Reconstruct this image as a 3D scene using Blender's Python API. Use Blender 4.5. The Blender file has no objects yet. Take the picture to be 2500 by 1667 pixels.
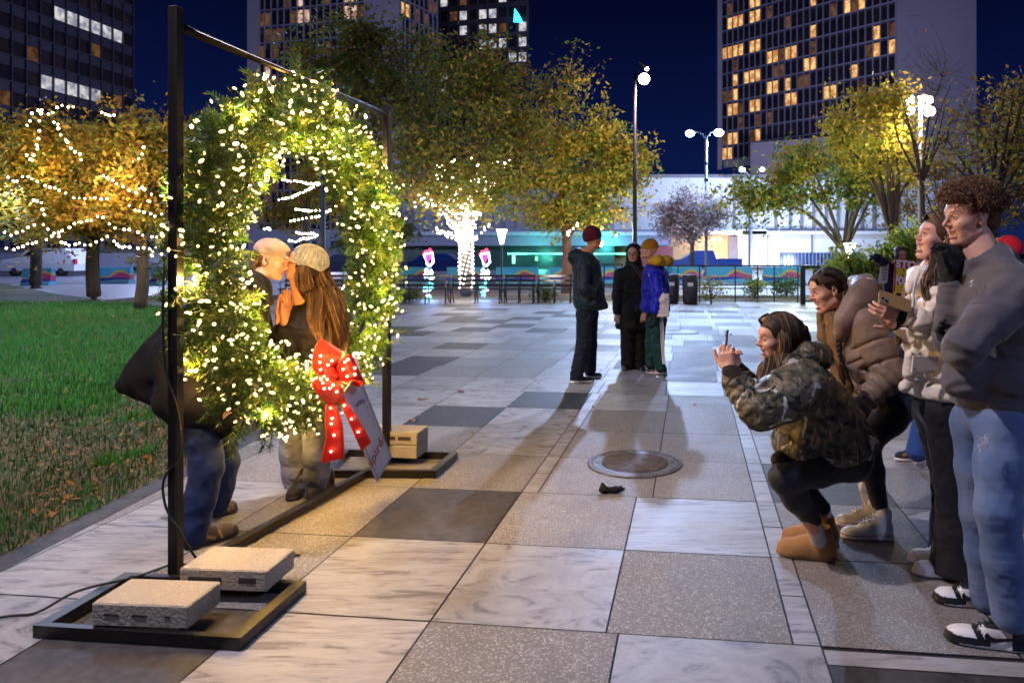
import bpy, math, random
import numpy as np
from mathutils import Vector, Matrix, noise
# ------------------------------------------------------------------ camera, world, exposure
SC = bpy.context.scene
F, CX, HY, H = 1750.0, 1480.0, 615.0, 1.52        # focal (px of a 2500 px wide frame), principal column, horizon row, eye height
cam_d = bpy.data.cameras.new('camera'); cam = bpy.data.objects.new('camera', cam_d); SC.collection.objects.link(cam)
cam.location = (0, 0, H); cam.rotation_euler = (math.radians(90), 0, 0)
cam_d.sensor_width = 36; cam_d.lens = 36*F/2500; cam_d.shift_x = (1250-CX)/2500; cam_d.shift_y = -(833.5-HY)/2500
cam_d.clip_start = .05; cam_d.clip_end = 900
cam_d.dof.use_dof = True; cam_d.dof.focus_distance = 4.0; cam_d.dof.aperture_fstop = 4.0
SC.camera = cam
W = bpy.data.worlds.new('World'); SC.world = W; W.use_nodes = True
nt = W.node_tree; nt.nodes.clear()
wo = nt.nodes.new('ShaderNodeOutputWorld'); bg = nt.nodes.new('ShaderNodeBackground')
tc = nt.nodes.new('ShaderNodeTexCoord'); sx = nt.nodes.new('ShaderNodeSeparateXYZ'); cr = nt.nodes.new('ShaderNodeValToRGB')
nt.links.new(tc.outputs['Generated'], sx.inputs[0]); nt.links.new(sx.outputs['Z'], cr.inputs[0])
e = cr.color_ramp.elements
e[0].position = 0.0; e[0].color = (.006, .016, .085, 1); e[1].position = .75; e[1].color = (.006, .007, .03, 1)
x_ = e.new(.10); x_.color = (.003, .009, .06, 1); x_ = e.new(.32); x_.color = (.0012, .0025, .02, 1)
nt.links.new(cr.outputs[0], bg.inputs[0]); nt.links.new(bg.outputs[0], wo.inputs[0]); bg.inputs[1].default_value = 1.0
SC.view_settings.view_transform = 'Standard'; SC.view_settings.look = 'None'; SC.view_settings.exposure = -.05; SC.view_settings.gamma = 1
cy = SC.cycles; cy.use_denoising = True; cy.max_bounces = 5; cy.diffuse_bounces = 3; cy.glossy_bounces = 3; cy.transparent_max_bounces = 8
cy.sample_clamp_indirect = 4.0; cy.sample_clamp_direct = 0; cy.caustics_reflective = False; cy.caustics_refractive = False
cy.use_adaptive_sampling = True; cy.adaptive_threshold = .02
R = math.radians
def P(x, y, Y): return Vector(((x-CX)/F*Y, Y, H-(y-HY)/F*Y))      # a photo pixel at depth Y
def G(x, y):                                                      # a photo pixel on the ground
    Y = F*H/(y-HY); return Vector(((x-CX)/F*Y, Y, 0))
# ------------------------------------------------------------------ lamps' light and added fills (visible lamps' fittings are built further down)
def light(name, loc, power, col, size=.1, typ='POINT', rot=None, spot=None, blend=.5):
    d = bpy.data.lights.new(name, typ); d.energy = power; d.color = col
    if typ in ('POINT', 'SPOT'): d.shadow_soft_size = size
    if typ == 'SPOT': d.spot_size = spot; d.spot_blend = blend
    o = bpy.data.objects.new(name, d); SC.collection.objects.link(o); o.location = loc
    if rot: o.rotation_euler = rot
    return o
def aim(o, tgt): o.rotation_euler = (Vector(tgt)-o.location).to_track_quat('-Z', 'Y').to_euler()
PINK = (1.0, .85, .86)
kl_ = light('plaza_lamp_light', (-3.2, 2.3, 5.9), 1350, (.98, .86, .94), .07, 'SPOT', spot=R(72), blend=.35); aim(kl_, (.9, 4.2, 0))                 # lamp on the left just out of the frame
bl_ = light('plaza_lamp_light', (1.30, 23.4, 7.05), 6800, (.40, .58, 1.0), .12, 'SPOT', spot=R(100), blend=.5); aim(bl_, (-.3, 9.5, 0))
light('plaza_lamp_light', (1.35, 24.0, 7.15), 900, (1, .74, .78), .16)
light('plaza_lamp_light', (9.6, 22.0, 6.3), 1300, (1, .80, .70), .2)         # four headed lamp on the right
light('plaza_lamp_light', (7.5, -5.0, 8.0), 1350, (.50, .60, 1.0), .3)        # lamp behind the camera
light('plaza_lamp_light', (-9.5, 13.0, 8.5), 1300, (.25, .48, 1.0), .2)      # lamps along the lawn
light('tower_wash', (28, 92, 9), 20000, (.62, .58, 1.0), 1)  # washes added to brighten the tower walls, no fittings
light('tower_wash', (-38, 95, 9), 13000, (.62, .58, 1.0), 1)
ll_ = light('lawn_fill_light', (-9.0, 1.5, 7.5), 4200, (1, .97, .85), .15, 'SPOT', spot=R(95), blend=.6); aim(ll_, (-8.5, 9.0, 0))  # unseen spot added to brighten the lawn
light('street_lamp_light', (7.3, 46.0, 8.8), 9000, (.42, .62, 1.0), .4)
light('street_lamp_light', (14.5, 62.0, 9.5), 9000, (.50, .66, 1.0), .4)
light('street_lamp_light', (-26, 44, 9), 11000, (.50, .60, 1.0), .5)
sd_ = bpy.data.lights.new('city_glow', 'SUN'); sd_.energy = .04; sd_.angle = R(60); sd_.color = (.50, .52, 1.0); so_ = bpy.data.objects.new('city_glow', sd_); SC.collection.objects.link(so_); so_.rotation_euler = (R(52), 0, R(-25))
# ------------------------------------------------------------------ helpers
rnd = random.Random(7)
def link(o, parent=None):
    SC.collection.objects.link(o)
    if parent is not None: o.parent = parent
    return o
def tag(o, label=None, cat=None, group=None, kind=None):
    if label: o['label'] = label
    if cat: o['category'] = cat
    if group: o['group'] = group
    if kind: o['kind'] = kind
    return o
def empty(name, loc=(0, 0, 0), rz=0):
    o = bpy.data.objects.new(name, None); o.location = loc; o.rotation_euler = (0, 0, rz); o.empty_display_size = .1
    return link(o)
def meshobj(name, verts, faces, mats, parent=None, midx=None, smooth=False, world=True):
    me = bpy.data.meshes.new(name)
    me.from_pydata([tuple(v) for v in verts] if not isinstance(verts, np.ndarray) else verts.tolist(), [], faces if not isinstance(faces, np.ndarray) else faces.tolist())
    for m in (mats if isinstance(mats, (list, tuple)) else [mats]): me.materials.append(m)
    if midx is not None: me.polygons.foreach_set('material_index', np.asarray(midx, dtype=np.int32))
    if smooth: me.polygons.foreach_set('use_smooth', np.ones(len(me.polygons), dtype=bool))
    me.update()
    o = bpy.data.objects.new(name, me)
    link(o, parent)
    if parent is not None and world: o.matrix_parent_inverse = pinv(parent)
    return o
def pinv(p):
    m = Matrix.LocRotScale(p.location, p.rotation_euler, p.scale)
    if p.parent is not None: return m.inverted() @ pinv(p.parent) if p.type == 'EMPTY' else Matrix.Identity(4)
    return m.inverted()
def frame_from(d, up=Vector((0, 0, 1))):
    d = Vector(d).normalized(); a = d.cross(up)
    if a.length < 1e-4: a = d.cross(Vector((0, 1, 0)))
    a.normalize(); return a, a.cross(d).normalized(), d
class MB:
    def __init__(s): s.v = []; s.f = []; s.m = []
    def add(s, vs, fs, m=0):
        o = len(s.v); s.v += [tuple(v) for v in vs]; s.f += [tuple(i+o for i in f) for f in fs]; s.m += [m]*len(fs)
    def box(s, c, size, rz=0, m=0, mat=None):
        hx, hy, hz = size[0]/2, size[1]/2, size[2]/2; vs = []
        M = mat if mat is not None else Matrix.Rotation(rz, 3, 'Z')
        for z in (-hz, hz):
            for x, y in ((-hx, -hy), (hx, -hy), (hx, hy), (-hx, hy)): vs.append(Vector(c)+M @ Vector((x, y, z)))
        s.add(vs, [(3, 2, 1, 0), (4, 5, 6, 7), (0, 1, 5, 4), (1, 2, 6, 5), (2, 3, 7, 6), (3, 0, 4, 7)], m)
    def bbox(s, c, size, rz=0, m=0, bev=.005):                     # box with chamfered edges
        hx, hy, hz = size[0]/2, size[1]/2, size[2]/2; b = min(bev, hx*.9, hy*.9, hz*.9); M = Matrix.Rotation(rz, 3, 'Z')
        rings = []
        for z, i in ((-hz, b), (-hz+b, 0), (hz-b, 0), (hz, b)):
            x, y = hx-i, hy-i
            rings.append([(x-b*(i == 0), -y), (x, -y+b*(i == 0)), (x, y-b*(i == 0)), (x-b*(i == 0), y), (-x+b*(i == 0), y), (-x, y-b*(i == 0)), (-x, -y+b*(i == 0)), (-x+b*(i == 0), -y)])
            rings[-1] = [Vector(c)+M @ Vector((p[0], p[1], z)) for p in rings[-1]]
        vs = [p for r in rings for p in r]; fs = [tuple(range(7, -1, -1)), tuple(range(24, 32))]
        for k in range(3):
            for i in range(8): fs.append((k*8+i, k*8+(i+1) % 8, k*8+8+(i+1) % 8, k*8+8+i))
        s.add(vs, fs, m)
    def tube(s, pts, rad, n=8, m=0, cap=True, up=Vector((0, 0, 1))):
        pts = [Vector(p) for p in pts]; rad = rad if isinstance(rad, (list, tuple)) else [rad]*len(pts)
        vs = []; prev = None
        for i, p in enumerate(pts):
            d = (pts[min(i+1, len(pts)-1)]-pts[max(i-1, 0)])
            if d.length < 1e-9: d = Vector((0, 0, 1))
            a, b, d = frame_from(d, up)
            if prev is not None:
                a = (prev-d*prev.dot(d)); a = a.normalized() if a.length > 1e-6 else frame_from(d)[0]; b = d.cross(a)
            prev = a
            for k in range(n):
                t = 2*math.pi*k/n; vs.append(p+(a*math.cos(t)+b*math.sin(t))*rad[i])
        fs = [(i*n+k, i*n+(k+1) % n, (i+1)*n+(k+1) % n, (i+1)*n+k) for i in range(len(pts)-1) for k in range(n)]
        if cap: fs += [tuple(range(n-1, -1, -1)), tuple(range((len(pts)-1)*n, len(pts)*n))]
        s.add(vs, fs, m)
    def lathe(s, c, prof, n=16, m=0, axis=None):
        a, b, d = (Vector((1, 0, 0)), Vector((0, 1, 0)), Vector((0, 0, 1))) if axis is None else frame_from(axis)
        vs = [Vector(c)+d*z+(a*math.cos(2*math.pi*k/n)+b*math.sin(2*math.pi*k/n))*r for r, z in prof for k in range(n)]
        fs = [(i*n+k, i*n+(k+1) % n, (i+1)*n+(k+1) % n, (i+1)*n+k) for i in range(len(prof)-1) for k in range(n)]
        if prof[0][0] > 1e-5: fs.append(tuple(range(n-1, -1, -1)))
        if prof[-1][0] > 1e-5: fs.append(tuple(range((len(prof)-1)*n, len(prof)*n)))
        s.add(vs, fs, m)
    def ball(s, c, r, n=8, m=0, sc=(1, 1, 1)):
        k = max(3, n//2+1); vs = []; c = Vector(c)
        for i in range(k+1):
            ph = math.pi*i/k
            for j in range(n): vs.append(c+Vector((math.sin(ph)*math.cos(2*math.pi*j/n)*sc[0], math.sin(ph)*math.sin(2*math.pi*j/n)*sc[1], -math.cos(ph)*sc[2]))*r)
        s.add(vs, [(i*n+j, i*n+(j+1) % n, (i+1)*n+(j+1) % n, (i+1)*n+j) for i in range(k) for j in range(n)], m)
    def prism(s, poly, thick, m=0):                                # closed 3-D polygon given a thickness along its normal
        poly = [Vector(p) for p in poly]; n = Vector((0, 0, 0))
        for i in range(len(poly)): n += poly[i].cross(poly[(i+1) % len(poly)])
        n.normalize(); k = len(poly); vs = poly+[p+n*thick for p in poly]
        s.add(vs, [tuple(range(k-1, -1, -1)), tuple(range(k, 2*k))]+[(i, (i+1) % k, k+(i+1) % k, k+i) for i in range(k)], m)
    def build(s, name, mats, parent=None, smooth=False):
        return meshobj(name, s.v, s.f, mats, parent, s.m, smooth)
def copy_tree(o, parent=None):
    c = o.copy(); SC.collection.objects.link(c)
    if parent is not None: c.parent = parent
    for ch in list(o.children): copy_tree(ch, c)
    return c
# ------------------------------------------------------------------ materials
def newmat(name):
    m = bpy.data.materials.new(name); m.use_nodes = True; n = m.node_tree; b = n.nodes['Principled BSDF']; return m, n, b
def mat(name, col, rough=.6, metal=0, var=None, bump=None, spec=None, stretch=None, sheen=0, sss=0, coat=0, trans=0):
    m, n, b = newmat(name); L = n.links.new
    b.inputs['Base Color'].default_value = (*col, 1); b.inputs['Roughness'].default_value = rough; b.inputs['Metallic'].default_value = metal
    if spec is not None: b.inputs['Specular IOR Level'].default_value = spec
    if sheen: b.inputs['Sheen Weight'].default_value = sheen; b.inputs['Sheen Roughness'].default_value = .4
    if coat: b.inputs['Coat Weight'].default_value = coat
    if sss: b.inputs['Subsurface Weight'].default_value = sss; b.inputs['Subsurface Radius'].default_value = (.02, .008, .004); b.inputs['Subsurface Scale'].default_value = 1
    co = n.nodes.new('ShaderNodeTexCoord').outputs['Object']
    if stretch:
        mp = n.nodes.new('ShaderNodeMapping'); L(co, mp.inputs[0]); mp.inputs['Scale'].default_value = stretch; co = mp.outputs[0]
    if var:                                                        # (scale, second colour[, contrast])
        t = n.nodes.new('ShaderNodeTexNoise'); t.inputs['Scale'].default_value = var[0]; t.inputs['Detail'].default_value = 5; t.inputs['Roughness'].default_value = .6; L(co, t.inputs[0])
        r = n.nodes.new('ShaderNodeValToRGB'); k = var[2] if len(var) > 2 else .15
        r.color_ramp.elements[0].position = .5-k; r.color_ramp.elements[1].position = .5+k
        r.color_ramp.elements[0].color = (*col, 1); r.color_ramp.elements[1].color = (*var[1], 1); L(t.outputs[0], r.inputs[0]); L(r.outputs[0], b.inputs['Base Color'])
    if bump:                                                       # (scale, strength, distance)
        t = n.nodes.new('ShaderNodeTexNoise'); t.inputs['Scale'].default_value = bump[0]; t.inputs['Detail'].default_value = 4; L(co, t.inputs[0])
        q = n.nodes.new('ShaderNodeBump'); q.inputs['Strength'].default_value = bump[1]; q.inputs['Distance'].default_value = bump[2]; L(t.outputs[0], q.inputs['Height']); L(q.outputs[0], b.inputs['Normal'])
    return m
def emit(name, col, strength, nee=True):
    m = bpy.data.materials.new(name); m.use_nodes = True; n = m.node_tree; n.nodes.clear()
    o = n.nodes.new('ShaderNodeOutputMaterial'); s = n.nodes.new('ShaderNodeEmission'); s.inputs[0].default_value = (*col, 1); s.inputs[1].default_value = strength
    n.links.new(s.outputs[0], o.inputs[0])
    if not nee: m.cycles.emission_sampling = 'NONE'
    return m
M = {}
M['black_metal'] = mat('black_metal', (.006, .006, .008), .35, .1, var=(9, (.016, .012, .010), .2), bump=(40, .15, .002))
M['dark_metal'] = mat('dark_metal', (.02, .022, .026), .45, .3)
M['grey_metal'] = mat('grey_metal', (.13, .13, .15), .45, .6, var=(3, (.09, .09, .11)))
M['concrete_block'] = mat('concrete_block', (.36, .315, .25), .95, var=(70, (.45, .40, .325), .2), bump=(75, 1, .008))
M['block_hole'] = mat('block_hole', (.05, .045, .04), .95)
M['rubber'] = mat('rubber', (.01, .01, .01), .6)
M['white'] = mat('white', (.72, .70, .72), .5)
# ------------------------------------------------------------------ smooth solids: blended primitives meshed by surface nets
def v3(p): return np.array(p, dtype=np.float64)
def cap(p, q, r0, r1=None, k=.02, mat=0, op='u', wave=None, flat=None):
    """tapered capsule; wave=(count, depth) gives quilted ridges along it; flat=(axis, factor) flattens it"""
    return dict(t='c', a=v3(p), b=v3(q), r0=r0, r1=r0 if r1 is None else r1, k=k, m=mat, op=op, wave=wave, flat=flat)
def ell(c, r, rot=None, k=.02, mat=0, op='u'):
    return dict(t='e', c=v3(c), r=v3(r if hasattr(r, '__len__') else (r, r, r)), R=None if rot is None else np.array(rot), k=k, m=mat, op=op)
def bx(c, h, rot=None, k=.01, mat=0, op='u', rr=.005):
    return dict(t='b', c=v3(c), h=v3(h), R=None if rot is None else np.array(rot), k=k, m=mat, op=op, rr=rr)
def chain(pts, rs, k=.02, mat=0, op='u', wave=None, flat=None):
    return [cap(pts[i], pts[i+1], rs[i], rs[i+1], k, mat, op, wave, flat) for i in range(len(pts)-1)]
def grv(c, n, amp=.016, w=.012, rad=.5):
    n = Vector(n).normalized(); return dict(t='g', c=v3(c), n=v3(n), amp=amp, w=w, rad=rad, op='g', k=0)
def sd(p, X):
    if p['t'] == 'c':
        a, b = p['a'], p['b']; Q = X-a; ba = b-a
        if p['flat'] is not None:
            ax = v3(p['flat'][0]); f = p['flat'][1]-1; Q = Q+(Q@ax)[..., None]*ax*f; ba = ba+ax*(ba@ax)*f
        L2 = max(ba@ba, 1e-12); h = np.clip((Q@ba)/L2, 0, 1)
        r = p['r0']+(p['r1']-p['r0'])*h
        if p['wave']: r = r+p['wave'][1]*(np.sqrt(np.abs(np.sin(np.pi*p['wave'][0]*h)))-.6)
        return np.sqrt(((Q-h[..., None]*ba)**2).sum(-1))-r
    Q = X-p['c']
    if p['R'] is not None: Q = Q@p['R']
    if p['t'] == 'e':
        r = p['r']; k0 = np.sqrt(((Q/r)**2).sum(-1)); k1 = np.sqrt(((Q/(r*r))**2).sum(-1))+1e-9
        return k0*(k0-1)/k1
    q = np.abs(Q)-p['h']+p['rr']
    return np.sqrt((np.maximum(q, 0)**2).sum(-1))+np.minimum(q.max(-1), 0)-p['rr']
def pbox(p, pad):
    if p['t'] == 'c':
        r = max(p['r0'], p['r1'])*(1 if p['flat'] is None or p['flat'][1] >= 1 else 1/p['flat'][1])+pad; return np.minimum(p['a'], p['b'])-r, np.maximum(p['a'], p['b'])+r
    r = (p['r'] if p['t'] == 'e' else p['h'])
    r = (r if p['R'] is None else np.abs(p['R'])@r)+pad; return p['c']-r, p['c']+r
def sdf_mesh(prims, vox, fold=None, seed=0, clip=None):
    """returns verts, quads, material index per quad. fold=(amplitude, wavelength) adds soft cloth creases"""
    solid = [p for p in prims if p['op'] in ('u', 'i')]; lo = np.min([pbox(p, 0)[0] for p in solid], 0)-3*vox; hi = np.max([pbox(p, 0)[1] for p in solid], 0)+3*vox
    n = np.ceil((hi-lo)/vox).astype(int)+1
    ax = [lo[i]+vox*np.arange(n[i]) for i in range(3)]
    D = np.full(n, .3, dtype=np.float32)
    for p in prims:
        if p['op'] in ('p', 'g'): continue
        a, b = pbox(p, p['k']*1.5+2.5*vox); i0 = np.maximum(((a-lo)/vox).astype(int), 0); i1 = np.minimum(((b-lo)/vox).astype(int)+2, n)
        if (i1 <= i0).any(): continue
        X = np.stack(np.meshgrid(ax[0][i0[0]:i1[0]], ax[1][i0[1]:i1[1]], ax[2][i0[2]:i1[2]], indexing='ij'), -1)
        d = sd(p, X); s = D[i0[0]:i1[0], i0[1]:i1[1], i0[2]:i1[2]]; k = max(p['k'], 1e-5)
        if p['op'] == 'u': h = np.clip(.5+.5*(s-d)/k, 0, 1); r = s*(1-h)+d*h-k*h*(1-h)
        else: h = np.clip(.5-.5*(s+d)/k, 0, 1); r = s*(1-h)-d*h+k*h*(1-h)
        D[i0[0]:i1[0], i0[1]:i1[1], i0[2]:i1[2]] = r
    if fold:
        rs = np.random.RandomState(seed); X = np.meshgrid(*ax, indexing='ij'); f = 0
        for o in range(6):
            dd = rs.normal(size=3); dd /= np.linalg.norm(dd); w = 2*np.pi/(fold[1]*rs.uniform(.55, 1.6)); e_ = rs.normal(size=3)*w*.35
            ph = dd[0]*X[0]+dd[1]*X[1]+dd[2]*X[2]; wq = e_[0]*X[0]+e_[1]*X[1]+e_[2]*X[2]
            f = f+np.abs(np.sin(ph*w+1.5*np.sin(wq)+rs.uniform(0, 6)))**.8
        D = D+(fold[0]*(f/6-.6)*2.2).astype(np.float32)
    if clip is not None:                                            # list of (point, normal): keep the side away from the normal
        X = np.stack(np.meshgrid(*ax, indexing='ij'), -1)
        for c, nn in clip: D = np.maximum(D, ((X-v3(c))@v3(nn)).astype(np.float32))
    gs = [p for p in prims if p['op'] == 'g']
    if gs:
        X = np.stack(np.meshgrid(*ax, indexing='ij'), -1)
        for p in gs:
            Q = X-p['c']; h = Q@p['n']; D = D+(p['amp']*np.exp(-np.abs(h/p['w'])**1.5)*np.clip((p['rad']-np.sqrt((Q**2).sum(-1)))/.03, 0, 1)).astype(np.float32)
    S = D < 0; ps = []; cnt = np.zeros(n-1, dtype=np.float32); acc = np.zeros((*(n-1), 3), dtype=np.float32)
    for axis in range(3):
        sl0 = [slice(None)]*3; sl1 = [slice(None)]*3; sl0[axis] = slice(0, -1); sl1[axis] = slice(1, None)
        A, B = D[tuple(sl0)], D[tuple(sl1)]; ch = (A < 0) != (B < 0); idx = np.argwhere(ch)
        t = A[ch]/(A[ch]-B[ch]); pt = idx.astype(np.float32); pt[:, axis] += t
        o1, o2 = [a for a in range(3) if a != axis]
        for u in (0, 1):
            for v in (0, 1):
                c = idx.copy(); c[:, o1] -= u; c[:, o2] -= v
                ok = (c >= 0).all(1) & (c < np.array(n)-1).all(1); cc = c[ok]
                np.add.at(cnt, tuple(cc.T), 1); np.add.at(acc, tuple(cc.T), pt[ok])
        ps.append((axis, o1, o2, idx, A[ch] < 0))
    cell = cnt > 0; vid = np.full(n-1, -1, dtype=np.int64); vid[cell] = np.arange(cell.sum())
    V = lo+vox*(acc[cell]/cnt[cell][:, None]); Fs = []
    for axis, o1, o2, idx, neg in ps:
        q = []
        for u, v in ((1, 1), (0, 1), (0, 0), (1, 0)):
            c = idx.copy(); c[:, o1] -= u; c[:, o2] -= v; ok = (c >= 0).all(1) & (c < np.array(n)-1).all(1)
            w = np.full(len(c), -1); w[ok] = vid[tuple(c[ok].T)]; q.append(w)
        q = np.stack(q, 1); g = (q >= 0).all(1); fl = neg if axis != 1 else ~neg; q[~fl] = q[~fl][:, ::-1]; Fs.append(q[g])
    Fs = np.concatenate(Fs); C = V[Fs].mean(1); best = np.full(len(C), 9.); mi = np.zeros(len(C), dtype=np.int32)
    for p in prims:
        if p['op'] == 'u': d = sd(p, C); w = d < best; best[w] = d[w]; mi[w] = p['m']
        elif p['op'] == 'i': d = sd(p, C); mi[d < vox*.9] = p['m']
    for p in prims:
        if p['op'] == 'p': mi[sd(p, C) < 0] = p['m']
    return V, Fs, mi
def sdf_obj(name, prims, vox, mats, parent=None, fold=None, seed=0, xf=None, clip=None):
    V, Fs, mi = sdf_mesh(prims, vox, fold, seed, clip)
    if xf is not None: V = V@np.array(xf.to_3x3()).T+np.array(xf.translation)
    return meshobj(name, V, Fs, mats, parent, mi, True)
def joinmesh(parts):
    """[(V, F, mi), ...] -> one"""
    o = 0; VV = []; FF = []; MM = []
    for V, Fs, mi in parts: VV.append(V); FF.append(Fs+o); MM.append(mi); o += len(V)
    return np.concatenate(VV), np.concatenate(FF), np.concatenate(MM)
# ------------------------------------------------------------------ paving
def pave_mat(name, base, kind, rough=.42, ang=0, c2=None, seed=0):
    m, n, b = newmat(name); L = n.links.new; N = n.nodes.new
    co = N('ShaderNodeTexCoord').outputs['Object']; at = N('ShaderNodeAttribute'); at.attribute_name = 'tone'
    off = N('ShaderNodeVectorMath'); off.operation = 'ADD'; L(co, off.inputs[0]); sc = N('ShaderNodeVectorMath'); sc.operation = 'SCALE'; sc.inputs['Scale'].default_value = 37.0
    L(at.outputs['Color'], sc.inputs[0]); L(sc.outputs[0], off.inputs[1])
    if kind == 'agg':
        v = N('ShaderNodeTexVoronoi'); v.inputs['Scale'].default_value = 210 if seed == 0 else 150; L(off.outputs[0], v.inputs[0])
        r = N('ShaderNodeValToRGB'); r.color_ramp.elements[0].color = (*[x*.72 for x in base], 1); r.color_ramp.elements[1].color = (*[min(.8, x*1.7) for x in base], 1)
        r.color_ramp.elements[0].position = .55; r.color_ramp.elements[1].position = .93
        e_ = r.color_ramp.elements.new(.80); e_.color = (*base, 1)
        sp = N('ShaderNodeSeparateColor'); L(v.outputs['Color'], sp.inputs[0]); L(sp.outputs[0], r.inputs[0]); col = r.outputs[0]
        h = v.outputs['Distance']; bs, bd = .35, .003
    elif kind == 'marble':
        mp = N('ShaderNodeMapping'); L(off.outputs[0], mp.inputs[0]); mp.inputs['Rotation'].default_value = (0, 0, R(ang)); mp.inputs['Scale'].default_value = (1.3, 7.5, 1) if seed != 2 else (2.4, 3.6, 1)
        t = N('ShaderNodeTexNoise'); t.inputs['Scale'].default_value = 2.6 if seed != 2 else 1.35; t.inputs['Detail'].default_value = 10; t.inputs['Roughness'].default_value = .66; t.inputs['Distortion'].default_value = 1.1 if seed != 2 else 2.4; L(mp.outputs[0], t.inputs[0])
        r = N('ShaderNodeValToRGB'); r.color_ramp.elements[0].position = .36; r.color_ramp.elements[0].color = (*[x*.36 for x in base], 1)
        r.color_ramp.elements[1].position = .60; r.color_ramp.elements[1].color = (*base, 1); e_ = r.color_ramp.elements.new(.46); e_.color = (*[x*.80 for x in base], 1)
        L(t.outputs[0], r.inputs[0]); col = r.outputs[0]; h = t.outputs[0]; bs, bd = .12, .002
    else:
        t = N('ShaderNodeTexNoise'); t.inputs['Scale'].default_value = 22; t.inputs['Detail'].default_value = 6; L(off.outputs[0], t.inputs[0])
        r = N('ShaderNodeValToRGB'); r.color_ramp.elements[0].position = .35; r.color_ramp.elements[0].color = (*[x*.7 for x in base], 1); r.color_ramp.elements[1].position = .7; r.color_ramp.elements[1].color = (*[x*1.5 for x in base], 1)
        L(t.outputs[0], r.inputs[0]); col = r.outputs[0]; h = t.outputs[0]; bs, bd = .15, .002
    # dirt, drifting over the joints
    g = N('ShaderNodeTexNoise'); g.inputs['Scale'].default_value = 2.3; g.inputs['Detail'].default_value = 6; L(co, g.inputs[0])
    gr = N('ShaderNodeValToRGB'); gr.color_ramp.elements[0].position = .30; gr.color_ramp.elements[0].color = (.70, .66, .60, 1); gr.color_ramp.elements[1].position = .52; gr.color_ramp.elements[1].color = (1, 1, 1, 1); L(g.outputs[0], gr.inputs[0])
    mx = N('ShaderNodeMix'); mx.data_type = 'RGBA'; mx.blend_type = 'MULTIPLY'; mx.inputs[0].default_value = .8; L(col, mx.inputs[6]); L(gr.outputs[0], mx.inputs[7])
    st = N('ShaderNodeTexNoise'); st.inputs['Scale'].default_value = 7; st.inputs['Detail'].default_value = 8; st.inputs['Roughness'].default_value = .7; L(co, st.inputs[0]); sr = N('ShaderNodeValToRGB'); sr.color_ramp.elements[0].position = .60; sr.color_ramp.elements[0].color = (1, 1, 1, 1); sr.color_ramp.elements[1].position = .72; sr.color_ramp.elements[1].color = (.52, .46, .40, 1); L(st.outputs[0], sr.inputs[0])
    m2 = N('ShaderNodeMix'); m2.data_type = 'RGBA'; m2.blend_type = 'MULTIPLY'; m2.inputs[0].default_value = .75; L(mx.outputs[2], m2.inputs[6]); L(sr.outputs[0], m2.inputs[7])
    hv = N('ShaderNodeHueSaturation'); L(m2.outputs[2], hv.inputs['Color']); mr = N('ShaderNodeMapRange'); mr.inputs[3].default_value = .86; mr.inputs[4].default_value = 1.14
    sp2 = N('ShaderNodeSeparateColor'); L(at.outputs['Color'], sp2.inputs[0]); L(sp2.outputs[1], mr.inputs[0]); L(mr.outputs[0], hv.inputs['Value']); L(hv.outputs[0], b.inputs['Base Color'])
    rr = N('ShaderNodeMapRange'); rr.inputs[3].default_value = rough-.14; rr.inputs[4].default_value = rough+.16; L(g.outputs[0], rr.inputs[0]); L(rr.outputs[0], b.inputs['Roughness'])
    bp = N('ShaderNodeBump'); bp.inputs['Strength'].default_value = bs; bp.inputs['Distance'].default_value = bd; L(h, bp.inputs['Height']); L(bp.outputs[0], b.inputs['Normal'])
    return m
PV = [pave_mat('aggregate', (.25, .235, .225), 'agg', .62), pave_mat('coarse_aggregate', (.24, .225, .21), 'agg', .66, seed=1),
      pave_mat('marble_a', (.33, .32, .33), 'marble', .52, 0), pave_mat('marble_b', (.325, .315, .325), 'marble', .52, 52, seed=2),
      pave_mat('marble_c', (.32, .31, .325), 'marble', .52, 118), pave_mat('granite', (.040, .036, .038), 'dark', .6), pave_mat('grey_granite', (.17, .155, .16), 'dark', .58)]
A0 = Vector((-.7254, 2.950, 0)); EV = Vector((math.sin(R(6.8)), math.cos(R(6.8)), 0)); EU = Vector((math.cos(R(6.8)), -math.sin(R(6.8)), 0))
def UV(p): d = Vector(p)-A0; return d.dot(EU), d.dot(EV)
def W_(u, v, z=0): q = A0+EU*u+EV*v; return Vector((q.x, q.y, z))
dark = [(1068,875),(989,913),(1150,843),(1155,810),(1022,799.5),(982,816),(1283,794),(1344,804),(1232,783),(1147,785.5),(1193,773.5),(1094,765),(1321,779),(1298,763),(1188,757),(1145,754),(987,767),(1410,771),(1480,822),(1475,848),
        (1701,925),(1701,835),(1698,803),(1769,774),(1766,763),(1698,758),(1821,751),(1573,881),(2010,838),(1961,782),(1974,764),(2041,884),(1120,1018),(1341,982),(2030,1170),(1101,1250),(250,1620)]
PH = .80; TW = .73
def cols(row):
    c = [(-TW*k, -TW*(k-1)) for k in range(24, 0, -1)]
    c += [(0, .73), (.73, 1.46), (1.46, 1.566)] if row in (0, 1) else [(0, .78), (.78, 1.566)] if row < 0 else [(0, .105), (.105, .83), (.83, 1.46), (1.46, 1.566)]
    c += [(1.566+TW*k, 1.566+TW*(k+1)) for k in range(0, 22)]
    return c
dk = set()
for x, y in dark:
    u, v = UV(G(x, y)); r = math.floor(v/PH)
    for i, (a, b) in enumerate(cols(r)):
        if a <= u < b: dk.add((r, i))
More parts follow.
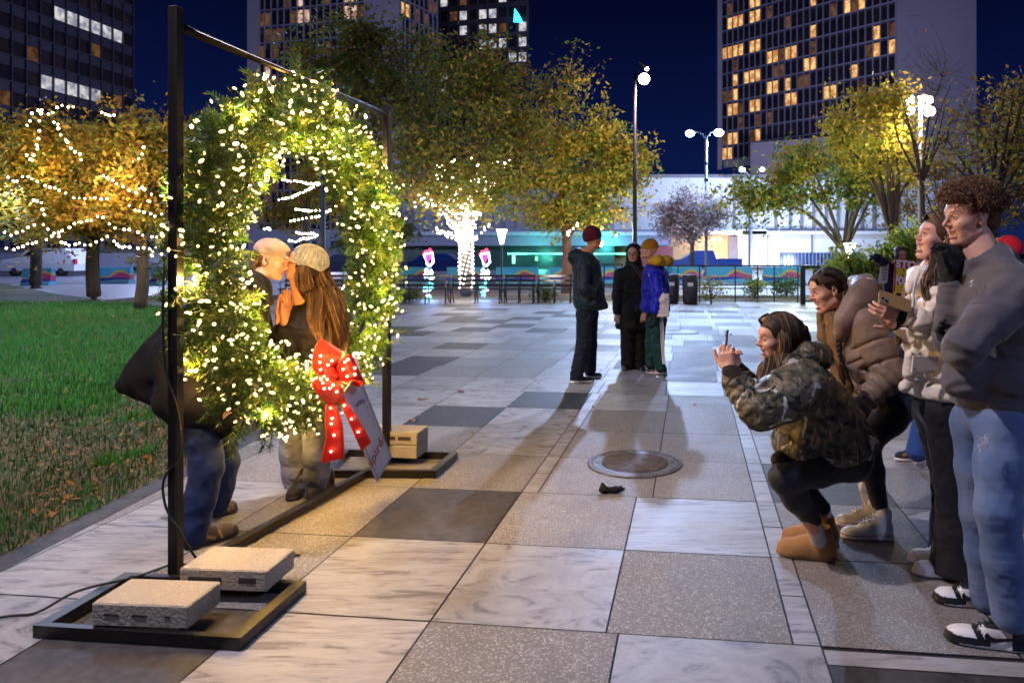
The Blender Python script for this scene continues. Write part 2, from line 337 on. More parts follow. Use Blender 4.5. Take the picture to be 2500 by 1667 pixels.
FIX = {(0, 24): 3, (0, 23): 2, (0, 25): 1, (1, 24): 0, (1, 25): 2, (1, 23): 5, (-1, 24): 1, (-1, 25): 3, (-1, 23): 2, (2, 25): 0, (2, 26): 0, (2, 23): 0, (2, 24): 3, (3, 25): 0, (3, 26): 0, (3, 24): 3, (3, 23): 3, (0, 22): 0, (1, 22): 0, (2, 22): 2, (0, 21): 2, (1, 21): 2, (2, 21): 0,
       (1, 27): 0, (0, 27): 0, (1, 26): 2, (0, 26): 2, (2, 27): 3, (4, 25): 0, (4, 26): 0, (0, 28): 0, (-1, 26): 5, (-1, 27): 5, (-1, 28): 5, (4, 24): 3}
rt = random.Random(3); vs = []; fs = []; mi = []; tone = []; g_ = .004
for row in range(-4, 24):
    sh = rt.uniform(-.12, .12) if row > 5 else 0
    for i, (a, b) in enumerate(cols(row)):
        a += sh; b += sh
        c = W_((a+b)/2, (row+.5)*PH)
        if c.y > 22.6 or c.x < -13 or c.x > 17: continue
        if row == -1 and i in (26, 27, 28):
            sub = [(a, b, row*PH, (row+1)*PH-.125, 5), (a, b, (row+1)*PH-.125, (row+1)*PH-.02, 4)]
        elif i >= 28 and row in (-1,): sub = [(a, b, row*PH, (row+1)*PH-.125, 5)]
        else:
            k = 5 if (row, i) in dk else FIX.get((row, i), None)
            if k is None: k = rt.choices([0, 2, 3, 4, 6], [5, 3, 2, 3, .8])[0]
            if b-a < .2: k = rt.choice([3, 4, 2])
            # some tiles are split in two courses
            sub = [(a, b, row*PH, (row+1)*PH, k)]
            if b-a < .2: sub = [(a, b, row*PH, row*PH+PH/2, rt.choice([3, 4, 2])), (a, b, row*PH+PH/2, row*PH+PH, rt.choice([3, 4, 2]))]
        for a_, b_, v0, v1, k in sub:
            o = len(vs); z = rt.uniform(0, .0015)
            vs += [W_(a_+g_, v0+g_, z), W_(b_-g_, v0+g_, z), W_(b_-g_, v1-g_, z), W_(a_+g_, v1-g_, z)]; fs.append((o, o+1, o+2, o+3)); mi.append(k)
            t = (rt.random(), rt.random(), rt.random(), 1); tone += [t]*4
pv = meshobj('plaza_paving', vs, fs, PV, None, mi); tag(pv, kind='structure')
ca = pv.data.color_attributes.new('tone', 'FLOAT_COLOR', 'CORNER'); ca.data.foreach_set('color', np.array(tone, dtype=np.float32).ravel())
M['joint'] = mat('joint', (.018, .018, .022), .8)
tag(meshobj('ground', [(-14, -1, -.006), (18, -1, -.006), (18, 23, -.006), (-14, 23, -.006)], [(0, 1, 2, 3)], M['joint']), kind='structure')
# ------------------------------------------------------------------ far ground, beds, path, street
def flat(name, poly, z, m, kind='structure'):
    return tag(meshobj(name, [(p[0], p[1], z) for p in poly], [tuple(range(len(poly)))], m), kind=kind)
M['earth'] = mat('earth', (.06, .045, .03), .95, var=(5, (.12, .08, .03)), bump=(30, .6, .02))
M['asphalt'] = mat('asphalt', (.16, .16, .19), .42, var=(2, (.22, .22, .25)), bump=(60, .3, .004))
M['brick_path'] = mat('brick_path', (.20, .12, .12), .5, var=(1.2, (.28, .19, .18)), bump=(50, .3, .004))
M['sidewalk'] = mat('sidewalk', (.42, .42, .46), .45, var=(1.3, (.33, .33, .37)), bump=(30, .2, .003))
flat('terrain', [(-400, -40), (400, -40), (400, 500), (-400, 500)], -.09, M['earth'])
flat('planting_bed', [(-16, 21.7), (20, 21.7), (20, 25.5), (-16, 25.5)], -.012, M['earth'])
flat('brick_path', [(-8, 25.5), (26, 25.5), (26, 33), (-8, 33)], -.03, M['brick_path'])
flat('street', [(-120, 35), (120, 35), (120, 62), (-120, 62)], -.05, M['asphalt'])
flat('sidewalk', [(-60, 19), (-5, 19.4), (-5, 35), (-60, 60)], -.06, M['sidewalk'])
# ------------------------------------------------------------------ lawn
lawn = [(-3.06, 1.6), (-3.0, 4), (-2.93, 7.2), (-4.3, 10.5), (-7.5, 15.2), (-11.8, 19.4), (-20, 26), (-29, 34.5), (-60, 52), (-60, -1), (-3.1, -1)]
m, n, b = newmat('lawn_soil'); L = n.links.new; N = n.nodes.new; M['lawn_soil'] = m
co = N('ShaderNodeTexCoord').outputs['Object']; t = N('ShaderNodeTexNoise'); t.inputs['Scale'].default_value = .9; t.inputs['Detail'].default_value = 6; L(co, t.inputs[0])
r = N('ShaderNodeValToRGB'); r.color_ramp.elements[0].position = .42; r.color_ramp.elements[0].color = (.016, .062, .012, 1); r.color_ramp.elements[1].position = .60; r.color_ramp.elements[1].color = (.13, .095, .05, 1); L(t.outputs[0], r.inputs[0]); L(r.outputs[0], b.inputs['Base Color'])
b.inputs['Roughness'].default_value = .9
lw = flat('lawn', lawn, .002, M['lawn_soil'])
# grass blades: green far, straw coloured and trampled near the kerb
def inpoly(x, y, poly):
    c = False; j = len(poly)-1
    for i in range(len(poly)):
        if (poly[i][1] > y) != (poly[j][1] > y) and x < (poly[j][0]-poly[i][0])*(y-poly[i][1])/(poly[j][1]-poly[i][1])+poly[i][0]: c = not c
        j = i
    return c
rs = np.random.RandomState(5); gv = []; gf = []; gm = []; cnt = 0
while cnt < 75000:
    Y = 2.9*math.exp(rs.uniform(0, 2.0)); X = rs.uniform(-.86*Y-.5, -2.9)
    if not inpoly(X, Y, lawn): continue
    cnt += 1; nz = noise.noise(Vector((X*.8, Y*.8, 0)))+.5*noise.noise(Vector((X*3, Y*3, 4)))
    straw = (7.8-Y)*.7+nz*2.2+ (0.3 if X > -3.6 else 0)
    if nz < -.28 and Y < 6: straw -= 1.5
    m_ = 1 if straw+rs.normal()*.35 > 0 else 0
    if rs.rand() < .12: m_ = 2
    h = (.035+.03*rs.rand())*(1 if m_ != 1 else .75)*(1+.04*Y); w = .0028*(1+.16*Y); a = rs.rand()*6.28; ln = (.3 if m_ != 1 else 1.2)*h*(.3+rs.rand()); d = rs.rand()*6.28
    p = np.array([X, Y, .002]); s_ = np.array([math.cos(a), math.sin(a), 0])*w; tt = np.array([math.cos(d)*ln, math.sin(d)*ln, h if m_ != 1 else h*.35])
    o = len(gv); gv += [p-s_, p+s_, p+s_*.6+tt*.55, p-s_*.6+tt*.55, p+tt*1.0]; gf += [(o, o+1, o+2, o+3), (o+3, o+2, o+4)]; gm += [m_, m_]
M['grass'] = mat('grass', (.045, .27, .05), .6, var=(3, (.08, .28, .04)))
M['straw'] = mat('straw', (.30, .22, .13), .7, var=(6, (.17, .125, .07)))
M['grass2'] = mat('grass_dark', (.02, .12, .03), .6)
tag(meshobj('grass', gv, gf, [M['grass'], M['straw'], M['grass2']], None, gm), kind='stuff')
# kerb: a dark stone edge along the lawn
kb = MB(); e_ = lawn[:6]
for i in range(len(e_)-1):
    p, q = Vector((*e_[i], 0)), Vector((*e_[i+1], 0)); d = (q-p); nrm = Vector((d.y, -d.x, 0)).normalized(); w = .14
    kb.add([p-nrm*.01, p+nrm*w, q+nrm*w, q-nrm*.01, p+Vector((0, 0, .008))-nrm*.01, p+nrm*(w-.01)+Vector((0, 0, .008)), q+nrm*(w-.01)+Vector((0, 0, .008)), q-nrm*.01+Vector((0, 0, .008))],
           [(4, 5, 6, 7), (1, 2, 6, 5), (0, 1, 5, 4), (2, 3, 7, 6), (3, 0, 4, 7)])
M['kerb'] = mat('kerb', (.035, .036, .045), .7, var=(8, (.09, .085, .09)), bump=(40, .4, .004))
tag(kb.build('kerb', M['kerb']), kind='structure')
# fallen leaves
M['leafy'] = mat('fallen_leaf', (.36, .20, .03), .7, var=(3, (.30, .09, .02)))
def leaf_quads(pts, size, rs, tilt=.35):
    V_ = []; F_ = []
    for p in pts:
        a = rs.rand()*6.28; s_ = size*(.6+.8*rs.rand()); u = np.array([math.cos(a), math.sin(a), rs.normal()*tilt])*s_; v = np.array([-math.sin(a), math.cos(a), rs.normal()*tilt])*s_*.55
        o = len(V_); p = np.array(p); V_ += [p-u, p-v, p+u, p+v+np.array([0, 0, s_*.2])]; F_.append((o, o+1, o+2, o+3))
    return V_, F_
rl = np.random.RandomState(11); pts = []
for _ in range(2600):
    Y = rl.uniform(4, 24) if rl.rand() > .45 else rl.uniform(13, 24); X = rl.uniform(-.8*Y, -3.1)
    if inpoly(X, Y, lawn): pts.append((X, Y, .03))
for _ in range(1500): pts.append((rl.uniform(-12, 14), rl.uniform(21.75, 25), .01))
for _ in range(60): Y = rl.uniform(5.5, 20); pts.append((rl.uniform(-.3*Y, .5*Y)-.3, Y, .008))
V_, F_ = leaf_quads(pts, .024, rl); tag(meshobj('fallen_leaves', V_, F_, M['leafy']), kind='stuff')
# a few leaves one can point at on the paving
def leaf_thing(px, py, s, m, lab, a):
    g = G(px, py); mb = MB(); k = 9; top = []
    for i in range(k):
        t = 2*math.pi*i/k; rr_ = s*(1 if i % 2 else .55); top.append(Vector((g.x+math.cos(t+a)*rr_, g.y+math.sin(t+a)*rr_*.8, .008+.010*math.sin(3*t))))
    mb.add([Vector((g.x, g.y, .006))]+top, [(0, 1+i, 1+(i+1) % k) for i in range(k)]); mb.tube([top[0], top[0]+Vector((.03, .01, .006))], .0015, 4)
    tag(mb.build('fallen_leaf', m), lab, 'leaf', 'loose leaves on the paving')
leaf_thing(727, 1355, .030, M['leafy'], 'yellow leaf on the speckled slab just behind the near base frame rail', .3)
leaf_thing(1010, 1027, .055, M['leafy'], 'curled brown leaf beside the stacked concrete blocks', 1.1)
leaf_thing(1126, 957, .05, mat('red_leaf', (.22, .03, .03), .6), 'dark red leaf on the paving left of the dark slabs', 2)
leaf_thing(757, 1243, .03, M['leafy'], 'small orange leaf on paving beside the long ground rail', 2.6)
leaf_thing(1032, 975, .07, M['leafy'], 'long dry leaf on pale blue slabs behind the far post', .1)
# manhole
M['iron'] = mat('cast_iron', (.07, .06, .065), .58, .3, var=(20, (.16, .13, .13)))
c1 = G(1550, 1131); mh = empty('manhole_cover', (c1.x, c1.y, 0)); tag(mh, 'round cast iron manhole cover with a diamond tread in the near paving', 'manhole cover', 'manhole covers')
rm = .343
mb = MB(); mb.lathe(c1, [(rm, .001), (rm, .006), (rm-.03, .008), (rm-.032, .004), (rm-.06, .004)], 48); mb.build('rim', M['iron'], mh, True)
mb = MB(); mb.lathe(c1, [(rm-.036, .004), (rm-.04, .007), (rm-.10, .007), (rm-.105, .004), (0, .004)], 48)
k = 0; q = .034
for i in range(-9, 10):
    for j in range(-18, 19):
        x, y = i*q*.95+(q*.47 if j % 2 else 0), j*q*.42
        if x*x+y*y < (rm-.115)**2: mb.add([c1+Vector((x-q*.36, y, .0075)), c1+Vector((x, y-q*.13, .0075)), c1+Vector((x+q*.36, y, .0075)), c1+Vector((x, y+q*.13, .0075)), c1+Vector((x-q*.42, y, .004)), c1+Vector((x, y-q*.2, .004)), c1+Vector((x+q*.42, y, .004)), c1+Vector((x, y+q*.2, .004))], [(0, 1, 2, 3), (4, 5, 1, 0), (5, 6, 2, 1), (6, 7, 3, 2), (7, 4, 0, 3)])
mb.build('lid', M['iron'], mh)
mb = MB()
for s_ in (-1, 1): mb.lathe(c1+Vector((s_*(rm-.075), 0, .0078)), [(.014, -.001), (.014, .0006), (0, .0007)], 10)
mb.build('pick_hole', M['rubber'], mh)
c2 = G(1660, 811); mb = MB(); mb.lathe(c2, [(.36, .001), (.36, .008), (.33, .009), (.325, .005), (0, .006)], 40)
tag(mb.build('manhole_cover', mat('dull_iron', (.05, .05, .06), .5, .4), None, True), 'dull round manhole cover far back right of the three friends', 'manhole cover', 'manhole covers')
# crumpled black glove on the paving
g = G(1494, 1203); pr = [ell(g+Vector((-.045, 0, .02)), (.04, .03, .02)), ell(g+Vector((.02, .0, .02)), (.045, .025, .02)), cap(g+Vector((.03, -.01, .025)), g+Vector((.075, .01, .022)), .012, .009), cap(g+Vector((.02, .02, .02)), g+Vector((.06, .03, .03)), .011, .008), cap(g+Vector((-.05, 0, .02)), g+Vector((-.06, .01, .05)), .02, .014)]
tag(sdf_obj('glove', pr, .004, mat('black_fleece', (.008, .008, .01), .95, bump=(90, .6, .003)), None, fold=(.006, .03)), 'crumpled black glove lying on the paving below the manhole cover', 'glove')
# ------------------------------------------------------------------ photo frame: posts, top rail, base frames, ground rail
N0 = G(429, 1419); N1 = Vector((-1.566, 5.115, 0)); FD = (N1-N0).normalized(); FN = Vector((FD.y, -FD.x, 0)); ang = math.atan2(FD.y, FD.x)-math.pi/2
N0.z = 0; TOP = 2.63
fr = empty('wreath_stand', tuple((N0+N1)/2)); tag(fr, 'tall black steel stand of two square posts and a top rail carrying the big wreath', 'stand')
MBK = M['black_metal']
for p, nm in ((N0, 'near'), (N1, 'far')):
    mb = MB(); mb.bbox(p+Vector((0, 0, (TOP if nm == 'near' else 2.545)/2+.02)), (.050, .050, TOP if nm == 'near' else 2.545), ang, 0, .006); mb.build('post', MBK, fr)
mb = MB(); mb.tube([N0+Vector((0, 0, 2.565)), N1+Vector((0, 0, 2.50))], .024, 14); mb.build('top_rail', MBK, fr, True)
mb = MB()
a, b_ = G(560+35, 1352), G(905, 1150); a = N0+FD*.26+FN*.02; b_ = N1-FD*.1
mb.bbox((a+b_)/2+Vector((0, 0, .028)), (.05, (b_-a).length, .045), ang, 0, .005); mb.build('ground_rail', MBK, fr)
def base(pts, nm):
    mb = MB(); n_ = len(pts); z = .03; w = .028; c = sum(pts, Vector((0, 0, 0)))/n_
    inn = [c+(p-c)*(1-.062/((p-c).length)*.95) for p in pts]
    lo = [p.copy() for p in pts]+inn; vs_ = [Vector((p.x, p.y, .003)) for p in lo]+[Vector((p.x, p.y, .052)) for p in lo]
    fs_ = []
    for i in range(n_):
        j = (i+1) % n_; fs_ += [(i, j, j+2*n_, i+2*n_), (j+n_, i+n_, i+3*n_, j+3*n_), (i+2*n_, j+2*n_, j+3*n_, i+3*n_), (j, i, i+n_, j+n_)]
    mb.add(vs_, fs_); mb.build('base_frame', MBK, fr)
def Gz(x, y, z): Y = F*(H-z)/(y-HY); return Vector(((x-CX)/F*Y, Y, 0))
base([Gz(80, 1527, .05), Gz(587, 1558, .05), Gz(748, 1418, .05), Gz(305, 1397, .05)], 'near')
base([Gz(790, 1149, .05), Gz(1065, 1150, .05), Gz(1118, 1103, .05), Gz(840, 1096, .05)], 'far')
# cable ties and clips on the near post
mb = MB()
for z in (1.47, 1.50): mb.tube([N0+FN*.04+FD*.05+Vector((0, 0, z)), N0+FN*.05+FD*.11+Vector((0, 0, z+.005)), N0+FD*.16+Vector((0, 0, z))], .003, 5)
mb.build('cable_tie', M['rubber'], fr)
# power cable winding down the near post and off over the ground
pts = [N0+Vector((-.032, -.035, 1.46)), N0+Vector((-.035, -.04, 1.2)), N0+Vector((-.02, -.042, .98)), N0+Vector((.032, -.042, .80)), N0+Vector((.036, -.03, .6)), N0+Vector((-.036, -.03, .48)), N0+Vector((-.02, -.042, .36)), N0+Vector((.04, -.04, .25)), N0+Vector((.10, .0, .10)), N0+Vector((.085, .12, .012)),
       N0+Vector((-.1, .16, .01)), G(330, 1440)+Vector((0, 0, .06)), G(190, 1470)+Vector((0, 0, .05)), G(90, 1500)+Vector((0, 0, .01)), G(0, 1512)+Vector((0, 0, .01)), G(-300, 1570)+Vector((0, 0, .01))]
def smooth_path(pts, k=6):
    pts = [Vector(p) for p in pts]; out = []
    for i in range(len(pts)-1):
        p0, p1, p2, p3 = pts[max(i-1, 0)], pts[i], pts[i+1], pts[min(i+2, len(pts)-1)]
        for j in range(k):
            t = j/k; out.append(.5*((2*p1)+(p2-p0)*t+(2*p0-5*p1+4*p2-p3)*t*t+(3*p1-p0-3*p2+p3)*t**3))
    return out+[pts[-1]]
mb = MB(); mb.tube(smooth_path(pts), .0055, 6); tag(mb.build('power_cable', M['rubber'], None, True), 'black power cable winding down the near post and across the paving', 'cable')
# ------------------------------------------------------------------ concrete blocks
def block(cx_, cy_, z, rz, lab, slots, L_=.395, D_=.20, Hh=.092, holes=None):
    o = empty('concrete_block', (cx_, cy_, z), rz); tag(o, lab, 'concrete block', 'concrete blocks weighing down the stand')
    mb = MB(); mb.bbox((0, 0, Hh/2), (L_, D_, Hh), 0, 0, .006); bl = mb.build('body', M['concrete_block'], o, world=False) if False else meshobj('body', mb.v, mb.f, M['concrete_block'], None); bl.parent = o
    mb = MB()
    for x, w, h in slots: mb.box((x, -D_/2-.0006, Hh*.52), (w, .003, h))
    if slots: c = meshobj('core_slot', mb.v, mb.f, M['block_hole']); c.parent = o
    return o
b1 = Gz(342, 1500, .05); e1 = Gz(455, 1531, .05)-Gz(222, 1530, .05); rz1 = math.atan2(e1.y, e1.x)
fl = Gz(221, 1529, .053); fr_ = Gz(457, 1538, .053); d_ = (fr_-fl).normalized(); pd = Vector((-d_.y, d_.x, 0))
c_ = fl+d_*.198+pd*.11; block(c_.x, c_.y, .053, math.atan2(d_.y, d_.x), 'pale concrete block at the front of the near base, three narrow slots in its face', [(-.115, .06, .008), (.0, .06, .008), (.115, .026, .007)], D_=.215)
c_ = c_+pd*.33+d_*.14; block(c_.x, c_.y, .053, math.atan2(d_.y, d_.x), 'pale concrete block behind the near post, orange light band across its top', [(-.08, .15, .020), (.11, .075, .022)], D_=.24)
pb = Gz(960, 1123, .053)
q1, q2 = Gz(952, 1120, .053), Gz(1014, 1122.5, .053); dd = (q2-q1).normalized(); pd2 = Vector((-dd.y, dd.x, 0)); q0 = q2-dd*.395
cc = q0+dd*.1975+pd2*.13
block(cc.x, cc.y, .053, math.atan2(dd.y, dd.x), 'lower concrete block of the stack beside the far post', [], D_=.22)
block(cc.x, cc.y+.004, .1462, math.atan2(dd.y, dd.x)+.01, 'upper concrete block of the stack beside the far post, with oblong cores', [(.0, .075, .026), (.105, .095, .026)], D_=.222)
# ------------------------------------------------------------------ wreath
WC = N0+FD*.925+Vector((0, 0, 1.50)); WR = .765; UPZ = Vector((0, 0, 1))
wr = empty('wreath', tuple(WC)); tag(wr, 'giant lit evergreen wreath hanging in the black steel stand', 'wreath')
def ring(a, rad=WR): return WC+(FD*math.cos(a)+UPZ*math.sin(a)*1.06)*rad
rw = random.Random(21); needles = MB(); stems = MB(); tips = []
def sprig(p, d, ln, nn=56, nl=.040):
    a, b, d = frame_from(d); bend = Vector((rw.uniform(-1, 1), rw.uniform(-1, 1), rw.uniform(-1, .6)))*ln*.25
    q = [p, p+d*ln*.5+bend*.25, p+d*ln+bend]; stems.tube(q, [.0035, .0028, .0015], 4, cap=False)
    shade = rw.choice((0, 0, 0, 1, 2))
    for i in range(nn):
        t = (i+rw.random())/nn; c = q[0].lerp(q[1], t*2) if t < .5 else q[1].lerp(q[2], t*2-1)
        th = rw.random()*6.283; o = (a*math.cos(th)+b*math.sin(th)); dr = (o*.95+d*(.35+.5*t)+Vector((0, 0, rw.uniform(-.15, .1)))).normalized(); l_ = nl*(.75+.5*rw.random())*(1-.25*t)
        s_ = dr.cross(Vector((rw.random()-.5, rw.random()-.5, rw.random()-.5))).normalized()*.0022
        needles.add([c-s_, c+s_, c+dr*l_+s_*.35, c+dr*l_-s_*.35], [(0, 1, 2, 3)], shade)
    return q[2]
NS = 2300
for i in range(NS):
    a = rw.random()*2*math.pi; c = ring(a); rad = (FD*math.cos(a)+UPZ*math.sin(a)); th = rw.random()*2*math.pi
    out = (rad*math.cos(th)*1.05+FN*math.sin(th)*.9).normalized(); tang = (-FD*math.sin(a)+UPZ*math.cos(a))
    r0 = rw.uniform(.02, .145); d = (out*1.0+tang*rw.uniform(-.9, .9)).normalized(); ln = rw.uniform(.06, .115) if rw.random() < .95 else rw.uniform(.13, .19)
    tip = sprig(c+out*r0, d, ln); tips.append((tip, a, out))
# long stray sprigs seen in the outline
for a, rr_ in ((2.05, .97), (1.45, 1.0), (1.62, 1.03), (2.5, .96), (2.75, .95), (3.5, .97), (3.95, .98), (4.15, 1.02), (4.4, .97), (.1, .55), (-.35, .53), (.2, .56)):
    c = ring(a, rr_*.93 if rr_ > .6 else .62); rad = (FD*math.cos(a)+UPZ*math.sin(a)); s_ = 1 if rr_ > .6 else -1
    for k in range(3): sprig(c+Vector((rw.uniform(-.03, .03), rw.uniform(-.03, .03), rw.uniform(-.03, .03))), rad*s_*1.0+UPZ*rw.uniform(-.5, .2)+FN*rw.uniform(-.3, .3), .16, 46, .05)
M['needle'] = mat('needle', (.048, .125, .010), .38, spec=.5); M['needle2'] = mat('needle_light', (.11, .17, .012), .4); M['needle3'] = mat('needle_dark', (.012, .065, .018), .4)
M['twig'] = mat('twig', (.06, .045, .02), .7)
needles.build('needles', [M['needle'], M['needle2'], M['needle3']], wr); stems.build('twigs', M['twig'], wr)
mb = MB(); mb.tube([ring(2*math.pi*i/40) for i in range(41)], .012, 6, cap=False); mb.build('wire_ring', M['dark_metal'], wr)
M['bulb'] = emit('warm_bulb', (1, .70, .26), 6, nee=False); M['bulb_hot'] = emit('hot_bulb', (1, .74, .38), 22, nee=False)
# bulbs
def bulbmesh(name, r, m):
    mb = MB(); mb.lathe((0, 0, 0), [(r*.5, -r*1.6), (r*.85, -r*.8), (r, 0), (r*.7, r*1.1), (r*.2, r*1.7), (0, r*1.8)], 8); me = bpy.data.meshes.new(name)
    me.from_pydata(mb.v, [], mb.f); me.materials.append(m); me.polygons.foreach_set('use_smooth', [True]*len(me.polygons)); return me
bm1, bm2 = bulbmesh('bulb', .0064, M['bulb']), bulbmesh('bulb', .0085, M['bulb_hot'])
spots = []
for i in range(900):
    a = rw.random()*2*math.pi; rad = (FD*math.cos(a)+UPZ*math.sin(a)); th = rw.uniform(-.35, math.pi+.35) if rw.random() < .8 else rw.random()*6.28
    out = (rad*math.cos(th)*1.05+FN*math.sin(th)*.95); c = ring(a)+out*rw.uniform(.12, .24)+Vector((rw.uniform(-.02, .02),)*3); spots.append((c, out))
rest = MB()
for i, (c, out) in enumerate(spots):
    q = Vector((rw.uniform(-1, 1), rw.uniform(-1, 1), rw.uniform(-1, 1))).normalized()
    if i < 100:
        o = bpy.data.objects.new('bulb', bm2 if i % 3 == 0 else bm1); SC.collection.objects.link(o); o.parent = wr; o.location = c-WC; o.rotation_euler = q.to_track_quat('Z', 'Y').to_euler()
    else:
        r_ = .0064 if i % 4 else .0088; rest.lathe(c, [(r_*.5, -r_*1.6), (r_, 0), (r_*.7, r_*1.1), (0, r_*1.8)], 6, 0, q)
r_ = rest.build('bulb', M['bulb'], wr, True); r_['kind'] = 'stuff'
wir = MB(); ks = sorted(spots, key=lambda s: math.atan2((s[0]-WC).z, (s[0]-WC).dot(FD)))
for i in range(0, len(ks)-1):
    p, q = ks[i][0], ks[i+1][0]
    if (p-q).length < .35: wir.tube([p, (p+q)/2+Vector((0, 0, -.01))-ks[i][1]*.03, q], .0016, 4, cap=False)
wir.build('light_wire', mat('green_wire', (.01, .03, .012), .5), wr)
WARM = (1, .56, .13)
for i in range(26):
    a = 2*math.pi*(i+.5)/26; rad = (FD*math.cos(a)+UPZ*math.sin(a)); s_ = (1, .35, 1, -.6)[i % 4]
    o = light('wreath_bulb_light', ring(a)+FN*.22*s_+rad*.13*(1 if i % 2 else -1), 12.5, WARM, .02)
# ------------------------------------------------------------------ red bow
M['bow'] = mat('red_glitter', (.40, .003, .006), .30, .35, var=(240, (.70, .02, .01), .12), bump=(320, 1, .004))
M['bow_bulb'] = emit('bow_bulb', (1, .62, .30), 30, nee=False)
bw = empty('bow', tuple(P(815, 930, 4.10))); tag(bw, 'red glitter bow with small lights tied to the lower right of the wreath', 'bow')
M['bow_edge'] = mat('bow_edge', (.55, .06, .03), .4)
def ribbon(name, L0, L1, thick=.006, n=14):
    """surface between two curves, given a thickness and a rolled wire edge"""
    A = smooth_path([P(*p) for p in L0], n); B = smooth_path([P(*p) for p in L1], n); A = [A[int(i*(len(A)-1)/39)] for i in range(40)]; B = [B[int(i*(len(B)-1)/39)] for i in range(40)]
    mb = MB(); vs = []; nn_ = 8
    for p, q in zip(A, B):
        for j in range(nn_): vs.append(p.lerp(q, j/(nn_-1)))
    m_ = len(vs); nrm = []
    for i in range(40):
        for j in range(nn_):
            du = vs[min(i+1, 39)*nn_+j]-vs[max(i-1, 0)*nn_+j]; dv = vs[i*nn_+min(j+1, nn_-1)]-vs[i*nn_+max(j-1, 0)]; c = du.cross(dv); nrm.append(c.normalized() if c.length > 1e-9 else Vector((0, -1, 0)))
    vv = [v+w*thick/2 for v, w in zip(vs, nrm)]+[v-w*thick/2 for v, w in zip(vs, nrm)]; ff = []
    for i in range(39):
        for j in range(nn_-1):
            a = i*nn_+j; ff += [(a, a+1, a+nn_+1, a+nn_), (m_+a+nn_, m_+a+nn_+1, m_+a+1, m_+a)]
        for j in (0, nn_-1):
            a = i*nn_+j; ff.append((a, a+nn_, m_+a+nn_, m_+a) if j == 0 else (m_+a, m_+a+nn_, a+nn_, a))
    mb.add(vv, ff); mb.tube(A, .004, 6, 1); mb.tube(B, .004, 6, 1)
    o = mb.build(name, [M['bow'], M['bow_edge']], bw, True); return A, B
def bulbs_on(A, B, ts, name='bulb'):
    for t, w in ts:
        i = int(t*39); c = A[i].lerp(B[i], w)+Vector((0, -.012, 0)); mb = MB(); mb.ball(c, .0062, 8); mb.build('bow_light', M['bow_bulb'], bw, True)
D1 = 4.00
# upper left loop: from the knot out to the pointed top and back
A, B = ribbon('loop', [(800, 921, D1), (768, 905, D1-.03), (764, 868, D1-.02), (779, 832, D1), (790, 835, D1+.12), (800, 900, D1+.1)], [(818, 898, D1), (826, 880, D1-.05), (832, 868, D1-.05), (835, 860, D1), (836, 862, D1+.12), (822, 895, D1+.1)])
bulbs_on(A, B, [(.10, .3), (.2, .25), (.3, .75), (.32, .3), (.05, .6), (.42, .3), (.22, .6)])
# right loop
A, B = ribbon('loop', [(812, 932, D1), (838, 930, D1-.05), (866, 928, D1-.08), (889, 931, D1-.04), (880, 942, D1+.08), (850, 938, D1+.1), (824, 936, D1+.1)], [(818, 898, D1), (832, 880, D1-.05), (846, 868, D1-.08), (861, 867, D1-.05), (872, 880, D1+.08), (850, 890, D1+.12), (825, 905, D1+.1)])
bulbs_on(A, B, [(.1, .5), (.22, .55), (.3, .8), (.36, .85), (.4, .25), (.44, .5), (.27, .2)])
# lower left loop
A, B = ribbon('loop', [(796, 910, D1-.02), (780, 922, D1-.08), (763, 934, D1-.09), (768, 950, D1-.08), (790, 978, D1-.02), (802, 985, D1+.04), (800, 940, D1+.08)], [(812, 922, D1-.02), (822, 932, D1-.1), (836, 948, D1-.12), (838, 962, D1-.1), (832, 975, D1-.04), (822, 984, D1+.04), (812, 940, D1+.08)])
bulbs_on(A, B, [(.12, .2), (.16, .5), (.3, .35), (.3, .75), (.45, .4), (.47, .8), (.2, .15), (.4, .6)])
# knot
mb = MB(); pr = [ell(P(808, 912, D1-.03), (.032, .03, .04)), cap(P(800, 900, D1-.02), P(818, 920, D1-.04), .022, .022)]
kn = sdf_obj('knot', pr, .004, M['bow'], bw, fold=(.004, .03)); kn['label'] = 'pleated red knot'
# tails
A, B = ribbon('tail', [(797, 985, D1-.01), (795, 1030, D1-.03), (796, 1070, D1-.03), (785, 1130, D1-.02)], [(818, 985, D1-.01), (834, 1030, D1-.03), (838, 1070, D1-.03), (840, 1118, D1-.02)])
bulbs_on(A, B, [(.12, .5), (.3, .5), (.38, .4), (.62, .5), (.85, .4)])
A, B = ribbon('tail', [(828, 975, D1-.04), (846, 1015, D1-.06), (866, 1060, D1-.05), (884, 1100, D1-.03)], [(838, 968, D1-.04), (862, 1005, D1-.06), (884, 1040, D1-.05), (905, 1080, D1-.03)])
bulbs_on(A, B, [(.2, .5), (.45, .5), (.7, .5)])
# ------------------------------------------------------------------ hanging tag card
M['card'] = mat('card', (.78, .76, .80), .35)
c0 = P(937, 1145, 4.42); ax = Vector((FD.x*.35, FD.y*.35, -.56)).normalized(); sx_ = ax.cross(FN).normalized();
if sx_.z < 0: sx_ = -sx_
nrm = sx_.cross(ax).normalized()
if nrm.dot(FN) < 0: nrm = -nrm
Lc, Wc = .70, .20
hc = empty('gift_tag', tuple(c0)); tag(hc, 'long white gift tag card hanging from the red bow over the stand', 'tag')
cor = lambda a, b, z=0: c0-ax*a+sx_*b+nrm*z
mb = MB(); mb.prism([cor(0, -Wc/2), cor(0, Wc/2), cor(Lc, Wc/2), cor(Lc, -Wc/2)], .006); 
cd = mb.build('card', M['card'], hc)
M['ink_blue'] = mat('ink_blue', (.07, .08, .30), .5); M['ink_orange'] = mat('ink_orange', (.62, .14, .05), .5); M['ink_grey'] = mat('ink_grey', (.25, .25, .32), .5)
mb = MB(); off = .0085
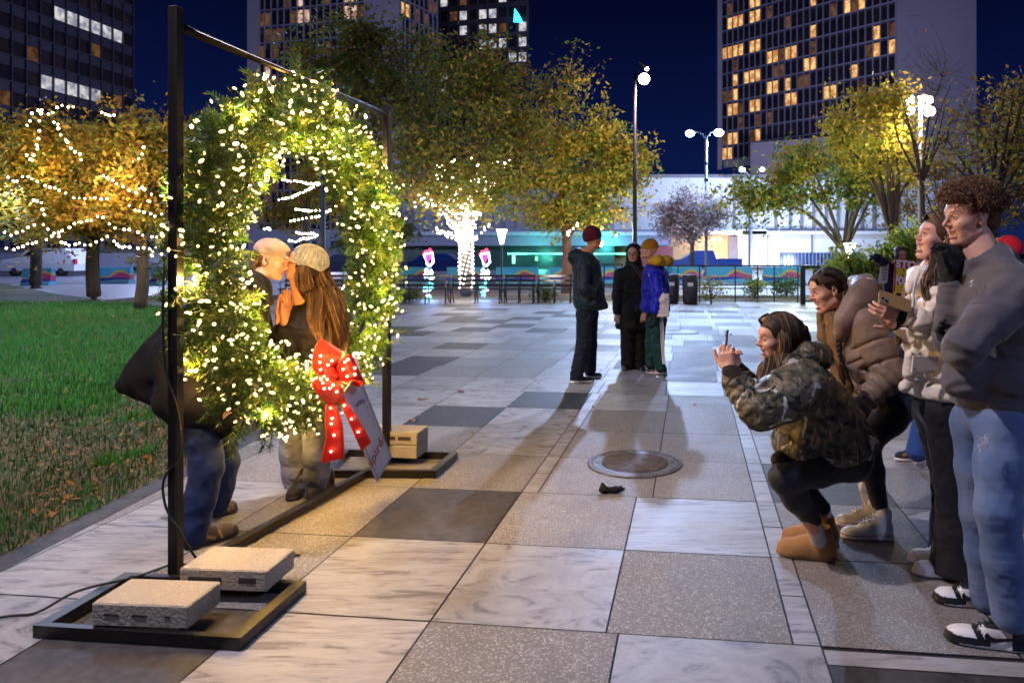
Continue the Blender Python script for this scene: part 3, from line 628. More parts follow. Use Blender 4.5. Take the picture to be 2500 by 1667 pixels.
def strip(p, q, w, mbx, z=off):
    d = (q-p).normalized(); s_ = d.cross(nrm).normalized()*w; mbx.prism([p-s_, p+s_, q+s_, q-s_], .0006)
for a1, b1_, a2, b2 in ((.014, -Wc/2+.014, .014, Wc/2-.014), (.014, -Wc/2+.014, Lc, -Wc/2+.014), (.014, Wc/2-.014, Lc, Wc/2-.014)): strip(cor(a1, b1_, off), cor(a2, b2, off), .0016, mb)
mb.build('border_line', M['ink_blue'], cd)
def text_obj(name, s, size, loc, xdir, ydir, m, parent=None, extr=.0004, bold=0.0, align='CENTER'):
    cu = bpy.data.curves.new(name, 'FONT'); cu.body = s; cu.size = size; cu.extrude = extr; cu.offset = bold; cu.align_x = align; cu.align_y = 'CENTER'; cu.resolution_u = 3
    o = bpy.data.objects.new(name, cu); SC.collection.objects.link(o); dg = bpy.context.evaluated_depsgraph_get(); me = bpy.data.meshes.new_from_object(o.evaluated_get(dg)); bpy.data.objects.remove(o)
    x = Vector(xdir).normalized(); z = x.cross(Vector(ydir)).normalized(); y = z.cross(x)
    T = Matrix((x, y, z)).transposed().to_4x4(); T.translation = Vector(loc); me.transform(T); me.materials.clear(); me.materials.append(m); o = bpy.data.objects.new(name, me); link(o, parent)
    if parent is not None: o.matrix_parent_inverse = pinv(parent)
    return o
ro = lambda x, a: (Matrix.Rotation(a, 3, nrm) @ x)
text_obj('lettering', 'spire', .095, cor(.165, -.018, off), ro(sx_, R(8)), ro(-ax, R(8)), M['ink_orange'], cd, bold=.0012)
mb = MB()
for k, (u0, sgn) in enumerate(((.062, 1), (.080, -1))):
    pth = [cor(.195+.028*math.sin(t)*1.0-.006*k*4, u0+sgn*(-.016*math.cos(t)), off) for t in [(-1.25+2.5*i/10) for i in range(11)]]
    mb.tube(pth, [.0012+.0028*math.sin(math.pi*i/10) for i in range(11)], 5)
mb.build('emblem', M['ink_orange'], cd)
for i, ch in enumerate('RFEST'):
    t = (i-1.2)*.23; text_obj('lettering', ch, .034, cor(.545-.05*(t*t)-.02*t, .005+t*.075, off), ro(sx_, -t*.7), ro(-ax, -t*.7), M['ink_blue'], cd, bold=.0008)
mb = MB(); strip(cor(.455, .045, off), cor(.452, .075, off), .0012, mb); strip(cor(.468, .055, off), cor(.468, .066, off), .003, mb)
mb.tube([cor(.36+.055*math.cos(t), .012+.055*math.sin(t), off) for t in [.3+2.2*i/12 for i in range(13)]], .0010, 4); mb.build('small_print', M['ink_grey'], cd)
mb = MB(); mb.tube([cor(Lc-.01, 0, .01), P(815, 925, 4.1)], .002, 5); mb.build('cord', M['white'], hc)
# ------------------------------------------------------------------ towers
M['glass_dark'] = mat('tower_glass', (.018, .018, .03), .18, .1, var=(.35, (.05, .035, .035), .12))
M['mullion'] = mat('mullion', (.36, .36, .46), .6); M['mullion_dark'] = mat('mullion_dark', (.06, .06, .09), .6)
M['tower_wall'] = mat('tower_wall', (.50, .48, .54), .8, var=(.08, (.42, .40, .46), .2))
def litmat(name, c1, c2, s, sc=.9):
    m = bpy.data.materials.new(name); m.use_nodes = True; n = m.node_tree; n.nodes.clear(); N = n.nodes.new; L = n.links.new
    o = N('ShaderNodeOutputMaterial'); e_ = N('ShaderNodeEmission'); t = N('ShaderNodeTexNoise'); t.inputs['Scale'].default_value = sc; t.inputs['Detail'].default_value = 2
    L(N('ShaderNodeTexCoord').outputs['Object'], t.inputs[0]); r = N('ShaderNodeValToRGB'); r.color_ramp.elements[0].position = .38; r.color_ramp.elements[0].color = (*c1, 1); r.color_ramp.elements[1].position = .62; r.color_ramp.elements[1].color = (*c2, 1)
    L(t.outputs[0], r.inputs[0]); L(r.outputs[0], e_.inputs[0]); e_.inputs[1].default_value = s; L(e_.outputs[0], o.inputs[0]); m.cycles.emission_sampling = 'NONE'; return m
M['lit_warm'] = litmat('lit_room', (.55, .20, .05), (1.0, .62, .22), 1.15); M['lit_dim'] = litmat('dim_curtain', (.05, .022, .012), (.14, .065, .03), 1.0); M['lit_pink'] = litmat('pink_room', (.35, .18, .12), (.95, .66, .50), .95); M['lit_cool'] = litmat('cool_room', (.25, .26, .34), (.75, .72, .75), 1.0)
def facade(par, p0, p1, z0, z1, fh, cw, phase, wallm, litpx, dimfrac=.15, seed=1, mul=.16, glass=None, litm='lit_warm', rowbar=.35):
    """window wall between ground points p0 and p1; litpx = photo pixels whose windows are lit"""
    p0, p1 = Vector(p0), Vector(p1); d = (p1-p0); Wd = d.length; d.normalize(); nr = Vector((d.y, -d.x, 0))
    if nr.dot(-p0) < 0: nr = -nr
    nc = max(1, round(Wd/cw)); cw = Wd/nc; mb = MB(); g = [p0+Vector((0, 0, z0)), p1+Vector((0, 0, z0)), p1+Vector((0, 0, z1)), p0+Vector((0, 0, z1))]
    mb.add([q-nr*.25 for q in g], [(0, 1, 2, 3)]); mb.build('glass_wall', glass or M['glass_dark'], par)
    mb = MB(); zs = []; z = phase
    while z > z0: z -= fh
    z += fh
    while z < z1: zs.append(z); z += fh
    rz = math.atan2(d.y, d.x)
    for i in range(nc+1): mb.box(p0+d*cw*i+Vector((0, 0, (z0+z1)/2))-nr*.05, (mul, .3, z1-z0), rz)
    for z in zs: mb.box((p0+p1)/2+Vector((0, 0, z))-nr*.06, (Wd, .26, mul*1.2), rz)
    mb.build('mullion_grid', wallm, par)
    mb = MB()
    for z in zs: mb.box((p0+p1)/2+Vector((0, 0, z-mul*.6-rowbar/2))-nr*.2, (Wd, .04, rowbar), rz)
    mb.build('spandrel', M['mullion_dark'], par)
    rr = random.Random(seed); done = set()
    def win(i, k, m, name='window'):
        if (i, k) in done or i < 0 or i >= nc: return
        done.add((i, k)); a = p0+d*(cw*i+mul*.5); b = p0+d*(cw*(i+1)-mul*.5); za, zb = k, k+fh-rowbar-mul
        mbw.append((a-nr*.21, b-nr*.21, za+mul*.6, zb, m))
    mbw = []
    for px, py in litpx:
        v = Vector(((px-CX)/F, 1, -(py-HY)/F)); t = (p0-Vector((0, 0, 0))).dot(nr)/v.dot(nr); q = v*t; i = int(((q-p0).dot(d))/cw); zz = H+v.z*t; ks = [z for z in zs if z <= zz]
        if ks: win(i, ks[-1], litm)
    nlit = len(mbw)
    for i in range(nc):
        for z in zs:
            if rr.random() < dimfrac: win(i, z, 'lit_dim')
    cnt = 0; rest = MB()
    for a, b, za, zb, m in mbw:
        mbx = MB() if m != 'lit_dim' and cnt < 100 else rest; cnt += m != 'lit_dim'
        mbx.add([Vector((a.x, a.y, za)), Vector((b.x, b.y, za)), Vector((b.x, b.y, zb)), Vector((a.x, a.y, zb))], [(0, 1, 2, 3)])
        if mbx is not rest: mbx.build('window', M[m], par)
    if rest.v: o = rest.build('window', M['lit_dim'], par); o['kind'] = 'stuff'
def rng(x0, x1, y, n=None): n = n or max(1, int((x1-x0)/9)); return [(x0+(x1-x0)*(i+.5)/n, y+(x1-x0)*(i+.5)/n*-.2) for i in range(n)]
c2s = lambda L_, s=2.94, ox=1700, oy=0: [(ox+x/s, oy+y/s) for x, y in L_]
# hotel tower on the right
tw = empty('hotel_tower', (40, 130, 0)); tag(tw, 'tall hotel tower on the right with yellow lit rooms and a blank pale end wall', 'tower')
pr_, pl_ = (50.5, 125, 0), (24.6, 152.5, 0)
lit = []
for (x0, x1, y0, y1, rows) in [(390, 455, 60, 30, 1), (365, 460, 165, 120, 1), (235, 330, 210, 180, 1), (192, 335, 430, 385, 1), (370, 450, 375, 340, 1), (495, 590, 450, 415, 1), (630, 715, 400, 375, 1), (805, 830, 235, 225, 1), (780, 870, 480, 455, 1), (1105, 1140, 520, 510, 1),
        (355, 460, 590, 555, 1), (250, 290, 625, 612, 1), (275, 300, 720, 715, 1), (520, 585, 660, 640, 1), (650, 700, 630, 610, 1), (625, 720, 750, 720, 1), (920, 1020, 690, 650, 1), (230, 320, 840, 810, 1), (365, 455, 800, 775, 1), (205, 300, 1050, 1030, 1), (205, 265, 1150, 1140, 1), (1080, 1190, 40, 10, 1), (1275, 1300, 215, 205, 1), (1275, 1300, 365, 355, 1), (1385, 1415, 330, 345, 1), (810, 830, 10, 8, 1), (435, 455, 1000, 1000, 1)]:
    n_ = max(1, round((x1-x0)/(36+20*(x0-190)/1240))); lit += c2s([(x0+(x1-x0)*(i+.5)/n_, y0+(y1-y0)*(i+.5)/n_) for i in range(n_)])
facade(tw, pl_, pr_, 20, 84, 3.04, 1.40, 39.2, M['mullion'], lit, .12, 4, .17)
mb = MB(); e1 = Vector((50.5, 125, 0)); e2 = Vector((64.8, 125.5, 0)); mb.prism([Vector((e1.x, e1.y, 0)), Vector((e2.x, e2.y, 0)), Vector((e2.x, e2.y, 84)), Vector((e1.x, e1.y, 84))], -12); mb.build('end_wall', M['tower_wall'], tw)
mb = MB(); mb.box((24.1, 152.6, 52), (.9, .9, 66)); mb.box((37.5, 139, 20), (36, .8, 1.4), math.atan2(27.5, -25.9)); mb.build('corner_pier', M['tower_wall'], tw)
mb = MB(); mb.prism([Vector((27.8, 138, 0)), Vector((46, 128, 0)), Vector((46, 128, 22.5)), Vector((27.8, 138, 22.5))], -10); mb.build('annexe', M['tower_wall'], tw)
# apartment tower behind the trees, left of centre
tl = empty('apartment_tower', (-60, 130, 0)); tag(tl, 'grid fronted apartment tower with a pale corner pier behind the big trees', 'tower')
X_ = lambda px, Y: (px-CX)/F*Y
lit = c2s([(480, 120), (470, 25), (500, 115), (760, 15), (800, 15), (830, 15), (760, 105), (800, 105), (250, 450), (290, 450), (250, 545), (290, 545), (820, 310), (800, 240)], 2.613, 550)
facade(tl, (X_(630, 133), 133, 0), (X_(889, 128), 128, 0), 0, 62, 3.03, 1.35, 43.2, M['mullion'], lit, .22, 8, .16, litm='lit_pink')
mb = MB(); mb.box((X_(616, 132), 133, 31), (1.9, 2, 62)); mb.build('corner_pier', M['tower_wall'], tl)
mb = MB(); mb.prism([Vector((X_(889, 128), 128, 0)), Vector((X_(975, 126), 126, 0)), Vector((X_(975, 126), 126, 62)), Vector((X_(889, 128), 128, 62))], -8); mb.build('blank_wall', M['tower_wall'], tl)
facade(tl, (X_(977, 126), 126, 0), (X_(1068, 136), 136, 0), 0, 62, 3.03, 1.35, 43.2, M['mullion'], c2s([(1120, 50), (1140, 60), (1155, 75), (1165, 95)], 2.613, 550), .25, 3, .16)
# dark block with scattered lights
tm = empty('office_tower', (-20, 150, 0)); tag(tm, 'dark brown tower with scattered white lights and a cyan lit sign behind the central tree', 'tower')
M['brown_wall'] = mat('brown_wall', (.07, .05, .07), .8)
lit = c2s([(1517, 130), (1690, 80), (1660, 95), (1660, 145), (1695, 140), (1750, 15), (1375, 15), (1375, 35), (1380, 500), (1380, 560), (1345, 535), (1705, 310), (1745, 310), (1910, 250), (1900, 185), (1910, 365), (1640, 230), (1520, 200), (1730, 70), (1860, 310)], 2.613, 550)
facade(tm, (X_(1072, 150), 150, 0), (X_(1288, 146), 146, 0), 0, 70, 3.1, 2.2, 40, M['brown_wall'], lit, .10, 12, .5, litm='lit_cool')
a = P(1265, 42, 144); mb = MB(); mb.prism([a+Vector((-.9, 0, -1.1)), a+Vector((1.0, 0, -1.1)), a+Vector((.3, 0, .3)), a+Vector((-.7, 0, 1.7))], .2); mb.build('rooftop_sign', emit('cyan_sign', (.05, .75, 1), 3, False), tm)
# dark glass tower far left
tg = empty('glass_tower', (-75, 95, 0)); tag(tg, 'dark glass office tower at the far left with a few white lit offices', 'tower')
lit = [(150, 4), (158, 7), (165, 10), (175, 45), (182, 50), (190, 52), (197, 55), (210, 62), (220, 68), (240, 75), (248, 78), (257, 83), (270, 85), (277, 88), (112, 208), (120, 212), (128, 210), (147, 213), (156, 215), (180, 222), (190, 226), (200, 230), (213, 233), (224, 238), (232, 240)]
facade(tg, (X_(326, 112), 112, 0), (-78, 78, 0), 0, 60, 3.3, 2.0, 30, M['mullion_dark'], lit, .03, 5, .14, litm='lit_cool', rowbar=1.2)
# ------------------------------------------------------------------ podium building across the street
M['podium'] = mat('podium_render', (.70, .70, .74), .8, var=(.3, (.62, .62, .66), .2)); M['podium_dark'] = mat('podium_grey', (.20, .19, .24), .8); M['tan'] = mat('tan_wall', (.62, .42, .22), .8, var=(.6, (.52, .34, .18)))
M['strip_glass'] = mat('strip_glass', (.02, .04, .12), .15, .2, var=(1.5, (.05, .12, .30)))
po = empty('podium_building', (10, 75, 0)); tag(po, 'low white floodlit building across the street with a blue window strip and a tan wall', 'building')
YP = 75
def rect(par, name, x0, x1, y0, y1, Y, m, depth=1.0, proud=0):
    a, b = P(x0, y0, Y-proud), P(x1, y1, Y-proud); mb = MB(); mb.box(((a.x+b.x)/2, Y-proud+depth/2, (a.z+b.z)/2), (abs(b.x-a.x), depth, abs(a.z-b.z))); return mb.build(name, m, par)
rect(po, 'upper_storey', 1500, 2420, 432, 566, YP, M['podium'], 10)
rect(po, 'ground_wall', 1810, 2420, 566, 652, YP, M['podium'], 8, .3)
rect(po, 'ledge', 1500, 2420, 564, 572, YP, M['podium'], 1.2, 1.2)
rect(po, 'roof_edge', 1490, 2430, 426, 433, YP, M['podium_dark'], 2, .5)
rect(po, 'tan_wall', 1500, 1782, 575, 652, YP, M['tan'], 8, .2)
rect(po, 'doorway', 1779, 1801, 577, 652, YP, M['podium_dark'], .6, .5)
rect(po, 'pilaster', 1803, 1872, 560, 652, YP, M['podium'], 2, 1.2)
rect(po, 'entrance_roof', 1772, 1812, 563, 573, YP, M['podium'], 3, 3)
rect(po, 'window_strip', 1905, 2052, 617, 651, YP, M['strip_glass'], .3, .45)
rect(po, 'window_strip', 2062, 2110, 617, 651, YP, M['strip_glass'], .3, .45)
for x in range(1912, 2050, 9): rect(po, 'mullion', x, x+1.2, 617, 651, YP, M['mullion'], .2, .6)
for x in (1793, 1895, 1930, 1958, 1987, 2018, 2047, 2076, 2105, 2134, 2163, 2192): rect(po, 'fin', x-3, x+3, 432, 557, YP, M['podium_dark'], .4, .25)
for x in range(1875, 2200, 30): rect(po, 'vent', x, x+25, 558, 563, YP, M['podium_dark'], .3, .25)
rect(po, 'downpipe', 1828, 1832, 470, 652, YP, M['mullion_dark'], .2, 1.5)
rect(po, 'downpipe', 1982, 1983.5, 573, 617, YP, M['mullion_dark'], .2, .6)
for x, y in ((1742, 583), (1758, 585), (1675, 579)):
    mb = MB(); mb.ball(P(x, y, YP-1.4), .16, 8); mb.build('wall_light', emit('wall_light', (1, .62, .30), 18, False), po, True)
light('wall_light_glow', P(1750, 590, YP-2.5), 420, (1, .62, .3), .2)
f_ = light('flood', P(1838, 640, 68), 2600, (.72, .80, 1), .4, 'SPOT', spot=R(120)); aim(f_, P(1838, 500, 76))
f_ = light('flood', P(2040, 645, 66), 2600, (.72, .80, 1), .4, 'SPOT', spot=R(130)); aim(f_, P(2040, 540, 76))
f_ = light('flood', P(1700, 645, 64), 1300, (.60, .66, 1), .4, 'SPOT', spot=R(130)); aim(f_, P(1680, 500, 76))
# grey retail building left of it with the teal lit bar
rb = empty('bar_building', (-8, 70, 0)); tag(rb, 'grey low building with a long teal lit bar front behind the middle trees', 'building')
rect(rb, 'upper_wall', 930, 1500, 452, 560, 72, mat('grey_cladding', (.30, .29, .38), .8), 8)
for x in range(950, 1500, 28): rect(rb, 'fin', x-2, x+2, 470, 555, 72, M['podium_dark'], .4, .25)
rect(rb, 'fascia', 930, 1640, 560, 600, 70, mat('fascia', (.26, .24, .34), .7), 6)
rect(rb, 'canopy_edge', 930, 1640, 566, 575, 69.6, mat('canopy_edge', (.45, .44, .56), .6), 1)
rect(rb, 'shop_front', 930, 1500, 600, 655, 71.5, mat('shop_front', (.02, .06, .06), .3), .5)
M['teal'] = emit('teal_tube', (.10, 1, .62), 7, False)
for x0, x1 in ((1240, 1256), (1259, 1375), (1448, 1527), (1567, 1574)):
    mb = MB(); mb.tube([P(x0, 619.5, 68.8), P(x1, 619.5, 68.8)], .095, 8); mb.build('light_tube', M['teal'], rb, True)
light('teal_glow', P(1320, 626, 68), 500, (.08, 1, .75), .5); light('teal_glow', P(1480, 600, 68.6), 700, (.08, .85, .9), .5)
for x, s_ in ((1254, .9), (1310, .5), (1420, .6), (1432, .5), (1378, .4), (1345, .3)):
    a = P(x, 634+rnd.uniform(-4, 4), 70); mb = MB(); mb.box(a, (.3, .2, 1.0*s_)); mb.build('bar_bottle_light', emit('bar_light', (.3, 1, .8), 2.2*s_, False), rb)
mb = MB(); a = P(1600, 626, 69.5); mb.box(a, (3.4, .3, 1.9)); mb.build('red_kiosk', mat('red_kiosk', (.22, .03, .04), .5), rb)
# long low block behind the left trees
lb = empty('terrace_building', (-60, 75, 0)); tag(lb, 'long pale building low behind the orange trees on the left', 'building')
rect(lb, 'wall', -500, 930, 560, 655, 78, mat('pale_wall', (.40, .40, .48), .8), 6)
for x in range(-480, 900, 46): rect(lb, 'window', x, x+26, 588, 606, 78, M['strip_glass'], .3, .2)
rect(lb, 'low_wall', -500, 560, 618, 652, 60, mat('street_wall', (.45, .46, .56), .7), .4)
# ------------------------------------------------------------------ painted barriers along the street
def barrier_mat():
    m, n, b = newmat('painted_barrier'); N = n.nodes.new; L = n.links.new
    co = N('ShaderNodeTexCoord').outputs['Object']; sp = N('ShaderNodeSeparateXYZ'); L(co, sp.inputs[0])
    def ridge(fr, ph, amp, base_, nf):
        a = N('ShaderNodeMath'); a.operation = 'MULTIPLY_ADD'; L(sp.outputs[0], a.inputs[0]); a.inputs[1].default_value = fr; a.inputs[2].default_value = ph
        s_ = N('ShaderNodeMath'); s_.operation = 'SINE'; L(a.outputs[0], s_.inputs[0])
        a2 = N('ShaderNodeMath'); a2.operation = 'MULTIPLY'; L(sp.outputs[0], a2.inputs[0]); a2.inputs[1].default_value = fr*nf; s2 = N('ShaderNodeMath'); s2.operation = 'SINE'; L(a2.outputs[0], s2.inputs[0])
        ad = N('ShaderNodeMath'); ad.operation = 'MULTIPLY_ADD'; L(s2.outputs[0], ad.inputs[0]); ad.inputs[1].default_value = .5; L(s_.outputs[0], ad.inputs[2])
        h = N('ShaderNodeMath'); h.operation = 'MULTIPLY_ADD'; L(ad.outputs[0], h.inputs[0]); h.inputs[1].default_value = amp; h.inputs[2].default_value = base_
        c = N('ShaderNodeMath'); c.operation = 'LESS_THAN'; L(sp.outputs[2], c.inputs[0]); L(h.outputs[0], c.inputs[1]); return c.outputs[0]
    col = (.10, .55, .80)
    prev = None
    for (fr, ph, amp, bs, nf, c) in ((2.4, .5, .16, .46, 2.3, (.90, .62, .12)), (2.4, .2, .14, .37, 2.3, (.80, .10, .28)), (1.9, 2.4, .07, .24, 1.7, (.04, .10, .55)), (1.3, 1.0, .05, .12, 2.1, (.25, .65, .85))):
        mx = N('ShaderNodeMix'); mx.data_type = 'RGBA'; L(ridge(fr, ph, amp, bs, nf), mx.inputs[0])
        if prev is None: mx.inputs[6].default_value = (*col, 1)
        else: L(prev, mx.inputs[6])
        mx.inputs[7].default_value = (*c, 1); prev = mx.outputs[2]
    L(prev, b.inputs['Base Color']); b.inputs['Roughness'].default_value = .5; return m
M['barrier'] = barrier_mat(); proto = None; grp = 'mural painted concrete barriers along the street'
M['barrier_teal'] = mat('barrier_plain', (.08, .45, .60), .5)
wh = ['left of the first trunk', 'between the second and third orange tree trunks', 'right of the third orange tree trunk', 'seen beside the left lit lantern figure', 'seen between the two lit lantern figures', 'right of the torch shaped path lamp', 'behind the reddish lit trunk', 'behind the dark hooded friend', 'behind the friend in blue', 'behind the two bins', 'right of the tall street lamp', 'behind the fence near the gate', 'behind the gate sign']
xs = [(60, 130, 34), (240, 322, 36), (372, 398, 34), (985, 1050, 36), (1092, 1180, 36), (1212, 1315, 36), (1343, 1375, 36), (1450, 1500, 36), (1506, 1640, 37), (1628, 1712, 37), (1726, 1835, 37), (1864, 1960, 37), (1990, 2075, 37)]
for i, (x0, x1, Y) in enumerate(xs):
    a, b = P(x0, 655, Y), P(x1, 655, Y); w = b.x-a.x; mb = MB(); h = .80
    prf = [(-.28, 0), (-.28, .08), (-.16, .28), (-.10, h), (.10, h), (.16, .28), (.28, .08), (.28, 0)]
    vs_ = [(-w/2, y, z) for y, z in prf]+[(w/2, y, z) for y, z in prf]; k = 8
    o = meshobj('painted_barrier', vs_, [tuple(range(k)), tuple(range(2*k-1, k-1, -1))]+[(j, k+j, k+(j+1) % k, (j+1) % k) for j in range(k)], M['barrier'])
    o.location = ((a.x+b.x)/2, Y, -.05); tag(o, 'barrier painted with pink and yellow hills, '+wh[i], 'barrier', grp)
light('barrier_glow', (-1, 30, 2.5), 420, (.25, .65, 1), .3); light('barrier_glow', (9, 31, 3.5), 700, (.35, .70, 1), .3); light('barrier_glow', (-24, 29, 4), 900, (.45, .6, 1), .3)
# ------------------------------------------------------------------ street furniture
M['pole'] = mat('lamp_pole', (.035, .035, .045), .5, .5); M['pole_grey'] = mat('grey_pole', (.22, .24, .32), .5, .5)
M['lamp_pink'] = emit('lamp_pink', (1, .86, .90), 40, False); M['lamp_blue'] = emit('lamp_blue', (.45, .68, 1), 30, False); M['lamp_white'] = emit('lamp_white', (1, .95, .98), 9, False)
def pole_(par, x, yb, yt, Y, r0, r1, m):
    b = G(x, HY+F*H/Y); t = P(x, yt, Y); mb = MB(); mb.lathe((b.x, Y, 0), [(r0*2, 0), (r0*2, .12), (r0*1.25, .2), (r0, .5), (r1, t.z)], 14); mb.build('pole', m, par, True); return t
def flood_head(par, c, d, r=.17, m='lamp_pink'):
    mb = MB(); a, b, dd = frame_from(d); mb.lathe(c, [(.02, -.30), (r*.7, -.26), (r, -.02), (r*1.04, .02), (r*.98, .03)], 14, 0, d); mb.build('lamp_head', M['pole'], par, True)
    mb = MB(); mb.ball(Vector(c)+Vector(d).normalized()*.06, r*.92, 14, 0, (1, 1, 1)); mb.build('lamp_glass', M[m], par, True)
l1 = empty('plaza_lamp', (X_(1550, 24), 24, 0)); tag(l1, 'very bright floodlight on a tall dark pole rising behind the hooded friend', 'lamp', 'lamps on the plaza')
t = pole_(l1, 1550, 0, 175, 24, .085, .05, M['pole']); flood_head(l1, P(1571, 192, 23.9), (.25, -.8, -.45), .20); flood_head(l1, P(1576, 165, 24.1), (.5, .2, -.5), .07)
mb = MB(); mb.tube([t+Vector((0, 0, -.1)), P(1565, 183, 24)], .03, 6); mb.tube([t+Vector((0, 0, -.02)), P(1574, 168, 24)], .025, 6); mb.build('bracket', M['pole'], l1)
def gull(x, y_c, Y, arms, lab, col='lamp_blue', cat='street lamp'):
    o = empty('street_lamp', (X_(x, Y), Y, 0)); tag(o, lab, cat, 'double armed street lamps'); t = pole_(o, x, 0, y_c, Y, .11, .08, M['pole_grey'])
    for ax_, ay, s_ in arms:
        e_ = P(ax_, ay, Y); mb = MB(); mb.tube(smooth_path([t+Vector((0, 0, -.3)), t.lerp(e_, .4)+Vector((0, 0, .12)), e_]), .05, 6); mb.build('arm', M['pole_grey'], o, True)
        mb = MB(); mb.ball(e_+Vector((0, 0, .05)), .30*s_, 10, 0, (1.25, .6, .42)); mb.build('lamp_head', M['pole_grey'], o, True)
        mb = MB(); mb.ball(e_+Vector((0, -.10, -.05)), .27*s_, 12, 0, (1.05, .7, .8)); mb.build('lamp_glass', M[col], o, True)
    return o
g1 = gull(1724, 330, 45, [(1684, 325, 1), (1754, 323, 1.1)], 'grey street lamp with two blue white heads left of the hotel tower')
for y, h in ((400, .2), (440, .2), (480, .25)):
    mb = MB(); a = P(1724, y, 45); mb.lathe(a, [(.12, -h/2), (.13, -h/2+.03), (.13, h/2-.03), (.12, h/2)], 12); mb.build('pole_band', M['pole'], g1)
gull(1835, 437, 70, [(1811, 413, 1.1), (1860, 413, .9)], 'blue white street lamp with raised arms in front of the annexe wall')
gull(2214, 300, 60, [(2196, 278, .9), (2222, 262, .9)], 'distant white street lamp among yellow leaves left of the four headed lamp', 'lamp_pink')
l4 = empty('plaza_lamp', (X_(2247, 22), 22, 0)); tag(l4, 'four headed floodlight pole rising between yellow tree and bare tree on the right', 'lamp', 'lamps on the plaza')
t = pole_(l4, 2247, 0, 236, 22, .09, .06, M['pole_grey'])
for x, y, r_ in ((2222, 246, .13), (2222, 268, .14), (2267, 243, .12), (2266, 270, .18)):
    c = P(x, y, 22); flood_head(l4, c, (.3*(1 if x > 2247 else -1), -.7, -.5), r_); mb = MB(); mb.tube([t+Vector((0, 0, -.25)), c], .022, 6); mb.build('bracket', M['pole_grey'], l4)
def torch(x, yt, Y, lab, w=1):
    o = empty('path_lamp', (X_(x, Y), Y, 0)); tag(o, lab, 'path lamp', 'torch shaped path lamps'); a = P(x, yt, Y); hh = 36/F*Y*w
    mb = MB(); mb.lathe((a.x, Y, 0), [(.07, 0), (.07, .1), (.04, .14), (.035, a.z-hh)], 10); mb.build('pole', M['pole'], o, True)
    mb = MB(); mb.lathe((a.x, Y, a.z-hh), [(.06, 0), (.09, hh*.2), (.17, hh*.85), (.21, hh*.95), (.20, hh), (0, hh*1.02)], 14); mb.build('lamp_shade', M['lamp_white'], o, True)
torch(1225, 560, 27, 'white torch shaped path lamp left of the reddish lit tree trunk'); torch(2075, 594, 24, 'white torch shaped path lamp beside the yellow green tree on the right')
o = empty('lamp_post', (X_(788, 17), 17, 0)); tag(o, 'dark lamp post with a small sign plate seen through the wreath', 'lamp post'); pole_(o, 788, 0, 400, 17, .07, .06, M['pole'])
a = P(780, 590, 16.9); mb = MB(); mb.bbox(a, (.17, .02, .24)); mb.build('sign_plate', mat('plate', (.03, .035, .06), .5), o)
mb = MB()
for k in range(4): mb.box(a+Vector((0, -.012, .07-.045*k)), (.11-.02*(k % 2), .004, .012))
mb.build('sign_lines', mat('plate_text', (.25, .25, .30), .5), o)
# bins
M['bin'] = mat('bin_metal', (.10, .085, .10), .42, .7, var=(6, (.07, .06, .07)))
for x, yb, lab in ((1685, 742, 'grey metal litter bin standing clear on the right'), (1640, 740, 'grey metal litter bin half hidden behind the friend in blue')):
    g = G(x, yb); o = empty('litter_bin', (g.x, g.y, 0)); tag(o, lab, 'bin', 'litter bins by the fence')
    mb = MB(); mb.lathe((g.x, g.y, 0), [(.20, 0), (.20, .03), (.215, .05), (.235, .78), (.24, .80)], 20); mb.build('body', M['bin'], o, True)
    mb = MB(); mb.lathe((g.x, g.y, .80), [(.24, 0), (.25, .01), (.25, .04), (.23, .06), (.10, .07), (.09, .05), (0, .05)], 20); mb.build('lid', M['bin'], o, True)
    mb = MB(); mb.box((g.x-.02, g.y-.232, .58), (.16, .012, .10)); mb.build('notice', M['white'], o)
    mb = MB(); mb.box((g.x-.02, g.y-.236, .70), (.20, .012, .05)); mb.build('opening', M['rubber'], o)
# fence
def fence(x0, x1, Y, top, rails, posts, lab, mesh=False, thick=.03, Y1=None, gtag='fence'):
    Y1 = Y1 or Y; o = empty(gtag, (X_((x0+x1)/2, Y), Y, 0)); tag(o, lab, gtag)
    A, B = Vector((X_(x0, Y), Y, 0)), Vector((X_(x1, Y1), Y1, 0)); d = (B-A).normalized(); rz = math.atan2(d.y, d.x)
    for z, w in rails: mb = MB(); mb.bbox((A+B)/2+Vector((0, 0, z)), ((B-A).length, w, w), rz, 0, .006); mb.build('rail', M['pole'], o)
    for x in posts:
        t = (x-x0)/(x1-x0); q = A.lerp(B, t); mb = MB(); mb.bbox(q+Vector((0, 0, top/2)), (thick, thick, top), rz, 0, .004); mb.build('post', M['pole'], o)
    if mesh:
        mb = MB(); n_ = int((B-A).length/.09); z0, z1 = rails[-1][0], top-.03
        for i in range(n_):
            for s_ in (-1, 1):
                q = A+d*(.09*i+.04); e_ = q+d*(s_*(z1-z0)*.55)
                if (e_-A).dot(d) < 0 or (e_-A).dot(d) > (B-A).length: continue
                mb.tube([q+Vector((0, 0, z0)), e_+Vector((0, 0, z1))], .0035, 3, cap=False)
        mb.build('wire_mesh', M['pole'], o)
    return o
fence(1640, 1952, 21.6, 1.11, [(1.10, .045), (.42, .03), (.15, .03)], [1655, 1708, 1795, 1850, 1890, 1948], 'black railing with wire mesh behind the bins', True, .035)
fence(1402, 1520, 21.9, 1.16, [(1.14, .04), (.75, .03), (.45, .03)], [1404, 1440, 1475, 1519], 'short black railing between the standing man and the hooded friend', False, .04)
fence(2100, 2540, 20.6, 1.12, [(1.10, .05), (.2, .03)], [2200, 2300, 2400, 2500], 'black railing behind the crowd on the right', True, .04)
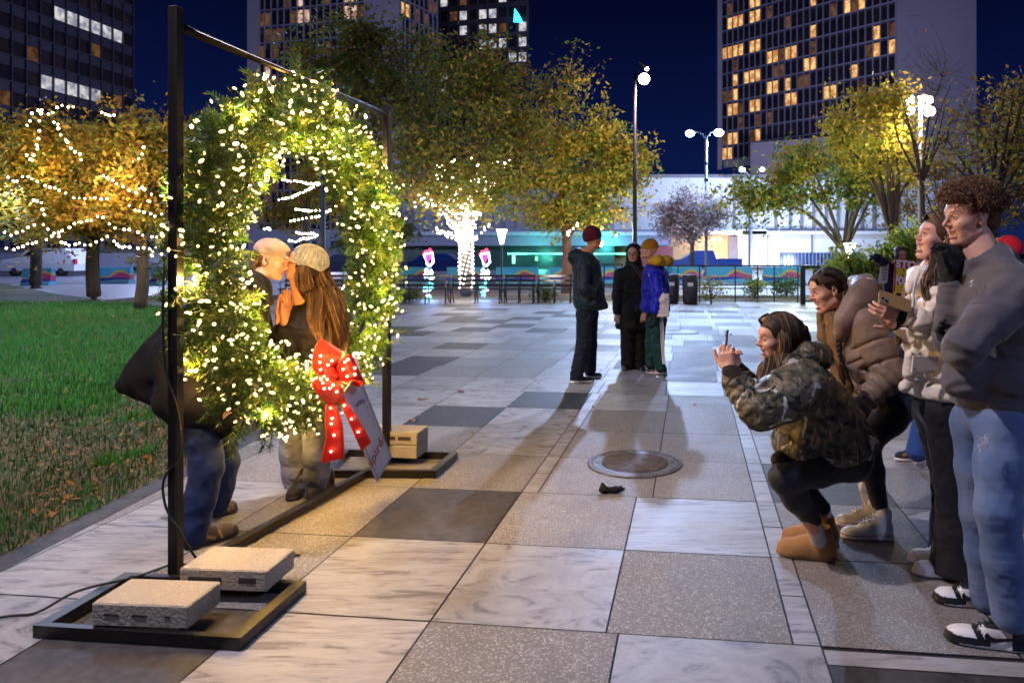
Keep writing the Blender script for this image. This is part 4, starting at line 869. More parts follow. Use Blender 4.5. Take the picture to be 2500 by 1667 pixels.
ga = fence(1955, 2165, 20.8, 1.13, [(1.08, .10), (.10, .05)], [], 'closed metal gate in the railing with a white notice on it', False, .1, gtag='gate')
for x, w in ((1960, .13), (2143, .12), (2162, .13), (2038, .05), (2060, .04), (2100, .04)): mb = MB(); q = Vector((X_(x, 20.8), 20.8, .56)); mb.bbox(q, (w, w*.8, 1.12), 0, 0, .006); mb.build('post', M['pole'], ga)
sg = empty('closed_sign', tuple(P(2090, 671, 20.65))); tag(sg, 'white notice reading CLOSED in red on the gate', 'sign')
c = P(2090, 671, 20.65); mb = MB(); mb.bbox(c, (.43, .02, .27), 0, 0, .003); mb.build('board', mat('notice_board', (.85, .80, .88), .6), sg)
text_obj('lettering', 'CLOSED', .098, c+Vector((0, -.014, 0)), (1, 0, 0), (0, 0, 1), mat('red_ink', (.62, .06, .08), .6), sg, bold=.003)
# benches: a row of slatted park benches along the left of the plaza edge
M['slat'] = mat('bench_slat', (.012, .011, .016), .5)
def bench(x0, x1, Y):
    A, B = X_(x0, Y), X_(x1, Y); w = B-A; o = empty('park_bench', ((A+B)/2, Y, 0))
    bk = MB(); st = MB()
    for k in range(3): st.bbox(((A+B)/2, Y-.30+.13*k, .43), (w-.02, .10, .03), 0, 0, .006)
    for k, z in enumerate((.52, .66, .80)): bk.bbox(((A+B)/2, Y+.10+.02*k, z), (w-.02, .03, .075), 0, 0, .006)
    st.build('seat', M['slat'], o); bk.build('backrest', M['slat'], o)
    for x in (A+.06, (A+B)/2, B-.06):
        mb = MB(); mb.tube(smooth_path([(x, Y-.32, 0), (x, Y-.25, .2), (x, Y-.30, .41)], 3), .022, 5); mb.tube(smooth_path([(x, Y+.20, 0), (x, Y+.05, .25), (x, Y+.08, .45), (x, Y+.15, .84)], 3), .022, 5); mb.tube([(x, Y-.28, .40), (x, Y+.08, .42)], .018, 5)
        mb.tube(smooth_path([(x, Y-.27, .40), (x, Y-.30, .62), (x, Y-.10, .64), (x, Y+.13, .62)], 3), .014, 5); mb.build('bench_frame', M['slat'], o)
    return o
bl = ['leftmost dark slatted park bench, seen inside the wreath', 'dark slatted park bench just right of the wreath', 'dark slatted park bench in front of the left lit lantern figure', 'dark slatted park bench in front of the lit tree trunk', 'dark slatted park bench left of the standing man in a maroon hat', 'dark slatted park bench behind the standing man in a maroon hat']
for i, (a, b) in enumerate(((690, 838), (840, 988), (990, 1098), (1100, 1228), (1230, 1308), (1310, 1398))): tag(bench(a, b, 21.3), bl[i], 'bench', 'park benches along the plaza edge')
# lit lantern figures
M['led_white'] = emit('led_white', (.62, .72, 1), 14, False); M['led_red'] = emit('led_red', (1, .03, .08), 9, False); M['led_mag'] = emit('led_magenta', (1, .03, .30), 5, False); M['led_teal'] = emit('led_teal', (.08, .85, .80), 9, False); M['led_blue'] = emit('led_blue', (.05, .12, 1), 6, False)
def lantern(x, lab, s_=1):
    Y = 24; o = empty('light_figure', (X_(x, Y), Y, 0)); tag(o, lab, 'light display', 'lit lantern post figures'); q = lambda dx, y: P(x+dx, y, Y)
    def t(name, pts, m, r=.02): mb = MB(); mb.tube([q(*p) for p in pts], r, 6); mb.build(name, M[m], o, True)
    t('lantern_outline', [(-10, 625), (-3, 645), (3, 650), (12, 640), (9, 617), (-9, 621), (-10, 625)], 'led_white', .035); t('flame', [(-3, 626), (0, 640), (3, 628), (2, 622)], 'led_mag', .05)
    t('ribbon_top', [(-13, 622), (-8, 614), (0, 613), (3, 608), (8, 614)], 'led_red', .035)
    for k, (dx, y) in enumerate(((-5, 660), (6, 664), (-8, 672), (2, 676), (9, 676), (-3, 668))): t('scarf_loop', [(dx-3, y), (dx, y-5), (dx+4, y+1), (dx, y+6), (dx-3, y)], 'led_white', .028)
    t('post_light', [(-1, 650), (-1, 740)], 'led_blue', .015)
    for k in range(9): a, b = rnd.uniform(-9, 9), rnd.uniform(695, 728); t('base_garland', [(a-4, b), (a, b-3), (a+4, b)], 'led_teal' if k % 3 else 'led_white', .035)
    t('tail', [(-1, 683), (2, 688), (0, 700), (1, 712)], 'led_teal', .03)
lantern(1046, 'lit lantern post figure, left of the lit tree trunk'); lantern(1184, 'lit lantern post figure, right of the lit tree trunk')
light('lantern_glow', P(1046, 690, 23.6), 60, (.1, .3, 1), .2); light('lantern_glow', P(1184, 690, 23.6), 60, (.1, .3, 1), .2)
# vehicles
M['tyre'] = mat('tyre', (.012, .012, .013), .8); M['car_glass'] = mat('car_glass', (.01, .012, .02), .1, .2)
def vehicle(name, px, Y, ln, prof, win, paint, lab, cat, wheels, face=1):
    x0 = X_(px, Y); o = empty(name, (x0, Y, -.05)); tag(o, lab, cat); w = 1.85
    mb = MB(); k = len(prof); vs_ = []
    for y, ins in ((-w/2, .10), (-w/2+.12, 0), (w/2-.12, 0), (w/2, .10)):
        for (x, z) in prof: vs_.append(Vector((x0+face*x, Y+y*(1-(.10 if z > 1.1 else 0)), z-.05)))
    fs_ = [tuple(range(k)), tuple(range(4*k-1, 3*k-1, -1))]+[(r*k+j, (r+1)*k+j, (r+1)*k+(j+1) % k, r*k+(j+1) % k) for r in range(3) for j in range(k)]
    mb.add(vs_, fs_); mb.build('body', paint, o)
    for poly in win:
        mb = MB(); mb.prism([Vector((x0+face*x, Y-w/2*.9-.015, z-.05)) for x, z in poly], .02); mb.build('side_window', M['car_glass'], o)
    for x in wheels:
        mb = MB(); mb.lathe((x0+face*x, Y-w/2+.02, .30), [(.20, -.02), (.34, 0), (.36, .04), (.36, .20), (.34, .22)], 18, 0, (0, 1, 0)); wl = mb.build('wheel', M['tyre'], o, True); mb = MB(); mb.lathe((x0+face*x, Y-w/2-.005, .30), [(0, 0), (.19, 0), (.20, .02)], 14, 0, (0, 1, 0)); mb.build('rim', M['grey_metal'], wl)
    return o
suv = vehicle('parked_suv', 118, 47, 4.8, [(-2.4, .35), (-2.45, .9), (-2.2, 1.08), (-1.3, 1.2), (-.7, 1.75), (1.7, 1.80), (2.3, 1.15), (2.4, .8), (2.35, .35)], [[(-1.05, 1.22), (-.55, 1.65), (.3, 1.68), (.3, 1.22)], [(.4, 1.22), (.4, 1.68), (1.55, 1.68), (1.85, 1.22)]], mat('white_paint', (.75, .76, .80), .25, coat=.6), 'white sport utility vehicle parked across the street behind the orange trees', 'car', (-1.5, 1.5))
mb = MB(); a = Vector((X_(118, 47)+2.36, 47-.8, .9)); mb.box(a, (.1, .25, .35)); mb.build('tail_light', mat('tail_light', (.5, .02, .04), .3), suv)
vehicle('pickup_truck', 1712, 52, 5.6, [(-2.8, .4), (-2.85, .95), (-1.4, 1.05), (-.6, 1.65), (.75, 1.68), (.95, 1.1), (2.8, 1.08), (2.8, .4)], [[(-1.05, 1.1), (-.5, 1.55), (.05, 1.57), (.05, 1.1)], [(.12, 1.1), (.12, 1.57), (.62, 1.57), (.75, 1.1)]], mat('blue_paint', (.01, .03, .16), .25, coat=.6), 'bright blue pickup truck on the street behind the tall grey street lamp', 'pickup truck', (-1.8, 1.8))
vehicle('parked_car', 1068, 46, 4.5, [(-2.2, .35), (-2.25, .85), (-1.4, 1.0), (-.8, 1.42), (.8, 1.45), (1.5, 1.0), (2.2, .9), (2.2, .35)], [[(-1.0, 1.0), (-.7, 1.35), (0, 1.38), (0, 1.0)], [(.08, 1.0), (.08, 1.38), (.75, 1.38), (1.2, 1.0)]], mat('navy_paint', (.01, .03, .2), .25, coat=.6), 'dark blue car in the street behind the left lit lantern figure', 'car', (-1.4, 1.4))
vehicle('parked_car', 860, 44, 4.5, [(-2.2, .35), (-2.25, .85), (-1.4, 1.0), (-.8, 1.42), (.8, 1.45), (1.5, 1.0), (2.2, .9), (2.2, .35)], [[(-1.0, 1.0), (-.7, 1.35), (0, 1.38), (0, 1.0)], [(.08, 1.0), (.08, 1.38), (.75, 1.38), (1.2, 1.0)]], mat('dull_paint', (.05, .06, .12), .25, coat=.6), 'dark car in the street seen through the right side of the wreath', 'car', (-1.4, 1.4))
# ------------------------------------------------------------------ trees
M['bark'] = mat('bark', (.11, .08, .065), .9, var=(9, (.06, .045, .038)), bump=(25, 1, .02), stretch=(1, 1, .25)); M['bark_red_lit'] = mat('bark_red_lit', (.20, .10, .085), .85, var=(9, (.12, .06, .05)), bump=(25, 1, .02), stretch=(1, 1, .25))  # red bark: reddish light on one trunk put into its colour
def leafmat(name, c):
    m, n, b = newmat(name); b.inputs['Base Color'].default_value = (*c, 1); b.inputs['Roughness'].default_value = .55
    tr = n.nodes.new('ShaderNodeBsdfTranslucent'); tr.inputs[0].default_value = (*[min(1, x*1.1) for x in c], 1); mx = n.nodes.new('ShaderNodeMixShader'); mx.inputs[0].default_value = .35
    o = [q for q in n.nodes if q.type == 'OUTPUT_MATERIAL'][0]; n.links.new(b.outputs[0], mx.inputs[1]); n.links.new(tr.outputs[0], mx.inputs[2]); n.links.new(mx.outputs[0], o.inputs[0]); return m
LM = {k: leafmat('leaf_'+k, c) for k, c in dict(orange=(.46, .26, .025), gold=(.42, .30, .03), rust=(.34, .13, .02), olive=(.20, .20, .02), green=(.10, .20, .025), lime=(.36, .40, .04), yellow=(.50, .42, .05), brown=(.20, .12, .03), pink=(.42, .30, .30), pale=(.50, .42, .42), dkgreen=(.03, .10, .03)).items()}
def tree(name, lab, base, fork_z, crown, pal, nleaf, leaf=.075, tr=.12, nl=6, ntip=60, bark='bark', seed=1, group=None, spread=.5, bare=0, lean=(0, 0), multi=1, cat='tree'):
    """base = ground point; crown = list of (centre, radii) lobes; pal = leaf colours with weights; each limb is part of the trunk mesh"""
    rr = np.random.RandomState(seed); o = empty(name, (base[0], base[1], 0)); tag(o, lab, cat, group)
    wsum = [r[0]*r[1]*r[2] for c, r in crown]; wsum = np.array(wsum)/sum(wsum); tips = []
    for _ in range(ntip):
        c, r = crown[rr.choice(len(crown), p=wsum)]
        while True:
            v = rr.uniform(-1, 1, 3)
            if .15 < (v@v) < 1: break
        v = v*(.55+.45*rr.rand())/max(.6, np.linalg.norm(v))*.95 if rr.rand() < .6 else v
        tips.append(np.array(c)+v*np.array(r))
    fk = np.array([base[0]+lean[0], base[1]+lean[1], fork_z]); bs = np.array([base[0], base[1], -.05]); mb = MB()
    mb.tube(smooth_path([bs, bs*.5+fk*.5+rr.normal(size=3)*.04, fk], 5), [tr*1.25]+[tr*(1.05-.02*i) for i in range(1, 10)]+[tr*.88], 10)
    limbs = []; cc = np.mean([c for c, r in crown], 0); idx = rr.choice(len(tips), nl, replace=False)
    for j, i in enumerate(idx):
        t = tips[i]; mid = fk+(t-fk)*.45+np.array([0, 0, .10*np.linalg.norm(t-fk)])+rr.normal(size=3)*.1; pth = smooth_path([fk-np.array([0, 0, .25*rr.rand()]), mid, t], 7); limbs.append(pth)
        mb.tube(pth, [tr*.62*(1-.85*k/(len(pth)-1)) for k in range(len(pth))], 6)
    allp = [(p, k/len(l), l) for l in limbs for k, p in enumerate(l)]; ap = np.array([p for p, _, _ in allp]); twigs = []
    for t in tips:
        d = np.linalg.norm(ap-t, axis=1)+np.array([max(0, (p.z-t[2]))*.8 for p in [a[0] for a in allp]]); i = int(np.argmin(d)); s_ = allp[i][0]; q = Vector(t); m_ = s_.lerp(q, .5)+Vector(rr.normal(size=3)*.10*(q-s_).length)
        pth = smooth_path([s_, m_, q], 4); r0 = tr*.28*(1-.6*allp[i][1]); mb.tube(pth, [r0*(1-.8*k/(len(pth)-1)) for k in range(len(pth))], 5, cap=False); twigs.append(pth)
        for _ in range(3):
            a = pth[rr.randint(1, len(pth))]; e_ = a+Vector(rr.normal(size=3)*spread*.8); mb.tube([a, a.lerp(e_, .5)+Vector(rr.normal(size=3)*.05), e_], [r0*.3, r0*.2, .004], 4, cap=False); twigs.append([a, e_])
    mb.build('trunk', M[bark], o, True)
    if nleaf:
        names = [p[0] for p in pal]; wts = np.array([p[1] for p in pal], dtype=float); wts /= wts.sum(); cl = []
        per = max(1, int(nleaf*.8)//len(twigs)); V = []; Fs = []; mi = []
        for tw_ in twigs:
            if rr.rand() < bare: continue
            km = rr.choice(len(pal), p=wts); L_ = len(tw_)
            for _ in range(per):
                a = tw_[rr.randint(max(0, L_//2-1), L_)]; c = np.array(a)+rr.normal(size=3)*spread*.78*np.array([1, 1, .6])*(.35+.65*rr.rand())
                s_ = leaf*(.6+.8*rr.rand()); u = rr.normal(size=3); u /= np.linalg.norm(u); v = np.cross(u, rr.normal(size=3)); v /= np.linalg.norm(v)+1e-9; o_ = len(V); w = np.cross(u, v)*s_*.15
                V += [c-u*s_, c-v*s_*.5+w, c+u*s_, c+v*s_*.5+w]; Fs.append((o_, o_+1, o_+2, o_+3)); mi.append(km if rr.rand() < .7 else rr.choice(len(pal), p=wts))
        meshobj('crown', V, Fs, [LM[x] for x in names], o, mi)
    return o, limbs, fk, bs
def gp(x, Y): return (X_(x, Y), Y)
def lobe(x, y, Y, rx, rz, ry=None): c = P(x, y, Y); return ((c.x, c.y, c.z), (rx/F*Y, (ry or rx*.8)/F*Y, rz/F*Y))
OR = 'orange maples strung with lights on the lawn'
tree('orange_tree', 'orange tree strung with lights, its trunk nearest the tall black post', gp(340, 18.7), 2.0, [lobe(330, 420, 18.7, 130, 130), lobe(250, 350, 19.5, 90, 80), lobe(430, 380, 19, 80, 90), lobe(300, 520, 18.5, 120, 60)], [('orange', 4), ('gold', 5), ('olive', 2), ('rust', 1)], 16000, .075, .15, 7, 100, seed=3, group=OR, spread=.42)
tree('orange_tree', 'orange tree strung with lights, second trunk from the left', gp(230, 23), 2.1, [lobe(190, 420, 23, 130, 130), lobe(110, 380, 23, 70, 110), lobe(230, 530, 22.6, 130, 60)], [('orange', 4), ('gold', 5), ('olive', 2), ('green', 1)], 16000, .085, .20, 7, 100, seed=4, group=OR, spread=.5)
tree('orange_tree', 'golden orange tree strung with lights, leftmost trunk', gp(87, 31), 2.2, [lobe(40, 430, 31, 130, 130), lobe(100, 540, 30, 110, 50), lobe(-40, 400, 31, 60, 120)], [('orange', 4), ('gold', 5), ('green', 1)], 14000, .11, .22, 7, 90, seed=5, group=OR, spread=.65)
tree('orange_tree', 'orange tree half hidden behind the lit left side of the wreath', gp(500, 30), 2.4, [lobe(490, 400, 30, 90, 120), lobe(560, 420, 31, 60, 90)], [('orange', 4), ('gold', 2), ('rust', 3)], 9000, .11, .2, 6, 60, seed=6, group=OR, spread=.6)
BG = 'tall olive trees along the plaza'
_, limbs, fk, bs = tree('plaza_tree', 'big olive yellow tree whose trunk is wrapped in white lights', gp(1138, 24.5), 2.3, [lobe(1130, 300, 24.5, 200, 190), lobe(1000, 420, 24, 120, 110), lobe(1290, 380, 24.5, 120, 130), lobe(1180, 170, 25, 130, 120), lobe(1150, 460, 24, 190, 60), lobe(1350, 240, 26, 90, 120)], [('olive', 6), ('brown', 2), ('gold', 2.5), ('green', 2)], 22000, .085, .20, 9, 190, seed=7, group=BG, spread=.55)
tree('plaza_tree', 'tall dark olive tree behind the top of the wreath', gp(860, 31), 3, [lobe(860, 250, 31, 190, 190), lobe(760, 330, 31, 110, 120), lobe(980, 200, 31, 130, 160), lobe(830, 110, 32, 120, 90), lobe(900, 430, 30, 150, 90)], [('olive', 6), ('brown', 3), ('gold', 2), ('green', 1)], 21000, .11, .22, 9, 170, seed=8, group=BG, spread=.7)
tree('plaza_tree', 'yellow green tree with a trunk lit reddish behind the man in a maroon hat', gp(1383, 27), 2.2, [lobe(1420, 400, 27, 150, 110), lobe(1540, 400, 27, 80, 100), lobe(1330, 480, 27, 110, 70), lobe(1480, 510, 26.5, 120, 50), lobe(1440, 320, 28, 100, 60)], [('gold', 4), ('lime', 2), ('olive', 2), ('yellow', 2), ('green', 2)], 20000, .09, .20, 8, 120, 'bark_red_lit', seed=9, group=BG, spread=.5)
tree('plaza_tree', 'small gold leaved tree seen inside the wreath', gp(745, 26), 3.2, [lobe(780, 440, 26, 70, 40), lobe(700, 520, 27, 60, 60), lobe(850, 470, 26, 50, 60)], [('gold', 3), ('orange', 2), ('olive', 2)], 5000, .09, .10, 5, 36, seed=10, spread=.45)
tree('ornamental_tree', 'pale pinkish tree lit white beside the tall grey street lamp', gp(1690, 44), 2.0, [lobe(1690, 520, 44, 95, 70), lobe(1640, 560, 44, 50, 40)], [('pink', 3), ('pale', 4), ('brown', 1)], 12000, .10, .14, 8, 110, seed=12, spread=.5)
tree('plaza_tree', 'yellow green tree in front of the white building with spreading low limbs', gp(2062, 25), 1.7, [lobe(2000, 420, 25, 170, 90), lobe(1880, 470, 25, 110, 60), lobe(2090, 350, 25, 90, 80), lobe(1830, 500, 25, 70, 40), lobe(2130, 470, 25, 70, 60)], [('lime', 3), ('gold', 3), ('green', 4), ('olive', 2)], 14000, .085, .14, 9, 130, seed=14, group=BG, spread=.45, bare=.15)
tree('plaza_tree', 'brightly lit yellow tree with a dark forked trunk, left of the four headed lamp', gp(2190, 20.5), 2.0, [lobe(2140, 330, 20.5, 95, 110), lobe(2190, 410, 20.5, 80, 70), lobe(2080, 280, 20.5, 90, 70), lobe(2170, 250, 20.5, 70, 50)], [('yellow', 4), ('lime', 3), ('gold', 3)], 9500, .07, .15, 9, 110, seed=15, group=BG, spread=.35, bare=.1, lean=(-.1, 0))
tree('bare_tree', 'nearly bare tree with a few yellow leaves at the far right', gp(2420, 15), 2.2, [lobe(2420, 400, 15, 150, 170), lobe(2350, 330, 15, 100, 120), lobe(2500, 300, 15, 110, 120), lobe(2330, 520, 15, 90, 70)], [('gold', 3), ('brown', 3), ('lime', 1)], 2600, .06, .10, 10, 130, seed=16, spread=.38, bare=.3)
tree('bare_tree', 'leafless tree whose thin twigs stand against the blank tower wall', gp(2250, 18), 3.4, [lobe(2245, 190, 18, 80, 170), lobe(2300, 260, 18, 80, 90)], [('brown', 1)], 120, .05, .07, 9, 60, seed=17, spread=.4, bare=.6)
tree('bare_tree', 'bare brown tree behind the brown leaved branches beyond the standing crowd', gp(2300, 29), 2.2, [lobe(2290, 480, 29, 120, 110), lobe(2180, 540, 29, 60, 60)], [('brown', 3), ('olive', 2), ('rust', 2)], 5000, .08, .12, 8, 90, seed=18, spread=.5, bare=.3)
tree('plaza_tree', 'dark leafy tree at the far right behind the curly haired teenager', gp(2520, 24), 2.4, [lobe(2520, 330, 24, 130, 150), lobe(2440, 470, 24, 90, 80)], [('olive', 3), ('brown', 4)], 8000, .08, .15, 8, 90, seed=19, spread=.5, bare=.2)
tree('street_tree', 'small dark tree in front of the street behind the wreath', gp(930, 33), 2, [lobe(940, 560, 33, 70, 50), lobe(870, 580, 33, 60, 40)], [('olive', 3), ('brown', 2), ('dkgreen', 2)], 5000, .1, .1, 6, 50, seed=20, spread=.5)
# shrubs
def shrub(name, lab, lobes, pal, n_, leaf, seed, spread=.25, cat='shrub', group=None):
    c0 = lobes[0][0]; return tree(name, lab, (c0[0], c0[1]), .25, lobes, pal, n_, leaf, .03, 8, 60, seed=seed, spread=spread, cat=cat, group=group)
shrub('shrub', 'lit yellow green shrub behind the man holding the red placard', [lobe(2110, 655, 15, 120, 35), lobe(2200, 600, 15, 60, 45), lobe(2060, 680, 15, 60, 40)], [('lime', 4), ('green', 3), ('yellow', 2)], 12000, .05, 31, .20)
shrub('shrub', 'bright green shrub right of the forked trunk', [lobe(2240, 600, 17, 60, 60), lobe(2290, 650, 17, 60, 60)], [('lime', 3), ('green', 4)], 8000, .05, 32, .2)
for i, (x, yb, h, n_, lab, pal) in enumerate([(1735, 742, 60, 260, 'young yellow leaved bush right of the standing bin', [('yellow', 3), ('lime', 2)]), (1845, 728, 48, 700, 'small green bush behind the railing', [('green', 3), ('lime', 1)]), (1920, 725, 45, 900, 'dark green bush beside the gate post', [('dkgreen', 3), ('green', 1)]), (2130, 728, 52, 900, 'green bush behind the closed gate', [('lime', 2), ('green', 3)]), (1000, 738, 30, 500, 'low green plant under the bench by the left lit figure', [('green', 3), ('olive', 1)]), (1330, 738, 34, 500, 'low green plant under the bench behind the standing man', [('green', 3), ('olive', 1)]), (1620, 730, 34, 300, 'low plant between the two bins', [('lime', 3), ('gold', 1)])]):
    Y = F*H/(yb-HY); shrub('bush', lab, [lobe(x, yb-h*.6, Y, 38 if i != 2 else 45, h*.5, 20)], pal, n_, .05, 40+i, .16, 'bush')
# ------------------------------------------------------------------ strings of lights
M['string_bulb'] = emit('string_bulb', (1, .74, .42), 26, False); M['string_bulb_w'] = emit('string_bulb_white', (1, .84, .62), 26, False)
def light_string(pts, Y, lab, step=13, r=.026, m='string_bulb', jit=3, group='strings of warm bulbs'):
    o = empty('light_string', tuple(P(pts[0][0], pts[0][1], Y))); tag(o, lab, 'string lights', group)
    q = [P(x, y, Y+rnd.uniform(-.15, .15)) for x, y in pts]; mb = MB(); mb.tube(smooth_path(q, 4), .004, 4, cap=False); mb.build('wire', M['rubber'], o); bl_ = MB(); s_ = step/F*Y; acc = 0; path = smooth_path(q, 8)
    for a, b in zip(path[:-1], path[1:]):
        acc += (b-a).length
        if acc > s_*rnd.uniform(.7, 1.3): acc = 0; bl_.ball(b+Vector((rnd.uniform(-1, 1), 0, rnd.uniform(-1, 1)))*jit/F*Y, r*rnd.uniform(.8, 1.25), 6)
    bb = bl_.build('bulb', M[m], o, True); bb['kind'] = 'stuff'; return o
S1 = lambda L_: [(x/2.24, y/2.24) for x, y in L_]
strs = [([(245, 575), (215, 650), (212, 770), (190, 830), (170, 885), (145, 835)], 'string of lights hanging in a hook at the top of the leftmost orange tree'), ([(290, 640), (320, 700), (360, 775), (440, 855), (460, 895)], 'string of lights slanting down the upper middle of the orange trees'),
    ([(130, 720), (165, 655), (190, 610), (260, 630), (330, 580), (400, 590)], 'short string of lights over the tops of the orange trees'), ([(20, 950), (75, 990), (120, 970), (160, 975), (240, 1010), (340, 1048), (400, 1080), (480, 1085), (590, 1090)], 'long string of lights sagging across the middle of the orange trees'),
    ([(535, 940), (605, 980), (640, 1000), (660, 1015), (740, 1055), (765, 1025), (825, 1060)], 'string of lights right of centre in the nearest orange tree'), ([(670, 1105), (730, 1140), (790, 1160), (860, 1180), (885, 1165)], 'string of lights low in the nearest orange tree beside the post'), ([(760, 780), (785, 830), (740, 875), (710, 900)], 'short string of lights high beside the black post'),
    ([(0, 1240), (50, 1280), (100, 1275), (220, 1220), (300, 1275), (400, 1230), (480, 1205), (560, 1190), (620, 1240), (740, 1260), (790, 1285), (880, 1300)], 'upper of the two long strings of lights along the bottom of the orange crowns'), ([(0, 1340), (60, 1360), (160, 1330), (270, 1300), (320, 1270), (340, 1330), (430, 1335), (520, 1330), (590, 1300), (640, 1340), (690, 1355), (760, 1360), (870, 1360)], 'lower of the two long strings of lights along the bottom of the orange crowns'), ([(545, 610), (575, 625), (620, 635)], 'tiny string of lights above the nearest orange tree'), ([(150, 1090), (190, 1100), (230, 1120), (240, 1180)], 'short string of lights low in the leftmost orange tree')]
for L_, lab in strs: light_string(S1(L_), 17.6, lab)
S2 = lambda L_: [(640+x/4.61, 380+y/4.61) for x, y in L_]
for i, (L_, lab) in enumerate([([(200, 260), (300, 285), (400, 290), (520, 320), (640, 310)], 'topmost'), ([(160, 505), (240, 485), (350, 460), (440, 420), (570, 360), (650, 310)], 'rising'), ([(340, 590), (480, 620), (670, 620), (720, 640), (770, 615)], 'long level'), ([(300, 740), (450, 710), (640, 685)], 'middle'), ([(350, 860), (470, 880), (590, 880)], 'low'), ([(265, 945), (390, 970), (440, 940), (560, 925), (630, 895)], 'lowest'), ([(0, 830), (60, 820), (90, 835)], 'shortest, half hidden,')]):
    light_string(S2(L_), 20, lab+' string of lights seen through the wreath opening', 6.0, .028, 'string_bulb_w', 1)
light_string([(1418, 670), (1428, 668)], 24, 'a') if False else None
light_string([(1463, 605), (1466, 597), (1468, 588)], 23, 'tiny string of lights at the face of the man in the maroon hat', 6, .03)
light_string([(1385, 562), (1387, 570), (1390, 577), (1395, 563), (1414, 546)], 25, 'tiny string of lights in the tree with the reddish lit trunk', 8, .03)
# lights wound round the trunk and lower limbs
ow = empty('wrapped_lights', (bs[0], bs[1], 0)); tag(ow, 'dense white lights wound round the trunk and lower limbs of the big plaza tree', 'string lights')
mb = MB(); n_ = 0; wr_ = MB(); prev = None
for i in range(170):
    t = i/170; z = .25+2.3*t**.85; a = i*1.9; r_ = .25-.03*t; c = Vector((bs[0]+math.cos(a)*r_, bs[1]+math.sin(a)*r_, z)); mb.ball(c, .028, 6)
    if prev: wr_.tube([prev, c], .004, 3, cap=False)
    prev = c
rg = random.Random(4)
for l in limbs[:9]:
    for k, p in enumerate(l):
        if p.z < 4.6 and k > 0:
            for _ in range(int(9*(1-k/len(l)))): mb.ball(p+Vector((rg.uniform(-.16, .16), -.08+rg.uniform(-.1, .1), rg.uniform(-.2, .2))), .028, 6)
for x0, y0, x1, y1, n2 in ((1138, 620, 1140, 500, 70), (1130, 590, 1065, 560, 45), (1135, 600, 1095, 535, 40), (1150, 590, 1200, 548, 14)):
    for i in range(n2): t = rg.random(); c = P(x0+(x1-x0)*t+rg.uniform(-8, 8)*(1-.4*t), y0+(y1-y0)*t+rg.uniform(-7, 7), 24.1); mb.ball(c, .028, 6)
wr_.build('wire', M['rubber'], ow); b_ = mb.build('bulb', M['string_bulb_w'], ow, True); b_['kind'] = 'stuff'
light('trunk_glow', (bs[0], bs[1]-.6, 2.2), 60, (1, .75, .45), .3); light('string_glow', (X_(250, 17), 17, 3.2), 260, (1, .78, .45), .6); light('string_glow', (X_(80, 21), 21, 4.2), 260, (1, .78, .45), .6)
u_ = light('tree_fill_light', P(1080, 700, 20.5), 900, (1, .86, .6), .3, 'SPOT', spot=R(75), blend=.7); aim(u_, P(1100, 250, 25)); u_ = light('tree_fill_light', P(1350, 700, 21.0), 800, (1, .86, .6), .3, 'SPOT', spot=R(75), blend=.7); aim(u_, P(1330, 330, 26)); light('tree_fill_light', P(2190, 560, 16.2), 60, (1, .95, .7), .2); light('tree_fill_light', P(2200, 330, 19.3), 130, (1, .85, .6), .2); light('tree_fill_light', P(1500, 560, 25.0), 260, (1, .88, .6), .3); light('tree_fill_light', P(1960, 600, 22.2), 350, (.9, 1, .7), .3); light('tree_fill_light', P(1650, 600, 41), 160, (.85, .8, 1), .3)  # fills added to brighten crowns and shrub, no fittings
# ------------------------------------------------------------------ people
def skin(name, c, c2): return mat(name, c, .48, var=(14, c2, .25), sss=.12, spec=.4, bump=(260, .15, .001))
SK = {'fair': skin('skin_fair', (.62, .36, .26), (.66, .33, .23)), 'tan': skin('skin_tan', (.47, .24, .15), (.50, .22, .13)), 'pale': skin('skin_pale', (.58, .36, .28), (.54, .30, .23))}
M['lip'] = mat('lip', (.44, .16, .125), .4); M['tooth'] = mat('tooth', (.80, .76, .68), .25); M['eye_white'] = mat('eye_white', (.55, .50, .46), .2); M['iris'] = mat('iris', (.018, .012, .008), .12)
M['brow'] = mat('brow', (.10, .050, .028), .8); M['mouth'] = mat('mouth', (.10, .012, .012), .5)
HM = [SK['fair'], M['lip'], M['tooth'], M['eye_white'], M['iris'], M['brow'], M['mouth']]
def headframe(c, f, u, s=1.0):
    f = Vector(f).normalized(); x = f.cross(Vector(u)).normalized(); z = x.cross(f).normalized(); T = (Matrix((x, f, z)).transposed()*s).to_4x4(); T.translation = Vector(c); return T
